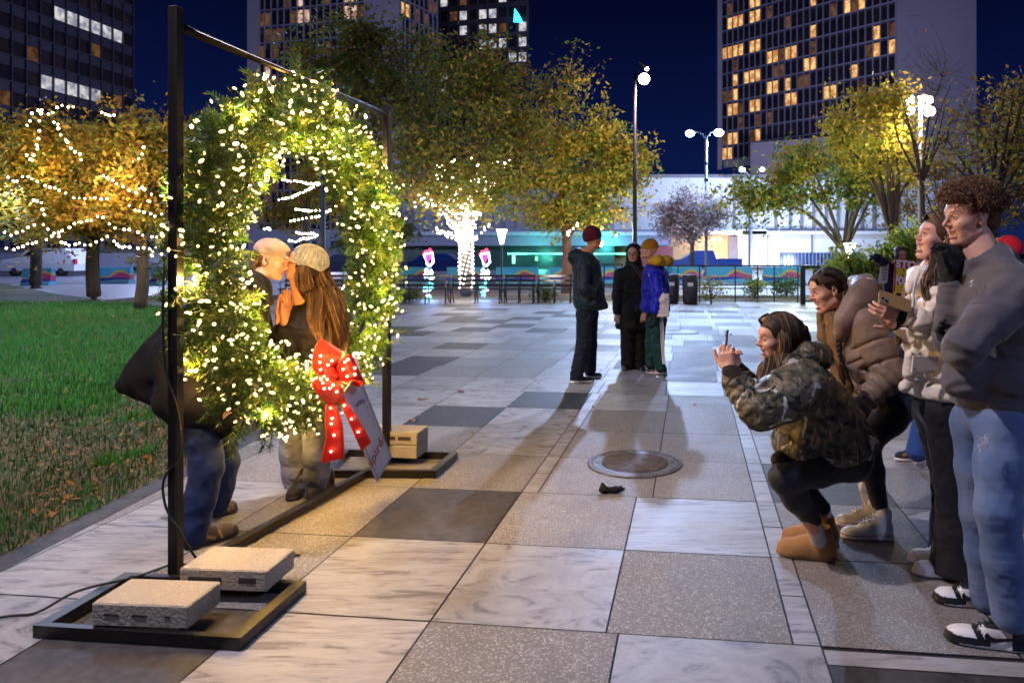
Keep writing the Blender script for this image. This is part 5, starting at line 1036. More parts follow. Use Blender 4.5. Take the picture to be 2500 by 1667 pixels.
def head_parts(smile=0, female=True, closed=False, nose=1.0, vox=.0026, ears=True, jaw=1.0, T=None, neck=None):
    """face forward is +y, up is +z, metres; smile: 0 closed, 1 wide open"""
    o = -.009*smile; w = .97 if female else 1.03
    p = [ell((0, -.018, .034), (.077*w, .094, .082)), ell((0, .026, -.018), (.064*w, .062, .080), k=.03), ell((0, .022, -.068+o), (.054*w*jaw, .052, .038), k=.03),
         ell((0, .066, -.098+o), (.018*jaw, .017, .015), k=.028), cap((-.026, .080, .021), (.026, .080, .021), .0085, k=.02), ell((0, .050, .038), (.056, .039, .040), k=.03)]
    for s in (-1, 1):
        p += [ell((s*.038, .058, -.024+.003*smile), (.023, .021, .018), k=.024), cap((s*.054, -.008, -.062), (s*.028, .050, -.092+o), .014, .012, k=.028)]
    p += [cap((0, .086, .014), (0, .100*nose**.3, -.016), .0066, .0080, k=.016), ell((0, .100+.009*nose, -.024), (.0088, .0098, .0078), k=.009), cap((0, .097, -.030), (0, .086, -.042), .006, .006, k=.012)]
    for s in (-1, 1):
        p += [ell((s*.0110, .095, -.028), (.0062, .0088, .0056), k=.008), ell((s*.0072, .100, -.0335), (.0030, .0040, .0026), k=.003, op='s')]
        p += [ell((s*.032, .098, .002), (.0170, .0145, .0105), k=.018, op='s'), ell((s*.031, .0750, .0015), (.0142, .0140, .0130), k=.003, mat=0)]
        p += [ell((s*.031, .0785, .0010), (.0118, .0122, .0050), k=.0006, mat=3)] if not closed else []
        if not closed: p += [ell((s*.0305, .0905, .0018), (.0050, .0050, .0050), mat=4, op='p')]
        zl = .0062 if not closed else -.0035
        p += [cap((s*.0195, .0865, zl-.0006), (s*.031, .0905, zl+.0006), .0012, .0015, k=.002, mat=5), cap((s*.031, .0905, zl+.0006), (s*.0435, .0815, zl-.0012), .0015, .0013, k=.002, mat=5)]
        p += [bx((s*.033, .080, .0275), (.0175, .030, .0026), np.array(Matrix.Rotation(s*-.10, 3, 'Y')), mat=5, op='p')]
        if ears:
            R_ = Matrix.Rotation(s*-.35, 3, 'Z') @ Matrix.Rotation(-.18, 3, 'X'); R_ = np.array(R_)
            p += [ell((s*.076*w, -.008, -.004), (.0080, .0185, .0300), R_, k=.006), ell((s*.075*w, -.004, -.026), (.0075, .010, .011), k=.006), ell((s*.0840*w, -.003, .002), (.0060, .0100, .0180), R_, k=.004, op='s'), ell((s*.081*w, .004, -.008), (.006, .006, .008), k=.004, op='s')]
    if smile < .3:
        p += [ell((0, .0890, -.0545), (.0185, .0075, .0042), k=.006, mat=1), ell((0, .0875, -.0630), (.0165, .0080, .0052), k=.006, mat=1), ell((0, .0985, -.0588), (.018, .0080, .0010), k=.003, op='s')]
    else:
        g = .005+.007*smile; wd = .020+.005*smile
        p += [ell((0, .0870, -.0520), (wd, .0085, .0046), k=.008, mat=1), ell((0, .0815, -.0610-2*g), (wd-.002, .0085, .0054), k=.008, mat=1),
              ell((0, .0960, -.0560-g), (wd*.98, .030, g+.0004), k=.003, op='s'), ell((0, .0670, -.0540-g*.35), (wd*.80, .0190, .0062), k=.0008, mat=2), ell((0, .060, -.056-g), (wd*.80, .0140, g+.003), k=.0008, mat=6)]
        if smile > .9: p.append(ell((0, .0625, -.0600-2*g+.003), (wd*.60, .0170, .0035), k=.0008, mat=2))
        for s in (-1, 1): p += [cap((s*.032, .076, -.032), (s*.040, .058, -.062), .008, .007, k=.02)]
    p += [cap((0, -.026, -.050), (0, -.040, -.130), .045*w, .046*w, k=.03)]
    V, Fs, mi = sdf_mesh(p, vox)
    mi2 = mi.copy(); C = V[Fs].mean(1)
    if T is not None: V = V@np.array(T.to_3x3()).T+np.array(T.translation)
    return V, Fs, mi2
def hand(w, d, n, side=1, s=1.0, curl=(.5, .5, .5, .5), spread=.12, thumb=(.8, .5), k2=1.0, mat_=0):
    """w wrist, d finger direction, n palm normal, side=+1 when the thumb lies along d x n"""
    w, d, n = Vector(w), Vector(d).normalized(), Vector(n); n = (n-d*n.dot(d)).normalized(); t = d.cross(n)*side; p = []
    q = lambda a, b, c=0: w+d*a*s+t*b*s+n*c*s
    p += [cap(w-d*.03*s, q(.02, 0), .024*s, .027*s, k=.012, mat=mat_)]
    for i, b in enumerate((.026, .009, -.009, -.026)): p.append(cap(q(.022, b*.75), q(.082, b*1.05), .0150*s, .0115*s, k=.010, mat=mat_))
    for i, (b, ln) in enumerate(((.028, .072), (.0095, .082), (-.0095, .076), (-.0275, .060))):
        base_ = q(.086-.004*abs(i-1), b*1.04); dd = (d+t*(b*spread*10)).normalized(); c = base_; ang_ = curl[i]
        for j, (f_, r_) in enumerate(((.45, .0092), (.32, .0082), (.25, .0074))):
            a = ang_*(j+.6)*k2; e_ = c+(dd*math.cos(a)+n*math.sin(a)).normalized()*ln*f_*s; p.append(cap(c, e_, r_*s, (r_-.0008)*s, k=.0035, mat=mat_)); c = e_
    b0 = q(.022, .028, .006); b1 = b0+(d*thumb[0]+t*1.0+n*thumb[1]).normalized()*.045*s; b2 = b1+(d*(thumb[0]+.5)+t*.45+n*thumb[1]).normalized()*.032*s; b3 = b2+(d*(thumb[0]+.7)+t*.15+n*thumb[1]).normalized()*.022*s
    p += [cap(b0, b1, .0165*s, .0125*s, k=.012, mat=mat_), cap(b1, b2, .0108*s, .0100*s, k=.004, mat=mat_), cap(b2, b3, .0096*s, .0082*s, k=.003, mat=mat_)]
    return p
def make_body(par, limb, heads, hands, sk='fair', vox=.010):
    parts = [sdf_mesh(limb, vox)]+[sdf_mesh(h, .0034) for h in hands]+heads
    V, Fs, mi = joinmesh(parts); mats = [SK[sk]]+HM[1:]; return meshobj('body', V, Fs, mats, par, mi, True)
def strands(name, par, paths, mats, r=.0016, seed=0, n=3):
    rr = random.Random(seed); mb = MB()
    for pth in paths: k = len(pth); mb.tube(pth, [r*(1-.55*i/(k-1)) for i in range(k)], n, rr.choice(range(len(mats))), cap=False)
    return mb.build(name, mats, par, True)
def chain_strands(pts, rs, n, seed=0, wave=.004, lo=.88, hi=1.10):
    rr = random.Random(seed); c = smooth_path(pts, 5); k = len(c); rad = [np.interp(i/(k-1), np.linspace(0, 1, len(rs)), rs) for i in range(k)]; out = []; fr_ = []; prev = None
    for i in range(k):
        d = c[min(i+1, k-1)]-c[max(i-1, 0)]; a, b, d = frame_from(d)
        if prev is not None: a = (prev-d*prev.dot(d)).normalized(); b = d.cross(a)
        prev = a; fr_.append((a, b))
    for _ in range(n):
        th = rr.random()*6.283; q = rr.uniform(lo, hi); ph = rr.random()*6; w = rr.uniform(.3, 1)*wave; i0 = rr.choice((0, 0, 0, 1, 2)); i1 = k-rr.choice((0, 0, 1, 2)); dth = rr.uniform(-.35, .35)
        out.append([c[i]+(fr_[i][0]*math.cos(th+dth*i/k)+fr_[i][1]*math.sin(th+dth*i/k))*(rad[i]*q+w*math.sin(ph+i*.7)) for i in range(i0, i1)])
    return out
def scalp_strands(T, n, seed=0, drop=1.9, rx=.0875, ry=.110, rz=.0945, back=False, cz=.038, cyy=-.018):
    rr = random.Random(seed); out = []
    for _ in range(n):
        pts = []
        if back:
            az = rr.uniform(-1.35, 1.35); st = rr.uniform(.34, .5); 
            for i in range(10):
                ph = st+(2.5-st)*i/9; x = rx*math.sin(az)*(.55+.45*math.sin(ph)); z = cz+rz*math.cos(az)*math.sin(ph)*1.0-(.02*(i/9)); y = cyy+ry*math.cos(ph)*1.0; pts.append(T @ Vector((x, y, z)))
        else:
            s = rr.choice((-1, 1)); y0 = rr.uniform(-.104, .104); ye = y0-.03*rr.random()-(.055 if y0 > .03 else 0); f = math.sqrt(max(.05, 1-(y0/.110)**2)); j = rr.uniform(.985, 1.07)
            for i in range(9):
                ph = .04+drop*i/8; yy = cyy+y0+(ye-y0)*i/8; pts.append(T @ Vector((s*rx*f*j*math.sin(min(ph, 1.75)), yy, cz+rz*f*j*math.cos(min(ph, 1.75))-(max(0, ph-1.75))*.07)))
        out.append(pts)
    return out
def fringe(T, n, seed=0):                                          # hair swept sideways and down from a centre parting over the forehead edge
    rr = random.Random(seed); out = []
    for _ in range(n):
        s = rr.choice((-1, 1)); y = rr.uniform(.035, .085); j = rr.uniform(1.0, 1.06); pts = []
        for i in range(8):
            a = i/7; x = s*(.006+.080*a); z = .038+.094*math.sqrt(max(.02, 1-(y/.112)**2))*(1-a*a)*j-.02*a; yy = -.018+(y+.022)*(1-.75*a*a)*j; pts.append(T @ Vector((x, yy, z)))
        out.append(pts)
    return out
def cloth(name, c, rough=.75, c2=None, sc=5, bump=(55, .35, .004), sheen=.15, crease=(5.0, 1.0, .055)):
    m = mat(name, c, rough, var=(sc, c2 or tuple(x*.72 for x in c), .2), bump=bump, sheen=sheen*.6, spec=.22); return creased(m, *crease)
def creased(m, sc, st, dist):                                      # sharp fabric creases under the weave
    n = m.node_tree; N = n.nodes.new; L = n.links.new; t = N('ShaderNodeTexNoise'); t.noise_type = 'RIDGED_MULTIFRACTAL'; t.inputs['Scale'].default_value = sc; t.inputs['Detail'].default_value = 2.5; t.inputs['Distortion'].default_value = .8
    mp = N('ShaderNodeMapping'); mp.inputs['Rotation'].default_value = (.5, .3, .2); mp.inputs['Scale'].default_value = (1, 1, 1.9); L(N('ShaderNodeTexCoord').outputs['Object'], mp.inputs[0]); L(mp.outputs[0], t.inputs[0])
    q = N('ShaderNodeBump'); q.inputs['Strength'].default_value = st; q.inputs['Distance'].default_value = dist; q.invert = True; L(t.outputs[0], q.inputs['Height']); b = n.nodes['Principled BSDF']
    l = b.inputs['Normal'].links
    if l: L(q.outputs[0], l[0].from_node.inputs['Normal'])
    else: L(q.outputs[0], b.inputs['Normal'])
    return m
def shoe(par, heel, toe, mats, style='trainer', h=.03, yaw_up=0, s=1.0, name='shoe', label=None, lift=0):
    """heel/toe = ground points; mats = [upper, sole, accent, accent2]"""
    heel, toe = Vector(heel), Vector(toe); d = Vector((toe.x-heel.x, toe.y-heel.y, 0)); L_ = d.length; d.normalize(); sx2 = L_/.285
    T = Matrix((d, Vector((-d.y, d.x, 0)), Vector((0, 0, 1)))).transposed().to_4x4(); T.translation = Vector((heel.x, heel.y, lift))
    hh = {'boot': .028, 'converse': .030, 'dunk': .028, 'runner': .026, 'hike': .028}.get(style, .024)
    p = [ell((.052, 0, hh*.5), (.050, .037, hh*.62), k=.02, mat=1), ell((.130, .004, hh*.5), (.075, .034, hh*.60), k=.02, mat=1), ell((.205, .0, hh*.5+.002), (.082, .047, hh*.60), k=.02, mat=1)]
    p += [bx((.14, 0, -.02), (.2, .1, .02), k=.004, op='s')]
    u = [ell((.055, 0, .052), (.047, .033, .046), k=.02), ell((.125, 0, .050), (.055, .035, .042), k=.025), ell((.200, 0, .036), (.078, .042, .031), k=.02)]
    if style == 'boot': u = [ell((.058, 0, .065), (.056, .044, .06), k=.02), ell((.13, 0, .062), (.075, .045, .055), k=.03), ell((.205, 0, .048), (.078, .050, .042), k=.03), cap((.072, 0, .07), (.080, 0, .135), .052, .056, k=.02), cap((.080, 0, .12), (.082, 0, .17), .041, .044, k=.004, op='s')]
    elif style == 'converse': u += [cap((.060, 0, .06), (.055, 0, .135), .040, .040, k=.02), cap((.075, 0, .10), (.16, 0, .062), .030, .024, k=.02)]
    else: u += [cap((.050, 0, .06), (.052, 0, .092), .036, .034, k=.015), cap((.085, 0, .085), (.15, 0, .058), .022, .018, k=.015)]
    p += u
    P_ = lambda pr: p.append(pr)
    if style == 'dunk':                                            # dark overlays on a light upper
        for pr in (ell((.262, 0, .020), (.045, .06, .026), mat=2, op='p'), bx((.205, .055, .027), (.075, .02, .013), mat=2, op='p'), bx((.205, -.055, .027), (.075, .02, .013), mat=2, op='p'), bx((.172, 0, .060), (.012, .06, .045), np.array(Matrix.Rotation(.45, 3, 'Y')), mat=2, op='p'), bx((.018, 0, .06), (.040, .06, .05), mat=2, op='p'), bx((.08, 0, .092), (.07, .06, .014), mat=2, op='p'), cap((.115, 0, .10), (.165, 0, .082), .012, mat=2, op='p')): P_(pr)
    if style == 'runner':
        P_(ell((.262, 0, .030), (.04, .07, .030), mat=2, op='p')); P_(bx((.125, 0, .050), (.022, .06, .030), np.array(Matrix.Rotation(.5, 3, 'Y')), mat=3, op='p')); P_(bx((.03, 0, .05), (.04, .06, .02), mat=2, op='p'))
    if style == 'converse': P_(ell((.262, 0, .035), (.038, .07, .035), mat=1, op='p')); P_(bx((.14, 0, .0295), (.2, .09, .0014), mat=2, op='p'))
    if style == 'stripes':
        for k in range(3): P_(bx((.105+.020*k, 0, .052), (.0045, .07, .036), np.array(Matrix.Rotation(-.5, 3, 'Y')), mat=2, op='p'))
        P_(bx((.195, 0, .055), (.040, .07, .009), np.array(Matrix.Rotation(.25, 3, 'Y')), mat=3, op='p'))
    if style == 'hike': P_(ell((.262, 0, .030), (.035, .07, .026), mat=1, op='p')); P_(bx((.10, 0, .045), (.05, .06, .007), np.array(Matrix.Rotation(.4, 3, 'Y')), mat=2, op='p')); P_(bx((.17, 0, .04), (.006, .06, .02), np.array(Matrix.Rotation(-.4, 3, 'Y')), mat=2, op='p'))
    V, Fs, mi = sdf_mesh(p, .0042); V = V*np.array([sx2, s, s]); V = V@np.array(T.to_3x3()).T+np.array(T.translation)
    o = meshobj(name, V, Fs, mats, par, mi, True)
    if label: o['label'] = label
    if style in ('dunk', 'converse', 'hike', 'stripes', 'runner'):
        mb = MB()
        for k in range(5):
            x = .108+.017*k; z = .112-.0098*k+(.016 if style == 'converse' else 0)
            mb.tube([T @ Vector((x*sx2, -.020, z-.004)), T @ Vector(((x+.006)*sx2, 0, z+.004)), T @ Vector((x*sx2, .020, z-.004))], .0028, 5)
        if style == 'converse' or style == 'dunk': mb.tube([T @ Vector((.10*sx2, -.01, .112)), T @ Vector((.095*sx2, -.035, .098)), T @ Vector((.12*sx2, -.042, .082))], .0022, 4)
        mb.build('lace', mats[2] if style == 'dunk' else mats[1] if style == 'converse' else mats[0], o, True)
    if style == 'dunk':                                            # curved check mark on both sides
        for sy in (-1, 1):
            up = [(.150, .030), (.138, .040), (.137, .052), (.146, .066), (.150, .052), (.162, .044), (.185, .042), (.02, .058)]; pth = [(.146, .066), (.139, .050), (.142, .036), (.155, .030), (.110, .043), (.055, .064)]
            out_ = [(.150, .067), (.138, .056), (.134, .042), (.140, .031), (.120, .029), (.090, .040), (.045, .060), (.098, .050), (.128, .046)]
            out_ = [(.152, .066), (.141, .060), (.132, .048), (.130, .038), (.137, .031), (.122, .030), (.100, .036), (.070, .050), (.040, .066), (.085, .055), (.110, .049), (.121, .050), (.131, .060), (.141, .066)]
            q = [T @ Vector((x*sx2, sy*(.0405-.25*max(0, z-.045)), z)) for x, z in ([(.165, .062), (.150, .062), (.138, .054), (.134, .043), (.138, .034), (.126, .031), (.105, .036), (.072, .049), (.038, .064), (.080, .060), (.112, .056), (.120, .050)])]
    return o
def sock(par, a, b, r0, r1, m, label=None):
    V = [cap(a, b, r0, r1, k=.01)]; o = sdf_obj('sock', V, .005, m, par); 
    if label: o['label'] = label
    return o
def ridged(a, b, r0, r1, n, amp, k=.03, mat_=0): return cap(a, b, r0, r1, k, mat_, 'u', (n, amp))
def fig(label, at, group=None):
    o = empty('person', (at[0], at[1], 0)); tag(o, label, 'person', group); return o
M['hair_brown'] = mat('hair_brown', (.085, .045, .024), .55, spec=.35); M['hair_dark'] = mat('hair_dark', (.020, .012, .008), .55, spec=.35); M['hair_light'] = mat('hair_highlight', (.34, .20, .10), .5, spec=.4); M['hair_mid'] = mat('hair_mid', (.11, .056, .027), .5, spec=.4)
M['hair_red'] = mat('hair_auburn', (.15, .062, .025), .5, spec=.5); M['hair_black'] = mat('hair_black', (.008, .006, .006), .4)
M['denim'] = cloth('denim', (.07, .13, .30), .85, (.16, .22, .38), 6, (180, .3, .002), .15, (7, .25, .015)); M['denim_dark'] = cloth('denim_dark', (.009, .020, .075), .85, (.016, .034, .11), 8, (180, .3, .002), .1, (7, .25, .015)); M['denim_grey'] = cloth('denim_grey', (.14, .15, .21), .85, (.21, .22, .28), 7, (180, .3, .002), .1, (8, .25, .015))
M['black_knit'] = cloth('black_knit', (.007, .007, .010), .8, (.012, .012, .016), 12); M['sole_white'] = mat('sole_white', (.78, .78, .80), .5); M['shoe_white'] = mat('shoe_white', (.80, .80, .84), .45); M['shoe_black'] = mat('shoe_black', (.012, .013, .018), .4); M['sole_dark'] = mat('sole_dark', (.02, .02, .025), .6)
# ==================================================================== curly haired teenager
def teen():
    o = fig('tall teenager with brown curly hair in a grey sweatshirt and ripped blue jeans', (X_(2440, 2.87), 2.87))
    hc = P(2367, 531, 2.95); T = headframe(hc, (-1, -.10, -.06), (-.06, -.02, 1), .98); hd = head_parts(.55, False, jaw=.95, T=T, nose=1.3)
    nb = P(2418, 650, 2.90)
    sh_n, el_n, wr_n = P(2478, 712, 2.70), P(2352, 850, 2.60), P(2345, 858, 2.84); sh_f, el_f, wr_f = P(2405, 715, 3.08), P(2318, 822, 2.97), P(2324, 682, 2.95)
    pel = P(2425, 985, 2.86); hn, kn, an = P(2450, 1035, 2.76), P(2436, 1245, 2.70), P(2462, 1480, 2.72); hf, kf, af = P(2385, 1035, 2.98), P(2392, 1250, 3.00), P(2408, 1440, 3.04)
    limb = [cap(hc+Vector((.02, 0, -.05)), nb, .052, .058, k=.03), cap(nb, sh_n, .035, .04), cap(nb, sh_f, .035, .04), cap(nb, pel, .05, .11), cap(sh_n, el_n, .045, .036), cap(el_n, wr_n, .035, .026), cap(sh_f, el_f, .045, .036), cap(el_f, wr_f, .035, .026), cap(hn, kn, .07, .05), cap(kn, an, .048, .035), cap(hf, kf, .07, .05), cap(kf, af, .048, .035), cap(pel, hn, .1, .08), cap(pel, hf, .1, .08)]
    limb += [cap(T @ Vector((0, -.02, -.075)), nb+Vector((-.01, 0, .02)), .050, .056, k=.02), cap(T @ Vector((.0, .03, -.10)), nb+Vector((-.04, 0, 0)), .026, .030, k=.03)]
    V_h = hand(wr_f, (-.05, -.15, 1), (-.7, .3, .1), 1, .8, (.9, 1, 1.1, 1.2), k2=1.1)
    make_body(o, limb, [hd], [], 'fair', .007)
    g = M['sweat'] = cloth('grey_sweatshirt', (.110, .102, .118), .9, (.095, .088, .10), 3, (320, .35, .0015), .3)
    chest = P(2440, 760, 2.88); belly = P(2432, 930, 2.87)
    pr = [ell(chest, (.165, .215, .20), k=.06), ell(belly, (.165, .20, .18), k=.08), cap(nb+Vector((.01, 0, .0)), chest, .085, .14, k=.05), cap(P(2430, 985, 2.87)+Vector((0, -.06, 0)), P(2430, 985, 2.87)+Vector((0, .06, 0)), .135, .135, k=.05)]
    pr += chain([sh_n+Vector((-.005, 0, -.02)), sh_n.lerp(el_n, .5), el_n], [.096, .078, .066], k=.05, wave=(3, .004))+[ridged(el_n, wr_n, .070, .06, 4, .006, .04)]+chain([sh_f+Vector((0, 0, -.02)), sh_f.lerp(el_f, .5), el_f], [.092, .074, .062], k=.05, wave=(2, .005))+[ridged(el_f, wr_f+Vector((0, 0, -.01)), .066, .050, 5, .005, .03)]
    pr += [ell(P(2350, 905, 2.84), (.07, .09, .04), k=.05), ell(P(2350, 940, 2.80), (.075, .08, .05), k=.05)]
    pr += [cap(nb, sh_n, .085, .09, k=.05), cap(nb, sh_f, .085, .09, k=.05), cap(nb+Vector((-.035, 0, .06)), nb+Vector((-.10, 0, .22)), .062, .07, k=.006, op='s'), bx(P(2430, 1060, 2.87), (.3, .3, .107), k=.02, op='s')]
    sdf_obj('sweatshirt', pr, .0062, g, o, fold=(.0035, .16), seed=4)
    # seams, collar rib and a small chest mark
    mb = MB(); c = nb+Vector((-.035, 0, .018)); ax = Vector((-.50, 0, .87)).normalized(); a, b, d = frame_from(ax)
    mb.tube([c+(a*math.cos(t)*.078+b*math.sin(t)*.074) for t in [6.283*i/28 for i in range(29)]], .010, 7, cap=False); mb.build('collar', g, o, True)
    a = P(2372, 692, 2.66); mb = MB(); mb.tube([a+Vector((.006, 0, .012)), a+Vector((-.004, 0, .006)), a+Vector((.005, 0, -.002)), a+Vector((-.006, 0, -.010)), a+Vector((.002, -.002, -.014))], .003, 5); mb.build('chest_logo', M['white'], o, True)
    gl = M['black_glove'] = mat('black_glove', (.006, .006, .008), .9, bump=(120, .4, .002)); gw = wr_f+Vector((-.002, 0, -.012))
    pr = [cap(gw, gw+Vector((0, 0, .03)), .046, .048, k=.02), ell(gw+Vector((-.004, 0, .095)), (.056, .045, .062), k=.03), ell(gw+Vector((-.03, .0, .125)), (.034, .040, .030), k=.02), cap(gw+Vector((-.01, -.035, .07)), gw+Vector((-.045, -.035, .12)), .018, .014, k=.015)]+hand(gw+Vector((0, 0, .03)), (-.15, -.1, 1), (-1, .2, .1), 1, 1.12, (.8, .9, 1., 1.1), mat_=0)
    sdf_obj('glove', pr, .005, gl, o, fold=(.003, .05)); pr = hand(wr_n, (-.2, .6, .4), (0, 0, 1), 1, 1.1, (.7, .7, .8, .9)); sdf_obj('glove', pr, .005, gl, o)
    # jeans
    pr = [cap(P(2425, 985, 2.87), hn, .115, .105, k=.05), cap(P(2420, 985, 2.87), hf, .115, .10, k=.05)]+chain([hn, hn.lerp(kn, .5), kn, kn.lerp(an, .5), an+Vector((.01, 0, -.03))], [.102, .092, .078, .072, .070], k=.03)+chain([hf, hf.lerp(kf, .5), kf, kf.lerp(af, .5), af+Vector((0, 0, -.03))], [.098, .088, .074, .068, .064], k=.03)
    jm = M['denim']; jn = sdf_obj('jeans', pr, .0065, [jm], o, fold=(.0035, .10), seed=9)
    seam = mat('seam', (.30, .34, .42), .8)
    mb = MB(); path = [P(2448, 1000, 2.66), P(2436, 1060, 2.635), P(2438, 1150, 2.62), P(2435, 1240, 2.60), P(2452, 1330, 2.61), P(2464, 1420, 2.62), P(2455, 1478, 2.63)]
    rip = MB(); rr = random.Random(2); c = P(2398, 1078, 2.64)
    for i in range(60): a = c+Vector((rr.uniform(-.02, .02), rr.uniform(-.012, .0), rr.uniform(-.028, .028))); rip.tube([a, a+Vector((rr.uniform(-.015, .015), -.006, rr.uniform(-.02, .004)))], .0011, 3)
    rip.build('rip', mat('frayed_cotton', (.62, .66, .72), .9), jn)
    pk = MB()
    dm = [M['shoe_white'], M['sole_white'], M['shoe_black'], M['shoe_black']]
    t1, h1 = G(2303, 1558), G(2510, 1590); t2, h2 = G(2276, 1466), G(2420, 1482)
    for hp, tp, lb in ((h1, t1, 'black and white low basketball shoe'), (h2, t2, 'black and white low basketball shoe')):
        s_ = shoe(o, hp, tp, dm, 'dunk', label=lb)
        d = (tp-hp); L_ = d.length; d.normalize(); sd_ = Vector((-d.y, d.x, 0)); sd_ = sd_ if sd_.y < 0 else -sd_; sx2 = L_/.285
        pts = [(.150, .066), (.141, .056), (.137, .044), (.143, .035), (.130, .031), (.112, .034), (.085, .043), (.040, .060), (.080, .055), (.108, .051), (.120, .050), (.126, .058), (.134, .066)]
        out = [hp+d*(x+.024)*sx2+sd_*(.0405+.004*(x > .08)-.30*max(0, z-.046))+Vector((0, 0, z)) for x, z in [(.118, .068), (.127, .056), (.126, .044), (.115, .037), (.095, .036), (.062, .042), (.022, .054), (.020, .060), (.060, .055), (.090, .052), (.104, .055)]]
        mb = MB(); mb.prism(out, .0025); mb.build('side_emblem', M['shoe_black'], s_)
        mb = MB(); mb.tube([hp+d*.085*sx2+Vector((0, 0, .09)), hp+d*.078*sx2+Vector((0, 0, .125))], [.022, .017], 8); mb.build('tongue', M['shoe_white'], s_, True)
    # curly hair: a dense ball of small curls
    rr = random.Random(5); pr = [ell((0, -.030, .060), (.088, .106, .082)), ell((0, .058, .092), (.072, .052, .036), k=.03), ell((0, -.07, -.005), (.068, .055, .075), k=.03), ell((0, -.02, .10), (.085, .10, .055), k=.03)]
    V, Fs, mi = sdf_mesh(pr, .006); V = V@np.array(T.to_3x3()).T+np.array(T.translation); hr = meshobj('hair', V, Fs, M['hair_brown'], o, mi, True)
    mb = MB(); cnt = 0
    while cnt < 6500:
        v = Vector((rr.gauss(0, 1), rr.gauss(0, 1), rr.gauss(0, 1))).normalized(); pz = rr.random()
        if v.z < -.75: continue
        base_ = Vector((v.x*.090, -.022+v.y*.112, .052+v.z*.092))
        if base_.y > .035 and base_.z < .070: continue                              # face stays clear
        if base_.z < .015 and base_.y > -.020: continue
        if base_.z < -.045 : base_.y = min(base_.y, -.05)
        if abs(base_.x) > .062 and base_.z < .020 and base_.y > -.045: continue
        top = base_.z > .03; o_ = (1.0+(.26 if top else .06)*rr.random()); c = Vector((base_.x*o_, (base_.y+.022)*o_-.022+(.022 if top and base_.y > .02 else 0), .052+(base_.z-.052)*o_+(.004 if top else 0)))
        R0 = rr.uniform(.003, .0065) if top else .0035; a, b, dd = frame_from(Vector((rr.gauss(0, 1), rr.gauss(0, 1), rr.gauss(0, 1)))); nn = 7; ph = rr.random()*6
        pth = [T @ (c+(a*math.cos(ph+i*.8)+b*math.sin(ph+i*.8))*R0+dd*(.0022*i-.006)) for i in range(nn)]
        mb.tube(pth, .0011, 3, rr.choice((0, 1, 1, 2)), cap=False); cnt += 1
    mb.build('curls', [M['hair_brown'], M['hair_red'], mat('hair_gold_brown', (.30, .15, .06), .5)], hr)
teen()
# ==================================================================== woman in the cream puffer
def phone(par_label, c, up, nrm, body, screen_side=1, cat='phone', cam=True, size=(.072, .148, .009)):
    up = Vector(up).normalized(); nrm = Vector(nrm); nrm = (nrm-up*nrm.dot(up)).normalized(); sx = up.cross(nrm); o = empty('phone', tuple(c)); tag(o, par_label, cat)
    w, h, t = size; c = Vector(c); k = 5; cr = .011; poly = []
    for qx, qy, a0 in ((1, 1, 0), (-1, 1, 90), (-1, -1, 180), (1, -1, 270)):
        for i in range(k): a = R(a0+90*i/(k-1)); poly.append((qx*(w/2-cr)+cr*math.cos(a), qy*(h/2-cr)+cr*math.sin(a)))
    mb = MB(); mb.prism([c+sx*x+up*y-nrm*t/2 for x, y in poly], t if sx.cross(up).dot(nrm) > 0 else -t); mb.build('case', body, o)
    if cam:
        q = c+nrm*(t/2+.001)+up*(h*.5-.024)-sx*(w*.5-.022); mb = MB(); mb.prism([q+sx*x*.016+up*y*.017 for x, y in ((-1, -1), (1, -1), (1, 1), (-1, 1))], .0015); cb = mb.build('camera_plate', mat('camera_plate', (.30, .24, .20), .3), o)
        for dx, dy in ((0, .008), (0, -.008)): mb = MB(); mb.lathe(q+nrm*.0015+up*dy+sx*(.004 if dy > 0 else -.004), [(.0065, 0), (.0065, .002), (.004, .0022), (0, .0018)], 12, 0, nrm); mb.build('lens', M['iris'], cb, True)
    mb = MB(); q = c-nrm*(t/2+.0006); mb.prism([q+sx*x*(w/2-.004)+up*y*(h/2-.004) for x, y in ((-1, -1), (1, -1), (1, 1), (-1, 1))], .0005); mb.build('screen', M['car_glass'], o); return o
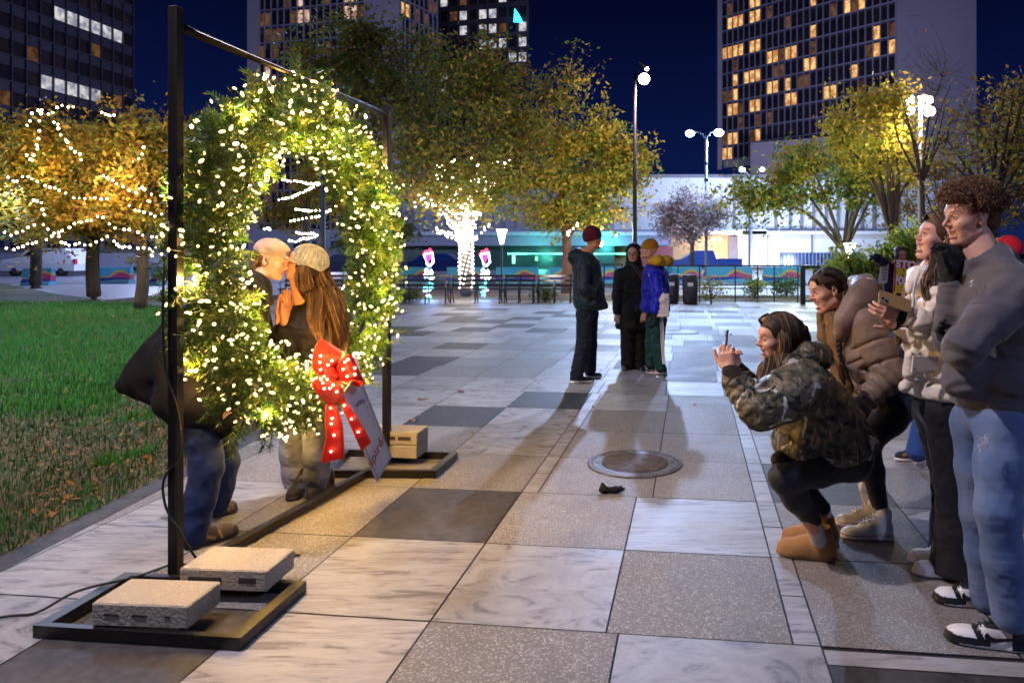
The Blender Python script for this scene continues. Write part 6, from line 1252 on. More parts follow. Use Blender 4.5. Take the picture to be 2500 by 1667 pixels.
def cream():
    o = fig('laughing woman in a cream puffer jacket and flared black trousers holding a gold cased phone', (X_(2300, 3.45), 3.45))
    hc = P(2289, 583, 3.50); T = headframe(hc, (-.95, -.08, .26), (.26, 0, .95), .96); hd = head_parts(1.0, True, closed=False, T=T)
    nb = P(2290, 668, 3.50); shn, eln, wrn = P(2302, 740, 3.30), P(2335, 842, 3.25), P(2200, 772, 3.25); shf, elf, wrf = P(2270, 735, 3.68), P(2262, 850, 3.72), P(2185, 790, 3.45)
    pel = P(2295, 985, 3.46); hn, kn, an = P(2305, 1000, 3.38), P(2322, 1180, 3.36), P(2336, 1380, 3.36); hf, kf, af = P(2280, 1000, 3.56), P(2312, 1180, 3.56), P(2318, 1350, 3.54)
    limb = [cap(T @ Vector((0, -.02, -.07)), nb, .046, .05, k=.03), cap(nb, pel, .09, .11), cap(nb, shn, .04, .04), cap(nb, shf, .04, .04), cap(shn, eln, .04, .034), cap(eln, wrn, .034, .024), cap(shf, elf, .04, .034), cap(elf, wrf, .034, .024), cap(pel, hn, .1, .08), cap(pel, hf, .1, .08), cap(hn, kn, .075, .05), cap(kn, an, .048, .034), cap(hf, kf, .075, .05), cap(kf, af, .048, .034)]
    h1 = hand(wrn, (-.86, -.12, .28), (-.2, .9, .35), 1, .98, (.55, .6, .65, .7), thumb=(.3, .1)); h2 = hand(wrf, (-.75, -.25, .45), (.1, -.7, .6), -1, .95, (.5, .6, .7, .8))
    make_body(o, limb, [hd], [h1, h2], 'fair', .009)
    cm = M['cream'] = cloth('cream_nylon', (.74, .64, .52), .5, (.80, .71, .60), 2, (24, .4, .006), .1, (7, .35, .02))
    pr = []
    for y, rx, ry, x in ((700, .125, .19, 2290), (745, .15, .215, 2290), (800, .155, .22, 2289), (850, .15, .21, 2290), (905, .15, .205, 2291), (950, .145, .20, 2290)): pr.append(ell(P(x, y, 3.46), (rx, ry, .085), k=.05))
    pr += [ell(P(2262, 668, 3.47), (.085, .12, .045), k=.03), ell(P(2240, 685, 3.42), (.05, .07, .045), k=.03), cap(P(2222, 690, 3.40), P(2212, 770, 3.36), .022, .018, k=.02), cap(P(2212, 770, 3.36), P(2228, 830, 3.36), .02, .02, k=.02), cap(P(2236, 850, 3.38), P(2208, 945, 3.36), .022, .028, k=.02), cap(P(2225, 870, 3.36), P(2225, 930, 3.38), .03, .03, k=.03)]
    pr += [cap(shn, eln, .094, .086, .03), cap(eln, wrn+Vector((.06, 0, -.02)), .084, .066, .03), cap(shf, elf, .09, .085, .03), cap(elf, wrf+Vector((.05, 0, -.01)), .082, .060, .03)]
    pr += [grv(P(2290, y, 3.42), (.05, 0, 1), .016, .012, .34) for y in (722, 800, 925)]+[grv(eln.lerp(wrn, t), wrn-eln, .015, .010, .13) for t in (.22, .55, .85)]+[grv(shn.lerp(eln, t), eln-shn, .014, .010, .13) for t in (.35, .75)]+[grv(elf.lerp(wrf, t), wrf-elf, .014, .010, .12) for t in (.3, .65)]
    pr += [cap(T @ Vector((0, -.01, -.06)), nb+Vector((-.05, 0, .03)), .06, .055, k=.01, op='s'), bx(P(2290, 1010, 3.46), (.3, .35, .085), k=.02, op='s')]
    jk = sdf_obj('puffer_jacket', pr, .006, cm, o, fold=(.0025, .07), seed=12)
    mb = MB(); mb.tube(smooth_path([P(2246, 660, 3.30), P(2232, 700, 3.28), P(2230, 745, 3.27), P(2228, 790, 3.28)], 4), .006, 5); mb.build('zip', mat('zip_tape', (.45, .50, .58), .4), jk, True)
    c = [P(2228, 868, 3.262), P(2288, 870, 3.262), P(2288, 902, 3.266), P(2224, 907, 3.264)]; mb = MB(); mb.prism(c, -.010); mb.build('pocket_flap', mat('flap', (.80, .74, .66), .6, bump=(25, .3, .004)), jk)
    mb = MB(); mb.ball(P(2232, 899, 3.258), .006, 10); mb.build('snap_button', M['grey_metal'], jk, True)
    kn_ = M['black_knit']; sdf_obj('cuff', [ridged(wrn+Vector((.075, 0, -.025)), wrn+Vector((-.005, 0, .003)), .045, .036, 6, .002, .01)], .004, kn_, o); sdf_obj('cuff', [cap(wrf+Vector((.06, 0, -.01)), wrf, .044, .034, k=.01)], .005, kn_, o)
    pr = [cap(pel, hn, .11, .10, k=.04), cap(pel, hf, .11, .10, k=.04)]+chain([hn, kn, kn.lerp(an, .6), an+Vector((-.01, 0, -.01))], [.100, .072, .085, .115], k=.03)+chain([hf, kf, kf.lerp(af, .6), af], [.098, .070, .082, .105], k=.03)+[bx(an+Vector((0, 0, -.115)), (.3, .4, .085), k=.01, op='s')]
    sdf_obj('flared_trousers', pr, .007, mat('black_cloth', (.006, .006, .008), .8, bump=(30, .3, .004), sheen=.1), o, fold=(.005, .13), seed=2)
    rm_ = [M['shoe_white'], M['sole_white'], mat('shoe_grey', (.50, .48, .54), .6), M['shoe_black']]
    shoe(o, G(2375, 1412), G(2226, 1400), rm_, 'runner', label='pale grey running shoe'); shoe(o, G(2350, 1385), G(2215, 1369), rm_, 'runner', label='pale grey running shoe')
    # long hair: crown, a thick lock in front of the shoulder, more hanging behind
    HMm = [M['hair_brown'], M['hair_dark'], M['hair_mid'], M['hair_light']]
    pr = [ell((0, -.018, .040), (.086, .108, .092)), ell((0, .112, -.025), (.088, .064, .096), k=.010, op='s'), ell((0, .07, -.07), (.1, .09, .06), k=.01, op='s')]; V, Fs, mi = sdf_mesh(pr, .005); V = V@np.array(T.to_3x3()).T+np.array(T.translation); hr = meshobj('hair', V, Fs, M['hair_brown'], o, mi, True)
    ch = [([T @ Vector((.066, -.02, .05)), T @ Vector((.078, -.022, -.03)), P(2288, 640, 3.40), P(2266, 690, 3.34), P(2272, 735, 3.28), P(2290, 745, 3.27)], [.028, .034, .032, .028, .020, .008], 150), ([T @ Vector((.05, -.06, .03)), T @ Vector((.07, -.07, -.05)), P(2302, 650, 3.38), P(2296, 700, 3.30), P(2300, 760, 3.26), P(2296, 800, 3.26)], [.035, .04, .04, .034, .022, .008], 150),
          ([T @ Vector((-.07, -.03, .03)), T @ Vector((-.085, -.03, -.06)), P(2248, 660, 3.62), P(2222, 720, 3.55), P(2200, 790, 3.50), P(2192, 840, 3.48)], [.025, .03, .032, .034, .028, .010], 110), ([T @ Vector((0, -.10, .04)), T @ Vector((0, -.12, -.06)), P(2330, 690, 3.52), P(2335, 760, 3.5)], [.05, .06, .06, .03], 60)]
    for i, (pts, rs, n_) in enumerate(ch):
        sdf_obj('lock', chain(smooth_path(pts, 2), list(np.interp(np.linspace(0, 1, 2*(len(pts)-1)+1), np.linspace(0, 1, len(rs)), np.array(rs)*.88)), k=.02), .006, M['hair_brown'], hr); strands('strands', hr, chain_strands(pts, rs, n_, i, .006), HMm, .0028, i)
    strands('strands', hr, scalp_strands(T, 500, 3, 1.8)+fringe(T, 200, 3), HMm, .0024, 1)
    c = P(2184, 736, 3.22); phone('gold edged phone held level by the woman in the cream jacket', c, (-.93, .05, .30), (-.1, -.75, .66), mat('gold_case', (.50, .33, .16), .25, .3), 1)
cream()
# ==================================================================== bending woman in the brown puffer
def brown():
    o = fig('laughing woman with dark braids bending forward in a brown puffer jacket', (X_(2180, 4.0), 4.0))
    hc = P(2020, 708, 4.04); T = headframe(hc, (-.96, -.16, -.20), (-.20, 0, .98), 1.0); hd = head_parts(1.0, True, T=T)
    nb = P(2070, 775, 4.03); shn, eln, wrn = P(2120, 800, 3.82), P(2172, 915, 3.74), P(2104, 985, 3.72); shf, elf, wrf = P(2085, 810, 4.25), P(2105, 930, 4.28), P(2075, 1010, 4.1)
    pel = P(2218, 950, 4.05); hn, kn, an = P(2222, 965, 3.92), P(2118, 1080, 3.75), P(2146, 1235, 3.82); hf, kf, af = P(2210, 965, 4.16), P(2100, 1075, 4.12), P(2118, 1200, 4.06)
    limb = [cap(T @ Vector((0, -.02, -.075)), nb, .044, .05, k=.03), cap(nb, pel, .09, .11), cap(nb, shn, .04, .04), cap(nb, shf, .04, .04), cap(shn, eln, .04, .034), cap(eln, wrn, .034, .024), cap(shf, elf, .04, .034), cap(elf, wrf, .034, .024), cap(pel, hn, .09, .08), cap(pel, hf, .09, .08), cap(hn, kn, .075, .05), cap(kn, an, .048, .034), cap(hf, kf, .075, .05), cap(kf, af, .048, .034)]
    limb += [cap(T @ Vector((.03, -.03, -.05)), nb, .03, .045, k=.03)]
    h1 = hand(wrn, (-.8, .1, -.45), (0, .3, -1), 1, .95, (.3, .35, .4, .45)); h2 = hand(wrf, (-.6, .1, -.7), (0, .3, -1), -1, .95, (.3, .35, .4, .45)); make_body(o, limb, [hd], [h1, h2], 'fair', .009)
    bm = M['taupe'] = cloth('taupe_nylon', (.185, .130, .105), .5, (.22, .16, .13), 2, (24, .4, .006), .1, (7, .35, .02))
    ax_ = (P(2095, 815, 4.03), P(2140, 865, 4.04), P(2180, 915, 4.05), P(2212, 955, 4.05)); pr = []
    for i in range(7): t = i/6; c = P(2092, 800, 4.03).lerp(P(2225, 962, 4.05), t); R_ = np.array(Matrix.Rotation(R(-42), 3, 'Y')); pr.append(ell(c, (.085, .195, .150), R_, k=.05))
    pr += [cap(shn+Vector((-.01, 0, .02)), eln, .098, .088, .03), cap(eln, wrn+Vector((.02, 0, .01)), .088, .060, .03), cap(shf, elf, .09, .08), cap(elf, wrf, .075, .055)]
    pr += [grv(eln.lerp(wrn, t), wrn-eln, .013, .009, .13) for t in (.02, .26, .50, .74, .93)]+[grv(shn.lerp(eln, t), eln-shn, .014, .009, .14) for t in (.30, .72)]+[grv(P(2092, 800, 4.03).lerp(P(2225, 962, 4.05), t), P(2225, 962, 4.05)-P(2092, 800, 4.03), .014, .010, .30) for t in (.12, .36, .60, .84)]
    pr += [cap(P(2082, 815, 3.92), P(2100, 880, 3.88), .075, .075, k=.06), cap(P(2100, 880, 3.88), P(2125, 960, 3.88), .075, .06, k=.06)]
    pr += [bx(P(2245, 1010, 4.05), (.25, .35, .10), np.array(Matrix.Rotation(R(-20), 3, 'Y')), k=.02, op='s')]
    jk = sdf_obj('puffer_jacket', pr, .0062, bm, o, fold=(.0028, .08), seed=21)
    # hood: a deep folded roll from the collar round behind the neck
    pr = chain([P(2052, 812, 3.86), P(2066, 780, 3.84), P(2092, 740, 3.86), P(2112, 712, 3.95), P(2112, 700, 4.06), P(2092, 700, 4.2), P(2062, 730, 4.24), P(2040, 790, 4.2)], [.032, .052, .062, .062, .060, .055, .05, .03], k=.06)
    pr += [ell(P(2118, 745, 3.98), (.115, .145, .075), np.array(Matrix.Rotation(R(38), 3, 'Y')), k=.08), cap(P(2060, 815, 3.90), P(2072, 850, 3.90), .045, .04, k=.05), cap(P(2130, 742, 3.97), P(2160, 780, 3.97), .08, .075, k=.06), grv(P(2120, 790, 3.9), (-.55, .1, .8), .012, .010, .3), cap(T @ Vector((0, -.02, -.02)), nb+Vector((.0, 0, -.03)), .068, .062, k=.02, op='s')]
    hd_ = sdf_obj('hood', pr, .0055, bm, o, fold=(.003, .10), seed=5)
    tn = mat('tan_lining', (.17, .085, .028), .7, bump=(60, .5, .003)); pr = chain([P(2002, 768, 4.1), P(2012, 820, 4.08), P(2032, 880, 4.04), P(2062, 940, 3.98), P(2095, 1000, 3.96)], [.022, .035, .036, .034, .026], k=.03)+chain([P(2030, 770, 4.02), P(2045, 830, 3.98), P(2070, 900, 3.93)], [.045, .05, .04], k=.03)+[cap(P(2095, 985, 3.92), P(2110, 1020, 3.92), .05, .04, k=.02)]
    sdf_obj('lining', pr, .0055, tn, o, fold=(.006, .05), seed=7)
    mb = MB(); mb.tube(smooth_path([P(2048, 790, 3.93), P(2050, 830, 3.90), P(2058, 880, 3.87), P(2085, 950, 3.84)], 4), .007, 5); mb.build('zip', M['dark_metal'], jk, True)
    mb = MB(); mb.ball(P(2040, 805, 3.90), .008, 6); mb.tube([P(2040, 800, 3.9), P(2038, 813, 3.9)], .004, 5); mb.build('zip_pull', mat('brass', (.7, .45, .12), .3, .8), jk, True); mb = MB(); c = P(2052, 792, 3.83); mb.tube([c+Vector((math.cos(t)*.016, 0, math.sin(t)*.020)) for t in [6.28*i/14 for i in range(15)]], .0045, 6); mb.build('drawcord_eyelet', M['dark_metal'], jk, True)
    pr = [cap(pel, hn, .11, .10, k=.04), cap(pel, hf, .11, .10, k=.04)]+chain([hn, hn.lerp(kn, .5), kn, kn.lerp(an, .45), an+Vector((0, 0, .02))], [.098, .088, .064, .058, .045], k=.03)+chain([hf, hf.lerp(kf, .5), kf, kf.lerp(af, .45), af], [.098, .085, .062, .056, .045], k=.03)
    M['legging'] = mat('legging', (.005, .006, .010), .65, sheen=.2, bump=(40, .1, .002)); sdf_obj('leggings', pr, .007, M['legging'], o, fold=(.0025, .08))
    so = cloth('cotton_sock', (.62, .58, .58), .9, None, 30, (150, .4, .002)); sock(o, an+Vector((-.002, 0, .05)), P(2156, 1275, 3.83), .043, .038, so); sock(o, af+Vector((-.01, 0, .04)), P(2128, 1250, 4.04), .042, .038, so)
    mb = MB(); mb.prism([P(x, y, 3.782) for x, y in ((2136, 1233), (2140, 1230), (2160, 1222), (2143, 1236), (2137, 1237))], -.002); mb.build('sock_emblem', M['shoe_black'], o)
    cvm = [mat('canvas_white', (.78, .78, .80), .8), M['sole_white'], mat('red_stripe', (.35, .02, .03), .5), M['shoe_black']]; sh = shoe(o, G(2184, 1316), G(2050, 1313), cvm, 'converse', label='white high top canvas shoe'); shoe(o, G(2160, 1290), G(2036, 1281), [mat('canvas_warm_lit', (.58, .50, .40), .8), M['sole_white'], cvm[2]], 'converse', label='white high top canvas shoe in warm light')  # far shoe of the white pair: orange light put into its canvas colour
    # hair drawn back over the scalp into braids
    HMm = [M['hair_dark'], M['hair_brown'], M['hair_brown'], M['hair_mid']]; pr = [ell((0, -.017, .038), (.081, .1035, .0885)), ell((0, .112, -.025), (.088, .066, .094), k=.008, op='s'), ell((0, .06, -.07), (.1, .08, .07), k=.01, op='s')]; V, Fs, mi = sdf_mesh(pr, .0045); V = V@np.array(T.to_3x3()).T+np.array(T.translation); hr = meshobj('hair', V, Fs, M['hair_dark'], o, mi, True)
    strands('strands', hr, scalp_strands(T, 420, 4, back=True, rx=.0825, ry=.105, rz=.0900, cz=.038, cyy=-.017), HMm, .0022, 2)
    def braid(pts, r0, n_):
        c = smooth_path(pts, 8); pr = []; k = len(c)
        for i in range(k-1): f = i/(k-1); r_ = r0*(1-.45*f); a, b, d = frame_from(c[i+1]-c[i]); s_ = (1 if i % 2 else -1); pr.append(ell(c[i]+a*s_*r_*.55, (r_*.95, r_*.95, r_*1.25), k=.003))
        sdf_obj('braid', pr, .0038, M['hair_dark'], hr)
    braid([T @ Vector((.045, .02, .105)), T @ Vector((.072, -.03, .085)), T @ Vector((.082, -.07, .03)), T @ Vector((.078, -.085, -.03)), T @ Vector((.07, -.07, -.09)), P(2046, 800, 3.92), P(2048, 850, 3.86), P(2054, 890, 3.84)], .017, 9)
    braid([T @ Vector((-.045, .02, .105)), T @ Vector((-.072, -.03, .085)), T @ Vector((-.08, -.07, .02)), T @ Vector((-.06, -.06, -.10)), P(2032, 830, 4.1)], .017, 9)
    strands('strands', hr, chain_strands([P(2054, 885, 3.84), P(2056, 915, 3.84), P(2062, 940, 3.85)], [.014, .016, .003], 60, 3), HMm, .0014, 5); sdf_obj('lock', [cap(P(2054, 885, 3.84), P(2060, 925, 3.85), .013, .006)], .004, M['hair_dark'], hr)
    mb = MB(); c = T @ Vector((.078, .002, -.042)); mb.tube([c+Vector((math.cos(t)*.007, 0, math.sin(t)*.009-.006)) for t in [6.28*i/10 for i in range(11)]], .0016, 5); mb.build('earring', M['white'], o, True)
brown()
# ==================================================================== crouching woman in camouflage
def camo_mat():
    m, n, b = newmat('camouflage'); N = n.nodes.new; L = n.links.new; co = N('ShaderNodeTexCoord').outputs['Object']
    t = N('ShaderNodeTexNoise'); t.inputs['Scale'].default_value = 9; t.inputs['Detail'].default_value = 4; t.inputs['Distortion'].default_value = 1.6; L(co, t.inputs[0]); r = N('ShaderNodeValToRGB'); e_ = r.color_ramp.elements
    e_[0].position = .30; e_[0].color = (.020, .020, .014, 1); e_[1].position = .72; e_[1].color = (.27, .21, .12, 1)
    for p_, c in ((.42, (.045, .052, .032, 1)), (.50, (.14, .10, .058, 1)), (.56, (.062, .07, .040, 1)), (.64, (.19, .15, .10, 1))): q = e_.new(p_); q.color = c
    L(t.outputs[0], r.inputs[0]); col = r.outputs[0]
    for sc, w, c, rot in ((5.0, .012, (.55, .51, .46), .4), (8.5, .016, (.012, .011, .008), 1.3), (11, .012, (.24, .19, .13), 2.2)):
        mp = N('ShaderNodeMapping'); mp.inputs['Rotation'].default_value = (rot, .6, rot); mp.inputs['Scale'].default_value = (1, 1, .45); L(co, mp.inputs[0]); nz = N('ShaderNodeTexNoise'); nz.inputs['Scale'].default_value = 6; L(mp.outputs[0], nz.inputs[0]); ad = N('ShaderNodeMix'); ad.data_type = 'RGBA'; ad.inputs[0].default_value = .14; L(mp.outputs[0], ad.inputs[6]); L(nz.outputs[1], ad.inputs[7])
        v = N('ShaderNodeTexVoronoi'); v.feature = 'DISTANCE_TO_EDGE'; v.inputs['Scale'].default_value = sc; L(ad.outputs[2], v.inputs[0]); c_ = N('ShaderNodeMath'); c_.operation = 'LESS_THAN'; c_.inputs[1].default_value = w*2.2; L(v.outputs[0], c_.inputs[0])
        n2 = N('ShaderNodeTexNoise'); n2.inputs['Scale'].default_value = 7+sc; L(co, n2.inputs[0]); g_ = N('ShaderNodeMath'); g_.operation = 'GREATER_THAN'; g_.inputs[1].default_value = .50; L(n2.outputs[0], g_.inputs[0]); ml = N('ShaderNodeMath'); ml.operation = 'MULTIPLY'; L(c_.outputs[0], ml.inputs[0]); L(g_.outputs[0], ml.inputs[1])
        mx = N('ShaderNodeMix'); mx.data_type = 'RGBA'; L(ml.outputs[0], mx.inputs[0]); L(col, mx.inputs[6]); mx.inputs[7].default_value = (*c, 1); col = mx.outputs[2]
    L(col, b.inputs['Base Color']); b.inputs['Roughness'].default_value = .55
    bt = N('ShaderNodeTexNoise'); bt.inputs['Scale'].default_value = 38; bt.inputs['Detail'].default_value = 5; L(co, bt.inputs[0]); bp = N('ShaderNodeBump'); bp.inputs['Strength'].default_value = .6; bp.inputs['Distance'].default_value = .005; L(bt.outputs[0], bp.inputs['Height']); L(bp.outputs[0], b.inputs['Normal']); return creased(m, 6, 1, .05)
def camo():
    o = fig('crouching long haired woman in a camouflage jacket taking a photo with her phone', (X_(2010, 3.55), 3.55))
    hc = P(1898, 825, 3.53); T = headframe(hc, (-.97, -.14, -.05), (-.05, 0, 1), .95); hd = head_parts(.3, True, T=T)
    nb = P(1935, 898, 3.53); shn, eln, wrn = P(1965, 935, 3.34), P(1852, 995, 3.24), P(1782, 905, 3.30); shf, elf, wrf = P(1935, 935, 3.74), P(1860, 985, 3.74), P(1800, 900, 3.52)
    pel = P(2078, 1098, 3.56); hn, kn, an = P(2075, 1120, 3.44), P(1912, 1166, 3.36), P(1988, 1290, 3.46); hf, kf, af = P(2070, 1115, 3.68), P(1938, 1165, 3.72), P(2012, 1262, 3.72)
    limb = [cap(T @ Vector((0, -.02, -.075)), nb, .044, .05, k=.03), cap(nb, pel, .09, .11), cap(nb, shn, .04, .04), cap(nb, shf, .04, .04), cap(shn, eln, .04, .034), cap(eln, wrn, .034, .024), cap(shf, elf, .04, .034), cap(elf, wrf, .034, .024), cap(pel, hn, .09, .08), cap(pel, hf, .09, .08), cap(hn, kn, .07, .05), cap(kn, an, .046, .034), cap(hf, kf, .07, .05), cap(kf, af, .046, .034)]
    ph_c = P(1773, 852, 3.37); h1 = hand(wrn, (-.22, .10, 1), (.45, .85, .15), 1, .95, (.9, 1.0, 1.1, 1.2), spread=.03, thumb=(1.3, .3), k2=.8); h2 = hand(wrf, (-.35, -.40, 1), (.3, -.9, .2), -1, .92, (.8, .9, 1.0, 1.1), spread=.03, thumb=(1.3, .3), k2=.8); make_body(o, limb, [hd], [h1, h2], 'fair', .009)
    cmt = M['camo'] = camo_mat(); pr = [ell(P(1962, 950, 3.54), (.150, .22, .135), np.array(Matrix.Rotation(R(-40), 3, 'Y')), k=.05), ell(P(2012, 1010, 3.55), (.165, .235, .165), k=.08), ell(P(2058, 1070, 3.56), (.155, .24, .125), k=.08), ell(P(1965, 1040, 3.53), (.13, .2, .12), k=.08), ell(P(1935, 1085, 3.52), (.10, .19, .08), k=.06), ell(P(2015, 1100, 3.54), (.19, .22, .075), k=.06)]
    pr += chain([shn+Vector((-.01, 0, 0)), shn.lerp(eln, .45)+Vector((0, 0, -.01)), eln+Vector((.015, 0, -.005))], [.118, .112, .098], k=.05)+[ridged(eln, wrn+Vector((.02, 0, -.045)), .092, .066, 4, .010, .04)]+chain([shf, shf.lerp(elf, .5), elf], [.11, .10, .09], k=.05)+[ridged(elf, wrf+Vector((.02, 0, -.05)), .088, .060, 4, .010, .04)]
    pr += [cap(nb+Vector((-.02, 0, .05)), nb+Vector((-.05, 0, .16)), .07, .08, k=.02, op='s'), ell(P(1948, 1088, 3.27), (.045, .03, .03), k=.012, op='s')]
    jk = sdf_obj('jacket', pr, .0062, [cmt], o, fold=(.006, .10), seed=31)
    pr = chain([P(1905, 935, 3.42), P(1935, 890, 3.36), P(1975, 862, 3.40), P(2000, 862, 3.50), P(2000, 862, 3.62), P(1965, 870, 3.72), P(1920, 920, 3.70)], [.025, .042, .05, .052, .052, .045, .03], k=.03)+[ell(P(1980, 878, 3.52), (.095, .13, .055), k=.04), ell(P(2000, 872, 3.52), (.055, .10, .045), k=.03), cap(T @ Vector((0, -.03, 0)), nb, .085, .070, k=.02, op='s')]
    sdf_obj('hood', pr, .0055, [cmt], o, fold=(.007, .08), seed=33)
    ol = mat('olive_lining', (.075, .058, .032), .85, bump=(80, .4, .003)); sdf_obj('collar', chain([P(1902, 945, 3.46), P(1925, 905, 3.42), P(1955, 868, 3.45), P(1965, 852, 3.53), P(1955, 862, 3.63), P(1920, 905, 3.66)], [.028, .038, .036, .036, .036, .03], k=.02), .005, ol, o, fold=(.004, .05))
    rib = mat('rib_knit', (.022, .014, .010), .9, bump=(150, .4, .002)); d = (wrn-eln).normalized(); sdf_obj('cuff', [ridged(wrn-d*.055, wrn-d*.005, .050, .042, 4, .002, .01)], .004, rib, o); d = (wrf-elf).normalized(); sdf_obj('cuff', [cap(wrf-d*.055, wrf-d*.005, .048, .04, k=.01)], .005, rib, o)
    sdf_obj('waistband', [cap(P(1900, 1124, 3.40), P(2060, 1132, 3.38), .035, .045, k=.03), cap(P(2060, 1132, 3.38), P(2112, 1112, 3.48), .045, .05, k=.03), cap(P(2112, 1112, 3.48), P(2112, 1112, 3.65), .05, .05, k=.03), cap(P(1905, 1120, 3.40), P(1905, 1120, 3.65), .035, .035)], .006, rib, o, fold=(.004, .05))
    pr = [cap(pel, hn, .115, .105, k=.04), cap(pel, hf, .115, .105, k=.04)]+chain([hn, hn.lerp(kn, .5)+Vector((0, 0, .0)), kn, kn.lerp(an, .4), an+Vector((-.012, 0, .045))], [.098, .086, .066, .060, .046], k=.03)+chain([hf, hf.lerp(kf, .5), kf, kf.lerp(af, .4), af+Vector((-.012, 0, .05))], [.095, .084, .064, .058, .045], k=.03)
    sdf_obj('leggings', pr, .007, M['legging'], o, fold=(.0025, .09))
    so = cloth('white_sock', (.66, .66, .72), .9, None, 30, (150, .4, .002)); sock(o, an+Vector((-.012, 0, .05)), P(1998, 1318, 3.48), .041, .037, so); sock(o, af+Vector((-.012, 0, .055)), P(2022, 1290, 3.74), .041, .037, so)
    mb = MB(); mb.prism([P(x, y, 3.425) for x, y in ((1980, 1286), (1982, 1289), (1988, 1288), (2000, 1274), (1988, 1284), (1983, 1284))], -.002); mb.build('sock_emblem', M['shoe_black'], o)
    su = [mat('tan_suede', (.33, .165, .06), .95, var=(14, (.38, .20, .08), .2), bump=(220, .3, .001), sheen=.5), mat('tan_sole', (.27, .14, .06), .8, bump=(140, .4, .001))]; shoe(o, G(2046, 1370), G(1896, 1352), su, 'boot', label='tan suede ankle boot'); shoe(o, G(2052, 1340), G(1908, 1322), su, 'boot', label='tan suede ankle boot')
    HMm = [M['hair_brown'], M['hair_dark'], M['hair_mid'], M['hair_light'], M['hair_brown']]
    pr = [ell((0, -.018, .040), (.085, .108, .091)), ell((0, .112, -.025), (.088, .064, .096), k=.010, op='s'), ell((0, .07, -.07), (.1, .09, .06), k=.01, op='s')]; V, Fs, mi = sdf_mesh(pr, .005); V = V@np.array(T.to_3x3()).T+np.array(T.translation); hr = meshobj('hair', V, Fs, M['hair_dark'], o, mi, True)
    ch = [([T @ Vector((.055, .005, .055)), T @ Vector((.076, .012, -.02)), T @ Vector((.078, .010, -.09)), P(1882, 900, 3.40), P(1868, 940, 3.37), P(1858, 972, 3.38)], [.020, .024, .028, .036, .034, .010], 170), ([T @ Vector((.05, -.045, .045)), T @ Vector((.075, -.050, -.04)), P(1912, 885, 3.42), P(1898, 915, 3.38), P(1880, 950, 3.38)], [.038, .042, .040, .030, .010], 170),
          ([T @ Vector((.0, -.095, .045)), T @ Vector((.0, -.108, -.02)), P(1955, 868, 3.52), P(1945, 890, 3.52)], [.058, .060, .050, .030], 110), ([T @ Vector((-.06, .0, .05)), T @ Vector((-.08, .0, -.05)), P(1868, 900, 3.62), P(1852, 950, 3.55)], [.024, .03, .034, .010], 60)]
    for i, (pts, rs, n_) in enumerate(ch): sdf_obj('lock', chain(smooth_path(pts, 2), list(np.interp(np.linspace(0, 1, 2*(len(pts)-1)+1), np.linspace(0, 1, len(rs)), np.array(rs)*.88)), k=.02), .006, M['hair_brown'], hr); strands('strands', hr, chain_strands(pts, rs, n_, i, .003), HMm, .0028, i)
    strands('strands', hr, scalp_strands(T, 600, 8, 2.0)+fringe(T, 220, 2), HMm, .0024, 1)
    phone('phone in a brown case held upright by the crouching woman', ph_c+Vector((0, 0, .02)), (.10, 0, 1), (-1, .18, .1), mat('brown_case', (.10, .035, .02), .3), 1)
camo()
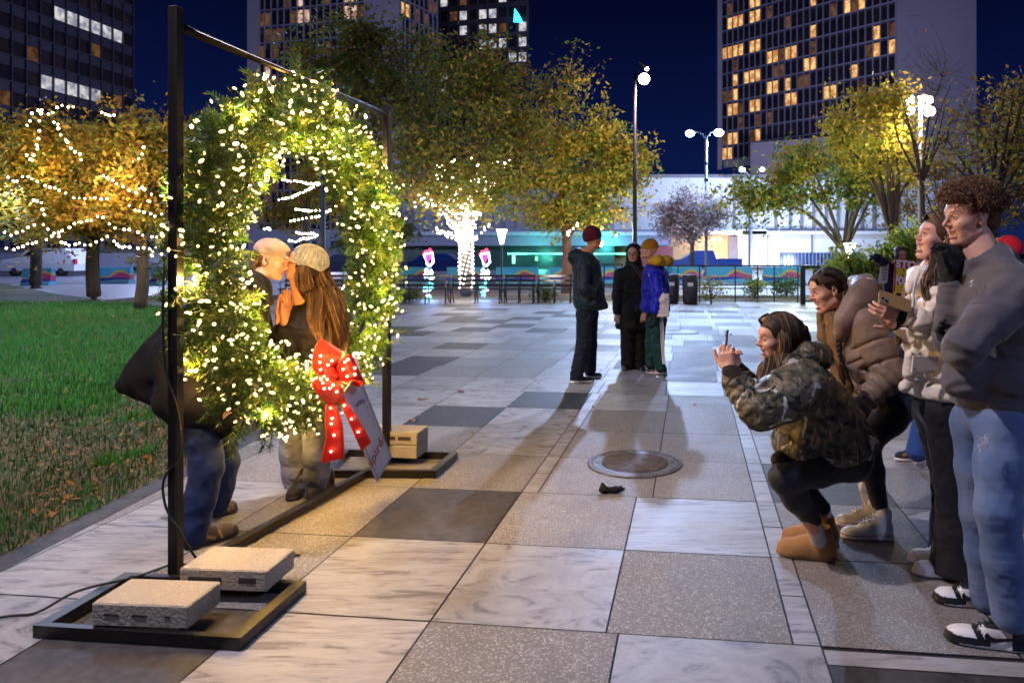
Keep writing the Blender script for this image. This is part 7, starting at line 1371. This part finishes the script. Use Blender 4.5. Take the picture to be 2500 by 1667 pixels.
# ==================================================================== the kissing couple
def couple():
    o = fig('man in a beige cap and long black coat kissing the woman behind the wreath', (X_(500, 3.85), 3.85))
    hc = P(664, 634, 4.25); T = headframe(hc, (.93, .06, -.24), (.24, 0, .97), .97); hd = head_parts(0, False, closed=True, T=T)
    nb = P(618, 702, 4.08); shn, eln, wrn = P(585, 765, 3.86), P(590, 890, 3.78), P(566, 990, 3.74); shf, elf, wrf = P(610, 745, 4.3), P(640, 850, 4.35), P(660, 900, 4.3)
    pel = P(468, 905, 3.86); hn, kn, an = P(478, 960, 3.78), P(505, 1140, 3.75), P(472, 1300, 3.70); hf, kf, af = P(505, 960, 3.98), P(545, 1130, 4.06), P(530, 1235, 4.08)
    limb = [cap(T @ Vector((0, -.02, -.075)), nb, .05, .055, k=.03), cap(nb, pel, .09, .12), cap(nb, shn, .04, .045), cap(nb, shf, .04, .045), cap(shn, eln, .045, .038), cap(eln, wrn, .036, .026), cap(shf, elf, .045, .036), cap(elf, wrf, .034, .026), cap(pel, hn, .1, .08), cap(pel, hf, .1, .08), cap(hn, kn, .08, .055), cap(kn, an, .05, .036), cap(hf, kf, .08, .055), cap(kf, af, .05, .036)]
    h1 = hand(wrn, (-.35, 0, -1), (-.6, .3, .3), 1, 1.05, (.3, .4, .5, .6), thumb=(.8, .4)); make_body(o, limb, [hd], [h1], 'pale', .010)
    cm = M['coat'] = cloth('black_coat', (.006, .006, .008), .7, (.009, .008, .010), 2, (20, .2, .003), .05, (4, .35, .02))
    pr = [cap(nb+Vector((-.02, 0, -.02)), P(560, 790, 3.98), .12, .17, k=.06), cap(P(560, 790, 3.98), P(490, 880, 3.88), .19, .205, k=.08), cap(P(490, 880, 3.88), P(500, 980, 3.86), .20, .20, k=.08), cap(P(470, 860, 3.88), P(350, 925, 3.86), .17, .09, k=.08), cap(P(450, 790, 3.9), P(345, 890, 3.88), .09, .05, k=.06), cap(P(390, 870, 3.88), P(292, 938, 3.86), .10, .022, k=.05), cap(P(440, 970, 3.82), P(300, 950, 3.86), .10, .020, k=.05), cap(P(470, 900, 3.72), P(400, 990, 3.74), .08, .05, k=.06), cap(P(500, 985, 3.8), P(560, 1030, 3.78), .16, .08, k=.06),
          cap(P(450, 950, 3.95), P(330, 935, 3.95), .08, .03, k=.05), cap(P(440, 985, 3.82), P(540, 1050, 3.80), .06, .04, k=.05)]
    pr += chain([shn, shn.lerp(eln, .5), eln, wrn+Vector((.01, 0, .05))], [.105, .098, .088, .072], k=.05)+chain([shf, elf, wrf], [.10, .085, .07], k=.05)
    pr += [bx(P(420, 1085, 3.86), (.9, .5, .145), np.array(Matrix.Rotation(R(22), 3, 'Y')), k=.02, op='s')]
    sdf_obj('coat', pr, .0075, cm, o, fold=(.0025, .2), seed=3); sdf_obj('collar', chain([P(655, 735, 3.98), P(620, 690, 4.0), P(600, 668, 4.1), P(625, 685, 4.22)], [.03, .042, .04, .03], k=.02), .006, cm, o)
    pr = [cap(pel, hn, .12, .115, k=.04), cap(pel, hf, .12, .115, k=.04)]+chain([hn, kn, kn.lerp(an, .5), an+Vector((0, 0, .0))], [.104, .082, .074, .070], k=.03)+chain([hf, kf, kf.lerp(af, .5), af+Vector((0, 0, .02))], [.104, .082, .074, .070], k=.03); sdf_obj('jeans', pr, .008, M['denim_dark'], o, fold=(.006, .12), seed=6)
    hk = [mat('hike_upper', (.075, .052, .045), .7, var=(30, (.13, .095, .08), .2), bump=(80, .5, .003)), M['sole_dark'], mat('yellow_mark', (.45, .27, .03), .6)]; shoe(o, G(447, 1343), G(582, 1302), hk, 'hike', label='worn brown hiking shoe', s=1.1); shoe(o, G(510, 1262), G(580, 1247), hk, 'hike', label='worn brown hiking shoe', s=1.05)
    HMm = [mat('hair_grey', (.16, .11, .075), .5), M['hair_mid'], M['hair_light']]; pr = [ell((0, -.040, .0), (.080, .078, .075)), ell((0, .06, -.02), (.09, .075, .12), k=.01, op='s')]; V, Fs, mi = sdf_mesh(pr, .005); V = V@np.array(T.to_3x3()).T+np.array(T.translation); hr = meshobj('hair', V, Fs, M['hair_mid'], o, mi, True)
    rr = random.Random(8); pth = []
    for _ in range(420):
        a = rr.uniform(.2, 3.0); x = .082*math.cos(a)*1.0; y = -.030-.085*math.sin(a)*.9; z = rr.uniform(-.055, .025); c = Vector((x, y, z)); pth.append([T @ (c+Vector((rr.uniform(-.004, .004), rr.uniform(-.006, .003), -.012*i))) for i in range(4)])
    for _ in range(60): z = rr.uniform(-.03, .02); pth.append([T @ Vector((.079, .018-rr.random()*.02, z)), T @ Vector((.082, .0, z-.008)), T @ Vector((.080, -.02, z-.012))])
    strands('strands', hr, pth, HMm, .0016, 3)
    cp = cloth('beige_cap', (.30, .245, .235), .8, (.33, .27, .26), 3, (200, .25, .001)); pr = [ell((0, -.012, .052), (.088, .108, .078)), bx((0, 0, -.052), (.2, .2, .085), k=.006, op='s'), cap((-.040, .075, .040), (.040, .075, .040), .012, k=.02), ell((0, .118, .030), (.064, .062, .0075), np.array(Matrix.Rotation(-.25, 3, 'X')), k=.012)]
    V, Fs, mi = sdf_mesh(pr, .004); V = V@np.array(T.to_3x3()).T+np.array(T.translation); c_ = meshobj('cap', V, Fs, cp, o, mi, True); mb = MB()
    for s_ in (-1, 0, 1): mb.tube([T @ Vector((math.sin(s_*.9)*.088*math.cos(t)*1.01, -.012+.109*math.cos(t)*math.cos(s_*.9), .052+.079*math.sin(t))) for t in [.35+1.2*i/8 for i in range(9)]], .0012, 4)
    mb.ball(T @ Vector((0, -.012, .131)), .006, 6); mb.build('cap_seam', cp, c_, True)
    # ---- the woman
    o = fig('long haired woman in a grey knit hat with praying hands being kissed behind the wreath', (X_(730, 4.3), 4.3))
    hc = P(742, 647, 4.30); T = headframe(hc, (-.90, -.06, .30), (.30, 0, .95), .95); hd = head_parts(0, True, closed=True, T=T)
    nb = P(757, 722, 4.48); shn, eln, wrn = P(788, 765, 4.46), P(752, 860, 4.46), P(693, 795, 4.38); shf, elf, wrf = P(755, 760, 4.68), P(715, 850, 4.64), P(684, 788, 4.36)
    pel = P(752, 930, 4.54); hn, kn, an = P(775, 960, 4.44), P(775, 1110, 4.46), P(772, 1200, 4.51); hf, kf, af = P(725, 960, 4.62), P(715, 1105, 4.64), P(718, 1200, 4.64)
    limb = [cap(T @ Vector((0, -.02, -.075)), nb, .046, .05, k=.03), cap(T @ Vector((0, .03, -.10)), P(735, 740, 4.40), .03, .045, k=.03), cap(nb, pel, .09, .12), cap(nb, shn, .04, .045), cap(nb, shf, .04, .045), cap(shn, eln, .045, .038), cap(eln, wrn, .036, .026), cap(shf, elf, .045, .036), cap(elf, wrf, .034, .026), cap(pel, hn, .1, .08), cap(pel, hf, .1, .08), cap(hn, kn, .08, .055), cap(kn, an, .05, .036), cap(hf, kf, .08, .055), cap(kf, af, .05, .036)]
    ud = (-.05, 0, 1); h1 = hand(P(695, 775, 4.32), (.02, .08, 1), (-.9, .4, 0), -1, 1.0, (.04, .02, .03, .05), spread=.03, thumb=(1.4, .0)); h2 = hand(P(683, 775, 4.34), (.14, .06, 1), (.9, -.4, 0), 1, 1.0, (.04, .02, .03, .05), spread=.03, thumb=(1.4, .0)); make_body(o, limb, [hd], [h1, h2], 'tan', .010)
    mb = MB(); c = P(692, 737, 4.28); mb.tube([c+Vector((math.cos(t)*.0105, math.sin(t)*.0105, 0)) for t in [6.28*i/12 for i in range(13)]], .0018, 5); mb.build('ring', mat('gold', (.8, .6, .2), .2, 1), o, True)
    cw = cloth('dark_coat', (.008, .007, .009), .75, (.012, .010, .012), 3, (24, .4, .005), .1)
    pr = [cap(nb+Vector((0, 0, -.03)), P(765, 800, 4.48), .10, .17, k=.05), cap(P(765, 800, 4.48), P(765, 900, 4.52), .19, .19, k=.06), ell(P(760, 940, 4.54), (.17, .20, .10), k=.05)]+chain([shn, shn.lerp(eln, .5), eln], [.115, .105, .095], k=.05)+chain([eln, wrn+Vector((.03, 0, -.04))], [.09, .062], k=.04)+chain([shf, elf, wrf+Vector((.03, 0, -.04))], [.11, .09, .06], k=.05)+[cap(P(735, 735, 4.32), P(728, 700, 4.26), .045, .04, k=.005, op='s')]
    sdf_obj('coat', pr, .0075, cw, o, fold=(.008, .14), seed=8)
    pr = [cap(pel, hn, .12, .108, k=.04), cap(pel, hf, .12, .108, k=.04)]+chain([hn, kn, kn.lerp(an, .5), an], [.108, .082, .072, .056], k=.03)+chain([hf, kf, kf.lerp(af, .5), af], [.108, .080, .070, .055], k=.03); sdf_obj('jeans', pr, .007, M['denim_grey'], o, fold=(.005, .09), seed=2)
    mb = MB(); mb.tube(smooth_path([P(723, 1050, 4.565), P(727, 1100, 4.585), P(733, 1150, 4.60), P(735, 1195, 4.61)], 3), .003, 4); mb.build('seam', mat('pale_thread', (.45, .42, .42), .8), o)
    sn = [mat('knit_sneaker', (.02, .018, .024), .8, bump=(120, .4, .002)), M['sole_dark']]; shoe(o, Vector((G(795, 1200).x, 4.66, 0)), G(752, 1222), sn, 'slip', label='dark slip on sneaker', s=1.05); shoe(o, Vector((G(735, 1195).x, 4.68, 0)), G(708, 1226), sn, 'slip', label='dark slip on sneaker', s=1.05)
    HMm = [M['hair_brown'], M['hair_mid'], M['hair_dark'], M['hair_light']]; hr = sdf_obj('hair', [ell(T @ Vector((0, -.035, .0)), (.085, .088, .088))], .006, M['hair_dark'], o)
    ch = [([T @ Vector((.05, -.0, .03)), T @ Vector((.070, -.03, -.05)), P(775, 730, 4.28), P(772, 780, 4.22), P(780, 830, 4.21)], [.03, .042, .055, .045, .012], 200), ([T @ Vector((.02, -.085, .02)), T @ Vector((.03, -.115, -.06)), P(812, 740, 4.34), P(828, 795, 4.30), P(822, 850, 4.28), P(805, 890, 4.28)], [.05, .062, .065, .055, .04, .012], 260), ([T @ Vector((-.05, -.03, .0)), T @ Vector((-.06, -.06, -.1)), P(790, 760, 4.61), P(795, 850, 4.61)], [.04, .05, .06, .02], 60), ([P(795, 690, 4.31), P(820, 760, 4.26), P(838, 830, 4.26), P(828, 880, 4.26)], [.03, .035, .03, .006], 70)]
    for i, (pts, rs, n_) in enumerate(ch): sdf_obj('lock', chain(smooth_path(pts, 2), list(np.interp(np.linspace(0, 1, 2*(len(pts)-1)+1), np.linspace(0, 1, len(rs)), np.array(rs)*.88)), k=.02), .007, M['hair_brown'], hr); strands('strands', hr, chain_strands(pts, rs, n_, i, .006), HMm, .0019, i)
    kn_ = mat('knit_hat', (.26, .27, .30), .95, var=(45, (.40, .41, .44), .15), bump=(110, 1, .006)); Th = T; pr = [ell((0, -.026, .040), (.096, .112, .098)), ell((0, .075, -.055), (.11, .075, .105), k=.01, op='s'), bx((0, -.02, -.12), (.2, .2, .09), np.array(Matrix.Rotation(.45, 3, 'X')), k=.01, op='s')]
    V, Fs, mi = sdf_mesh(pr, .0045); V = V@np.array(T.to_3x3()).T+np.array(T.translation); ht = meshobj('knit_hat', V, Fs, kn_, o, mi, True); mb = MB()
    for i in range(26):
        a = -math.pi*.05+2*math.pi*i/26; pth = []
        for j in range(8):
            ph = .12+1.55*j/7; x, y, z = .099*math.sin(ph)*math.cos(a), .115*math.sin(ph)*math.sin(a)-.026, .040+.101*math.cos(ph)
            if y > .045 and z < .055: break
            pth.append(T @ Vector((x, y, z)))
        if len(pth) > 2: mb.tube(pth, .0052, 5)
    mb.build('hat_rib', kn_, ht, True)
    gl = MB(); a, b = T @ Vector((.078, .03, .010)), T @ Vector((.045, .097, .012)); mb = MB(); q = [T @ Vector(v) for v in ((.010, .102, .012), (.052, .092, .014), (.054, .089, -.012), (.030, .102, -.016), (.012, .106, -.006))]; mb.prism(q, .003); mb.tube([b, a, T @ Vector((.082, -.01, .005))], .0022, 5); mb.build('sunglasses', mat('dark_lens', (.008, .006, .006), .12), o)
couple()
# ==================================================================== simple standing figures further off
def standing(label, Y, hp, hdir, s_h, nb, sh, el, wr, pelv, hip, knee, ank, coat, coat_r, coat_name, trouser, tr_r, shoes, shoe_m, style, hem, sk='fair', smile=0, extra=None, group=None, vox=.011, upv=(0, 0, 1), handd=None, hair=None, fold=.005, seed=1, headT=None, hands=True, sleeves=(.075, .065, .052)):
    o = fig(label, (X_(hp[0], Y), Y), group); hc = P(hp[0], hp[1], hp[2]); T = headframe(hc, hdir, upv, s_h); hd = head_parts(smile, True, T=T, vox=.004)
    q = lambda t: P(*t); nb = q(nb); sh = [q(t) for t in sh]; el = [q(t) for t in el]; wr = [q(t) for t in wr]; pelv = q(pelv); hip = [q(t) for t in hip]; knee = [q(t) for t in knee]; ank = [q(t) for t in ank]
    limb = [cap(T @ Vector((0, -.02, -.075)), nb, .046, .05, k=.03), cap(nb, pelv, .09, .11)]
    for i in (0, 1): limb += [cap(nb, sh[i], .04, .045), cap(sh[i], el[i], .042, .035), cap(el[i], wr[i], .034, .024), cap(pelv, hip[i], .09, .08), cap(hip[i], knee[i], .075, .05), cap(knee[i], ank[i], .048, .034)]
    hs = [hand(wr[i], (wr[i]-el[i]).normalized() if handd is None else handd[i], (0, .6, -.4), 1-2*i, .95, (.5, .6, .7, .8)) for i in (0, 1)] if hands else []; make_body(o, limb, [hd], hs, sk, .012)
    pr = []
    for k_ in range(len(coat_r)): pr.append(coat_r[k_] if isinstance(coat_r[k_], dict) else ell(q(coat_r[k_][0]), coat_r[k_][1], k=.07))
    for i in (0, 1): pr += chain([sh[i], el[i]], [sleeves[0], sleeves[1]], k=.04)+[ridged(el[i], wr[i]-(wr[i]-el[i]).normalized()*.02, sleeves[1], sleeves[2], 3, .005, .03)]
    pr += [cap(T @ Vector((0, .0, -.04)), nb+Vector((0, 0, .02)), .055, .055, k=.01, op='s')]
    if hem: pr += [bx(P(hem[0], hem[1], Y)+Vector((0, 0, -.30)), (.8, .6, .30), k=.02, op='s')]
    sdf_obj(coat_name, pr, vox, coat, o, fold=(fold, .13), seed=seed)
    pr = []
    for i in (0, 1): pr += [cap(pelv, hip[i], .11, tr_r[0], k=.04)]+chain([hip[i], knee[i], ank[i]], tr_r, k=.03)
    sdf_obj('trousers', pr, .010, trouser, o, fold=(.004, .12), seed=seed+1)
    for hl, te in shoes: shoe(o, G(*hl), G(*te), shoe_m, style, name='shoe')
    return o, T, nb
def hatpart(o, T, m, lift=0, r=(.092, .104, .098), cut=.030, name='beanie', ribs=22, tilt=.25):
    pr = [ell((0, -.012, .045+lift), r, k=.01), bx((0, 0, -.09+cut), (.2, .2, .09), np.array(Matrix.Rotation(tilt, 3, 'X')), k=.006, op='s')]
    V, Fs, mi = sdf_mesh(pr, .005); V = V@np.array(T.to_3x3()).T+np.array(T.translation); return meshobj(name, V, Fs, m, o, mi, True)
navy = cloth('teal_jacket', (.006, .016, .023), .6, (.008, .020, .028), 3, (30, .3, .004)); blackc = cloth('long_black_coat', (.008, .009, .012), .7, (.012, .013, .016), 3, (30, .3, .004))
FR = None
o, T, nb = standing('man in a maroon knit hat and dark teal jacket, hand in pocket', 8.3, (1448, 585, 8.33), (.80, .55, .05), 1.02, (1430, 622, 8.3), [(1425, 650, 8.05), (1430, 650, 8.55)], [(1425, 705, 7.98), (1440, 705, 8.62)], [(1452, 716, 8.05), (1458, 712, 8.55)], (1433, 750, 8.3), [(1428, 765, 8.2), (1440, 765, 8.42)], [(1424, 845, 8.2), (1440, 840, 8.5)], [(1408, 912, 8.22), (1440, 902, 8.6)],
    navy, [((1432, 655, 8.3), (.17, .24, .19)), ((1436, 700, 8.3), (.185, .25, .20)), ((1438, 735, 8.3), (.19, .25, .14)), cap(P(1432, 745, 8.2), P(1478, 748, 8.25), .12, .035, k=.05), cap(P(1450, 700, 8.2), P(1474, 742, 8.2), .08, .035, k=.05), cap(P(1404, 628, 8.25), P(1434, 632, 8.2), .09, .07, k=.04), ell(P(1410, 618, 8.35), (.09, .13, .07), k=.04)], 'jacket', cloth('navy_trousers', (.008, .012, .022), .8), [.10, .085, .078], [((1390, 934), (1448, 933)), ((1428, 922), (1470, 922))], [M['shoe_black'], M['sole_white']], 'trainer', (1440, 757), seed=41, sk='tan', hands=False)
hatpart(o, T, mat('maroon_knit', (.075, .004, .014), .95, bump=(90, .8, .004)), r=(.099, .116, .118), cut=.002)
mb = MB(); mb.tube([T @ Vector((.074, -.01, .005)), T @ Vector((.066, .075, .008)), T @ Vector((.05, .092, .006))], .002, 4); mb.build('glasses', M['dark_metal'], o)
o, T, nb = standing('person in a long black hooded coat between the two friends in knit hats', 9.3, (1546, 620, 9.3), (-.25, -1, -.02), .96, (1548, 652, 9.33), [(1512, 668, 9.3), (1580, 668, 9.35)], [(1506, 720, 9.25), (1584, 720, 9.3)], [(1506, 765, 9.22), (1574, 762, 9.2)], (1545, 775, 9.35), [(1532, 780, 9.3), (1562, 780, 9.35)], [(1532, 845, 9.3), (1562, 845, 9.35)], [(1532, 890, 9.32), (1562, 890, 9.35)],
    blackc, [((1546, 675, 9.33), (.21, .14, .17)), ((1546, 720, 9.33), (.215, .15, .22)), ((1545, 765, 9.33), (.225, .16, .20)), ((1544, 795, 9.33), (.225, .16, .12))], 'coat', M['black_knit'], [.10, .09, .088], [((1528, 896), (1526, 906)), ((1565, 896), (1566, 907))], [M['shoe_black'], M['sole_dark']], 'trainer', (1545, 804), seed=44, sk='pale')
pr = [ell((0, -.035, .035), (.112, .115, .115), k=.02), cap((0, -.03, -.06), (0, -.03, -.14), .10, .12, k=.04), ell((0, .10, -.010), (.068, .085, .098), k=.02, op='s'), ell((0, .02, -.01), (.08, .09, .11), k=.01, op='s')]
V, Fs, mi = sdf_mesh(pr, .006); V = V@np.array(T.to_3x3()).T+np.array(T.translation); meshobj('hood', V, Fs, blackc, o, mi, True)
mb = MB()
for s_ in (-1, 1): mb.tube([T @ Vector((s_*.032+math.cos(t)*.020, .098, .002+math.sin(t)*.017)) for t in [6.28*i/12 for i in range(13)]], .0016, 4)
mb.tube([T @ Vector((-.012, .10, .004)), T @ Vector((.012, .10, .004))], .0016, 4); mb.build('glasses', M['grey_metal'], o, True)
strands('hair', o, chain_strands([T @ Vector((.06, .06, -.08)), P(1572, 680, 9.15), P(1574, 720, 9.12)], [.02, .035, .01], 60, 3), [mat('hair_teal', (.015, .035, .045), .5), M['hair_dark']], .003, 3)
blue = cloth('royal_jacket', (.006, .010, .42), .5, (.008, .014, .36), 3, (24, .4, .005)); yel = cloth('yellow_fleece', (.60, .36, .03), .9, None, 8, (70, .5, .003))
gr = cloth('green_trackpants', (.006, .045, .038), .6, (.008, .055, .045), 4)
o, T, nb = standing('person in a mustard knit hat, royal blue jacket and green striped trousers', 8.85, (1583, 611, 8.86), (-.92, -.18, .22), .96, (1602, 645, 8.9), [(1598, 668, 8.65), (1605, 665, 9.1)], [(1606, 715, 8.58), (1590, 715, 9.15)], [(1598, 765, 8.55), (1580, 755, 9.1)], (1604, 770, 8.9), [(1608, 780, 8.8), (1596, 780, 9.0)], [(1606, 845, 8.8), (1590, 840, 9.0)], [(1612, 897, 8.8), (1588, 890, 9.0)],
    blue, [((1598, 672, 8.87), (.155, .21, .17)), ((1597, 710, 8.87), (.165, .215, .19)), ((1595, 748, 8.87), (.170, .22, .12)), cap(P(1618, 672, 8.87), P(1627, 755, 8.87), .07, .05, k=.05)], 'jacket', gr, [.10, .078, .066], [((1630, 913), (1577, 911)), ((1600, 905), (1562, 901))], [M['shoe_black'], M['sole_white'], M['shoe_white'], M['shoe_black']], 'stripes', (1598, 763), seed=47, sk='pale', upv=(.22, 0, .97), hands=False)
hatpart(o, T, mat('mustard_knit', (.36, .16, .008), .95, bump=(90, .8, .004)), r=(.097, .113, .112), cut=.018, tilt=-.30)
pr = chain([P(1588, 640, 8.70), P(1604, 636, 8.66), P(1624, 636, 8.75), P(1632, 638, 8.9), P(1615, 636, 9.05)], [.035, .06, .065, .06, .045], k=.04)+[cap(T @ Vector((0, -.01, -.05)), nb, .058, .05, k=.01, op='s')]; sdf_obj('hood', pr, .008, yel, o, fold=(.004, .08))
mb = MB(); 
for k_ in range(3): mb.tube(smooth_path([P(1611+k_*3.2, 768, 8.68), P(1613+k_*3.2, 810, 8.695), P(1615+k_*3.2, 850, 8.705), P(1618+k_*2.6, 888, 8.725)], 3), .0065, 4)
mb.build('side_stripe', M['shoe_white'], o)
mb = MB(); mb.prism([P(1583, 672, 8.62), P(1591, 664, 8.62), P(1592, 684, 8.62)], .003); mb.build('jacket_emblem', M['shoe_white'], o)
mb = MB()
for s_ in (-1, 1): mb.tube([T @ Vector((s_*.032+math.cos(t)*.020, .096, .002+math.sin(t)*.016)) for t in [6.28*i/12 for i in range(13)]], .0024, 4)
mb.tube([T @ Vector((.05, .09, .006)), T @ Vector((.076, .0, .006))], .0024, 4); mb.build('glasses', M['rubber'], o, True)
sdf_obj('glove', hand(P(1598, 768, 8.55), (-.05, 0, -1), (-1, 0, 0), 1, 1.1, (.3, .4, .5, .6)), .006, M['black_glove'], o)
bg_ = sdf_obj('tote_bag', [bx(P(1618, 745, 8.56), (.078, .035, .14), k=.01, rr=.02), cap(P(1618, 730, 8.55), P(1616, 715, 8.56), .05, .02, k=.03)], .007, cloth('white_canvas', (.62, .56, .58), .85), None, fold=(.006, .08)); tag(bg_, 'white tote bag hanging beside the blue jacket', 'bag')
# ==================================================================== man with placards
dn = cloth('dark_parka', (.010, .012, .028), .7, (.014, .016, .034), 4, (30, .3, .004))
o, T, nb = standing('man in a dark coat pointing with one arm and holding a red placard', 10.8, (2198, 622, 10.8), (.10, -1, -.25), 1.0, (2195, 645, 10.85), [(2172, 655, 10.75), (2216, 658, 10.85)], [(2155, 640, 10.5), (2222, 700, 10.7)], [(2138, 628, 10.2), (2208, 725, 10.55)], (2190, 735, 10.85), [(2182, 745, 10.85), (2200, 745, 10.85)], [(2180, 800, 10.8), (2202, 800, 10.8)], [(2180, 855, 10.8), (2202, 855, 10.8)],
    dn, [((2194, 662, 10.85), (.22, .15, .16)), ((2190, 695, 10.85), (.21, .16, .18)), ((2188, 722, 10.85), (.21, .16, .14))], 'coat', M['denim_grey'], [.10, .085, .075], [((2180, 858), (2180, 866)), ((2202, 858), (2203, 866))], [M['shoe_black'], M['sole_dark']], 'trainer', (2190, 735), seed=51, sk='fair', smile=.5, hands=False, sleeves=(.085, .075, .06))
sdf_obj('glove', hand(P(2140, 629, 10.22), (-.6, -.7, .1), (0, 0, -1), 1, 1.25, (.1, .3, .4, .5))+hand(P(2206, 728, 10.5), (-.6, -.5, -.2), (0, 0, 1), 1, 1.1, (.6, .7, .8, .8)), .006, M['black_glove'], o)
V, Fs, mi = sdf_mesh([ell((0, -.02, .045), (.090, .10, .085)), ell((-.07, .03, .0), (.03, .05, .06), k=.02), ell((.07, .03, .0), (.03, .05, .06), k=.02), ell((0, .10, -.03), (.06, .06, .09), k=.01, op='s')], .006, (.004, .03)); V = V@np.array(T.to_3x3()).T+np.array(T.translation); meshobj('hair', V, Fs, M['hair_red'], o, mi, True)
pc = empty('placard', tuple(P(2206, 678, 10.45))); tag(pc, 'red placard with white and yellow block lettering held by the man in the dark coat', 'sign')
c0 = P(2180, 715, 10.42); ux = Vector((.97, .02, -.10)).normalized(); uz = Vector((.045, 0, 1)).normalized(); nz_ = ux.cross(uz)
if nz_.y > 0: nz_ = -nz_
hp_ = .50; wp = .40; mb = MB(); mb.prism([c0, c0+ux*wp, c0+ux*wp+uz*hp_, c0+uz*hp_], .012); mb.build('board', mat('placard_red', (.48, .012, .012), .5), pc)
whi = mat('placard_white', (.82, .80, .80), .5); ylw = mat('placard_yellow', (.70, .62, .02), .5)
for i, (wd, m_, z) in enumerate((('STOP', whi, .425), ('SINNING', ylw, .305), ('FOLLOW', whi, .185), ('JESUS', ylw, .065))):
    t_ = text_obj('lettering', wd, .15, c0+ux*.02+uz*z+nz_*.016, ux, uz, m_, pc, bold=.008, align='LEFT'); 
    w_now = max((Vector(v.co)-c0).dot(ux) for v in t_.data.vertices)-.02; sc = (wp-.04)/w_now
    for v in t_.data.vertices: d_ = (Vector(v.co)-c0-ux*.02).dot(ux); v.co = Vector(v.co)+ux*d_*(sc-1)
pw = empty('placard', tuple(P(2160, 672, 10.5))); tag(pw, 'small white placard with faint text hanging under the outstretched arm', 'sign')
mb = MB(); q = [P(2145, 692, 10.45), P(2166, 690, 10.45), P(2170, 646, 10.45), P(2152, 640, 10.45)]; mb.prism(q, -.01); mb.build('board', mat('placard_plain', (.55, .48, .52), .6), pw)
mb = MB()
for k_ in range(5): mb.box(P(2159+k_*.6, 682-8*k_, 10.42), (.07, .004, .018))
mb.build('printed_line', mat('grey_print', (.20, .12, .14), .6), pw)
# ==================================================================== two people half hidden behind the teenager
o, T, nb = standing('person with dark curly hair and blue jeans standing behind the cream jacket', 5.0, (2362, 645, 5.0), (-.7, -.6, -.1), 1.0, (2355, 700, 5.0), [(2310, 735, 5.0), (2385, 740, 5.2)], [(2300, 830, 4.9), (2400, 850, 5.2)], [(2290, 900, 4.85), (2380, 940, 5.1)], (2330, 930, 5.1), [(2300, 940, 5.05), (2350, 940, 5.2)], [(2262, 1020, 5.05), (2345, 1030, 5.25)], [(2240, 1100, 5.05), (2345, 1100, 5.3)],
    cloth('dark_hoodie', (.02, .018, .022), .85), [((2345, 760, 5.05), (.17, .22, .2)), ((2335, 840, 5.08), (.17, .22, .2)), ((2330, 900, 5.08), (.17, .22, .14))], 'jacket', M['denim_dark'] if False else cloth('blue_denim', (.02, .06, .26), .85, (.03, .09, .32), 8), [.11, .088, .078], [((2258, 1122), (2184, 1124)), ((2360, 1112), (2330, 1116))], [mat('navy_suede', (.010, .018, .045), .8), M['sole_white'], M['shoe_white'], mat('gold_patch', (.30, .17, .03), .7)], 'stripes', (2335, 950), seed=61, sk='tan')
V, Fs, mi = sdf_mesh([ell((0, -.03, .03), (.10, .11, .11)), ell((0, .10, -.03), (.07, .06, .09), k=.01, op='s')], .006, (.006, .03)); V = V@np.array(T.to_3x3()).T+np.array(T.translation); meshobj('hair', V, Fs, M['hair_black'], o, mi, True)
strands('curls', o, chain_strands([T @ Vector((0, -.05, .06)), T @ Vector((.02, -.09, -.03)), P(2375, 720, 4.95)], [.10, .11, .05], 220, 9, .02), [M['hair_black'], M['hair_dark']], .003, 3)
o, T, nb = standing('person in a bright red knit hat mostly hidden behind the teenager', 6.2, (2458, 618, 6.2), (-.75, .6, 0), 1.0, (2462, 665, 6.2), [(2430, 690, 6.1), (2495, 690, 6.3)], [(2430, 760, 6.1), (2500, 760, 6.3)], [(2430, 810, 6.1), (2500, 810, 6.3)], (2462, 820, 6.2), [(2450, 830, 6.2), (2475, 830, 6.2)], [(2450, 930, 6.2), (2475, 930, 6.2)], [(2450, 1020, 6.2), (2475, 1020, 6.2)],
    cloth('dark_anorak', (.015, .015, .02), .8), [((2462, 710, 6.2), (.22, .16, .2)), ((2462, 770, 6.2), (.21, .16, .2))], 'jacket', M['black_knit'], [.1, .08, .07], [((2440, 1044), (2440, 1062)), ((2480, 1044), (2482, 1062))], [M['shoe_black'], M['sole_dark']], 'trainer', (2462, 830), seed=71, sk='tan', hands=False)
hatpart(o, T, mat('red_knit', (.62, .01, .025), .95, bump=(90, .8, .004)), r=(.100, .115, .11), cut=.01)
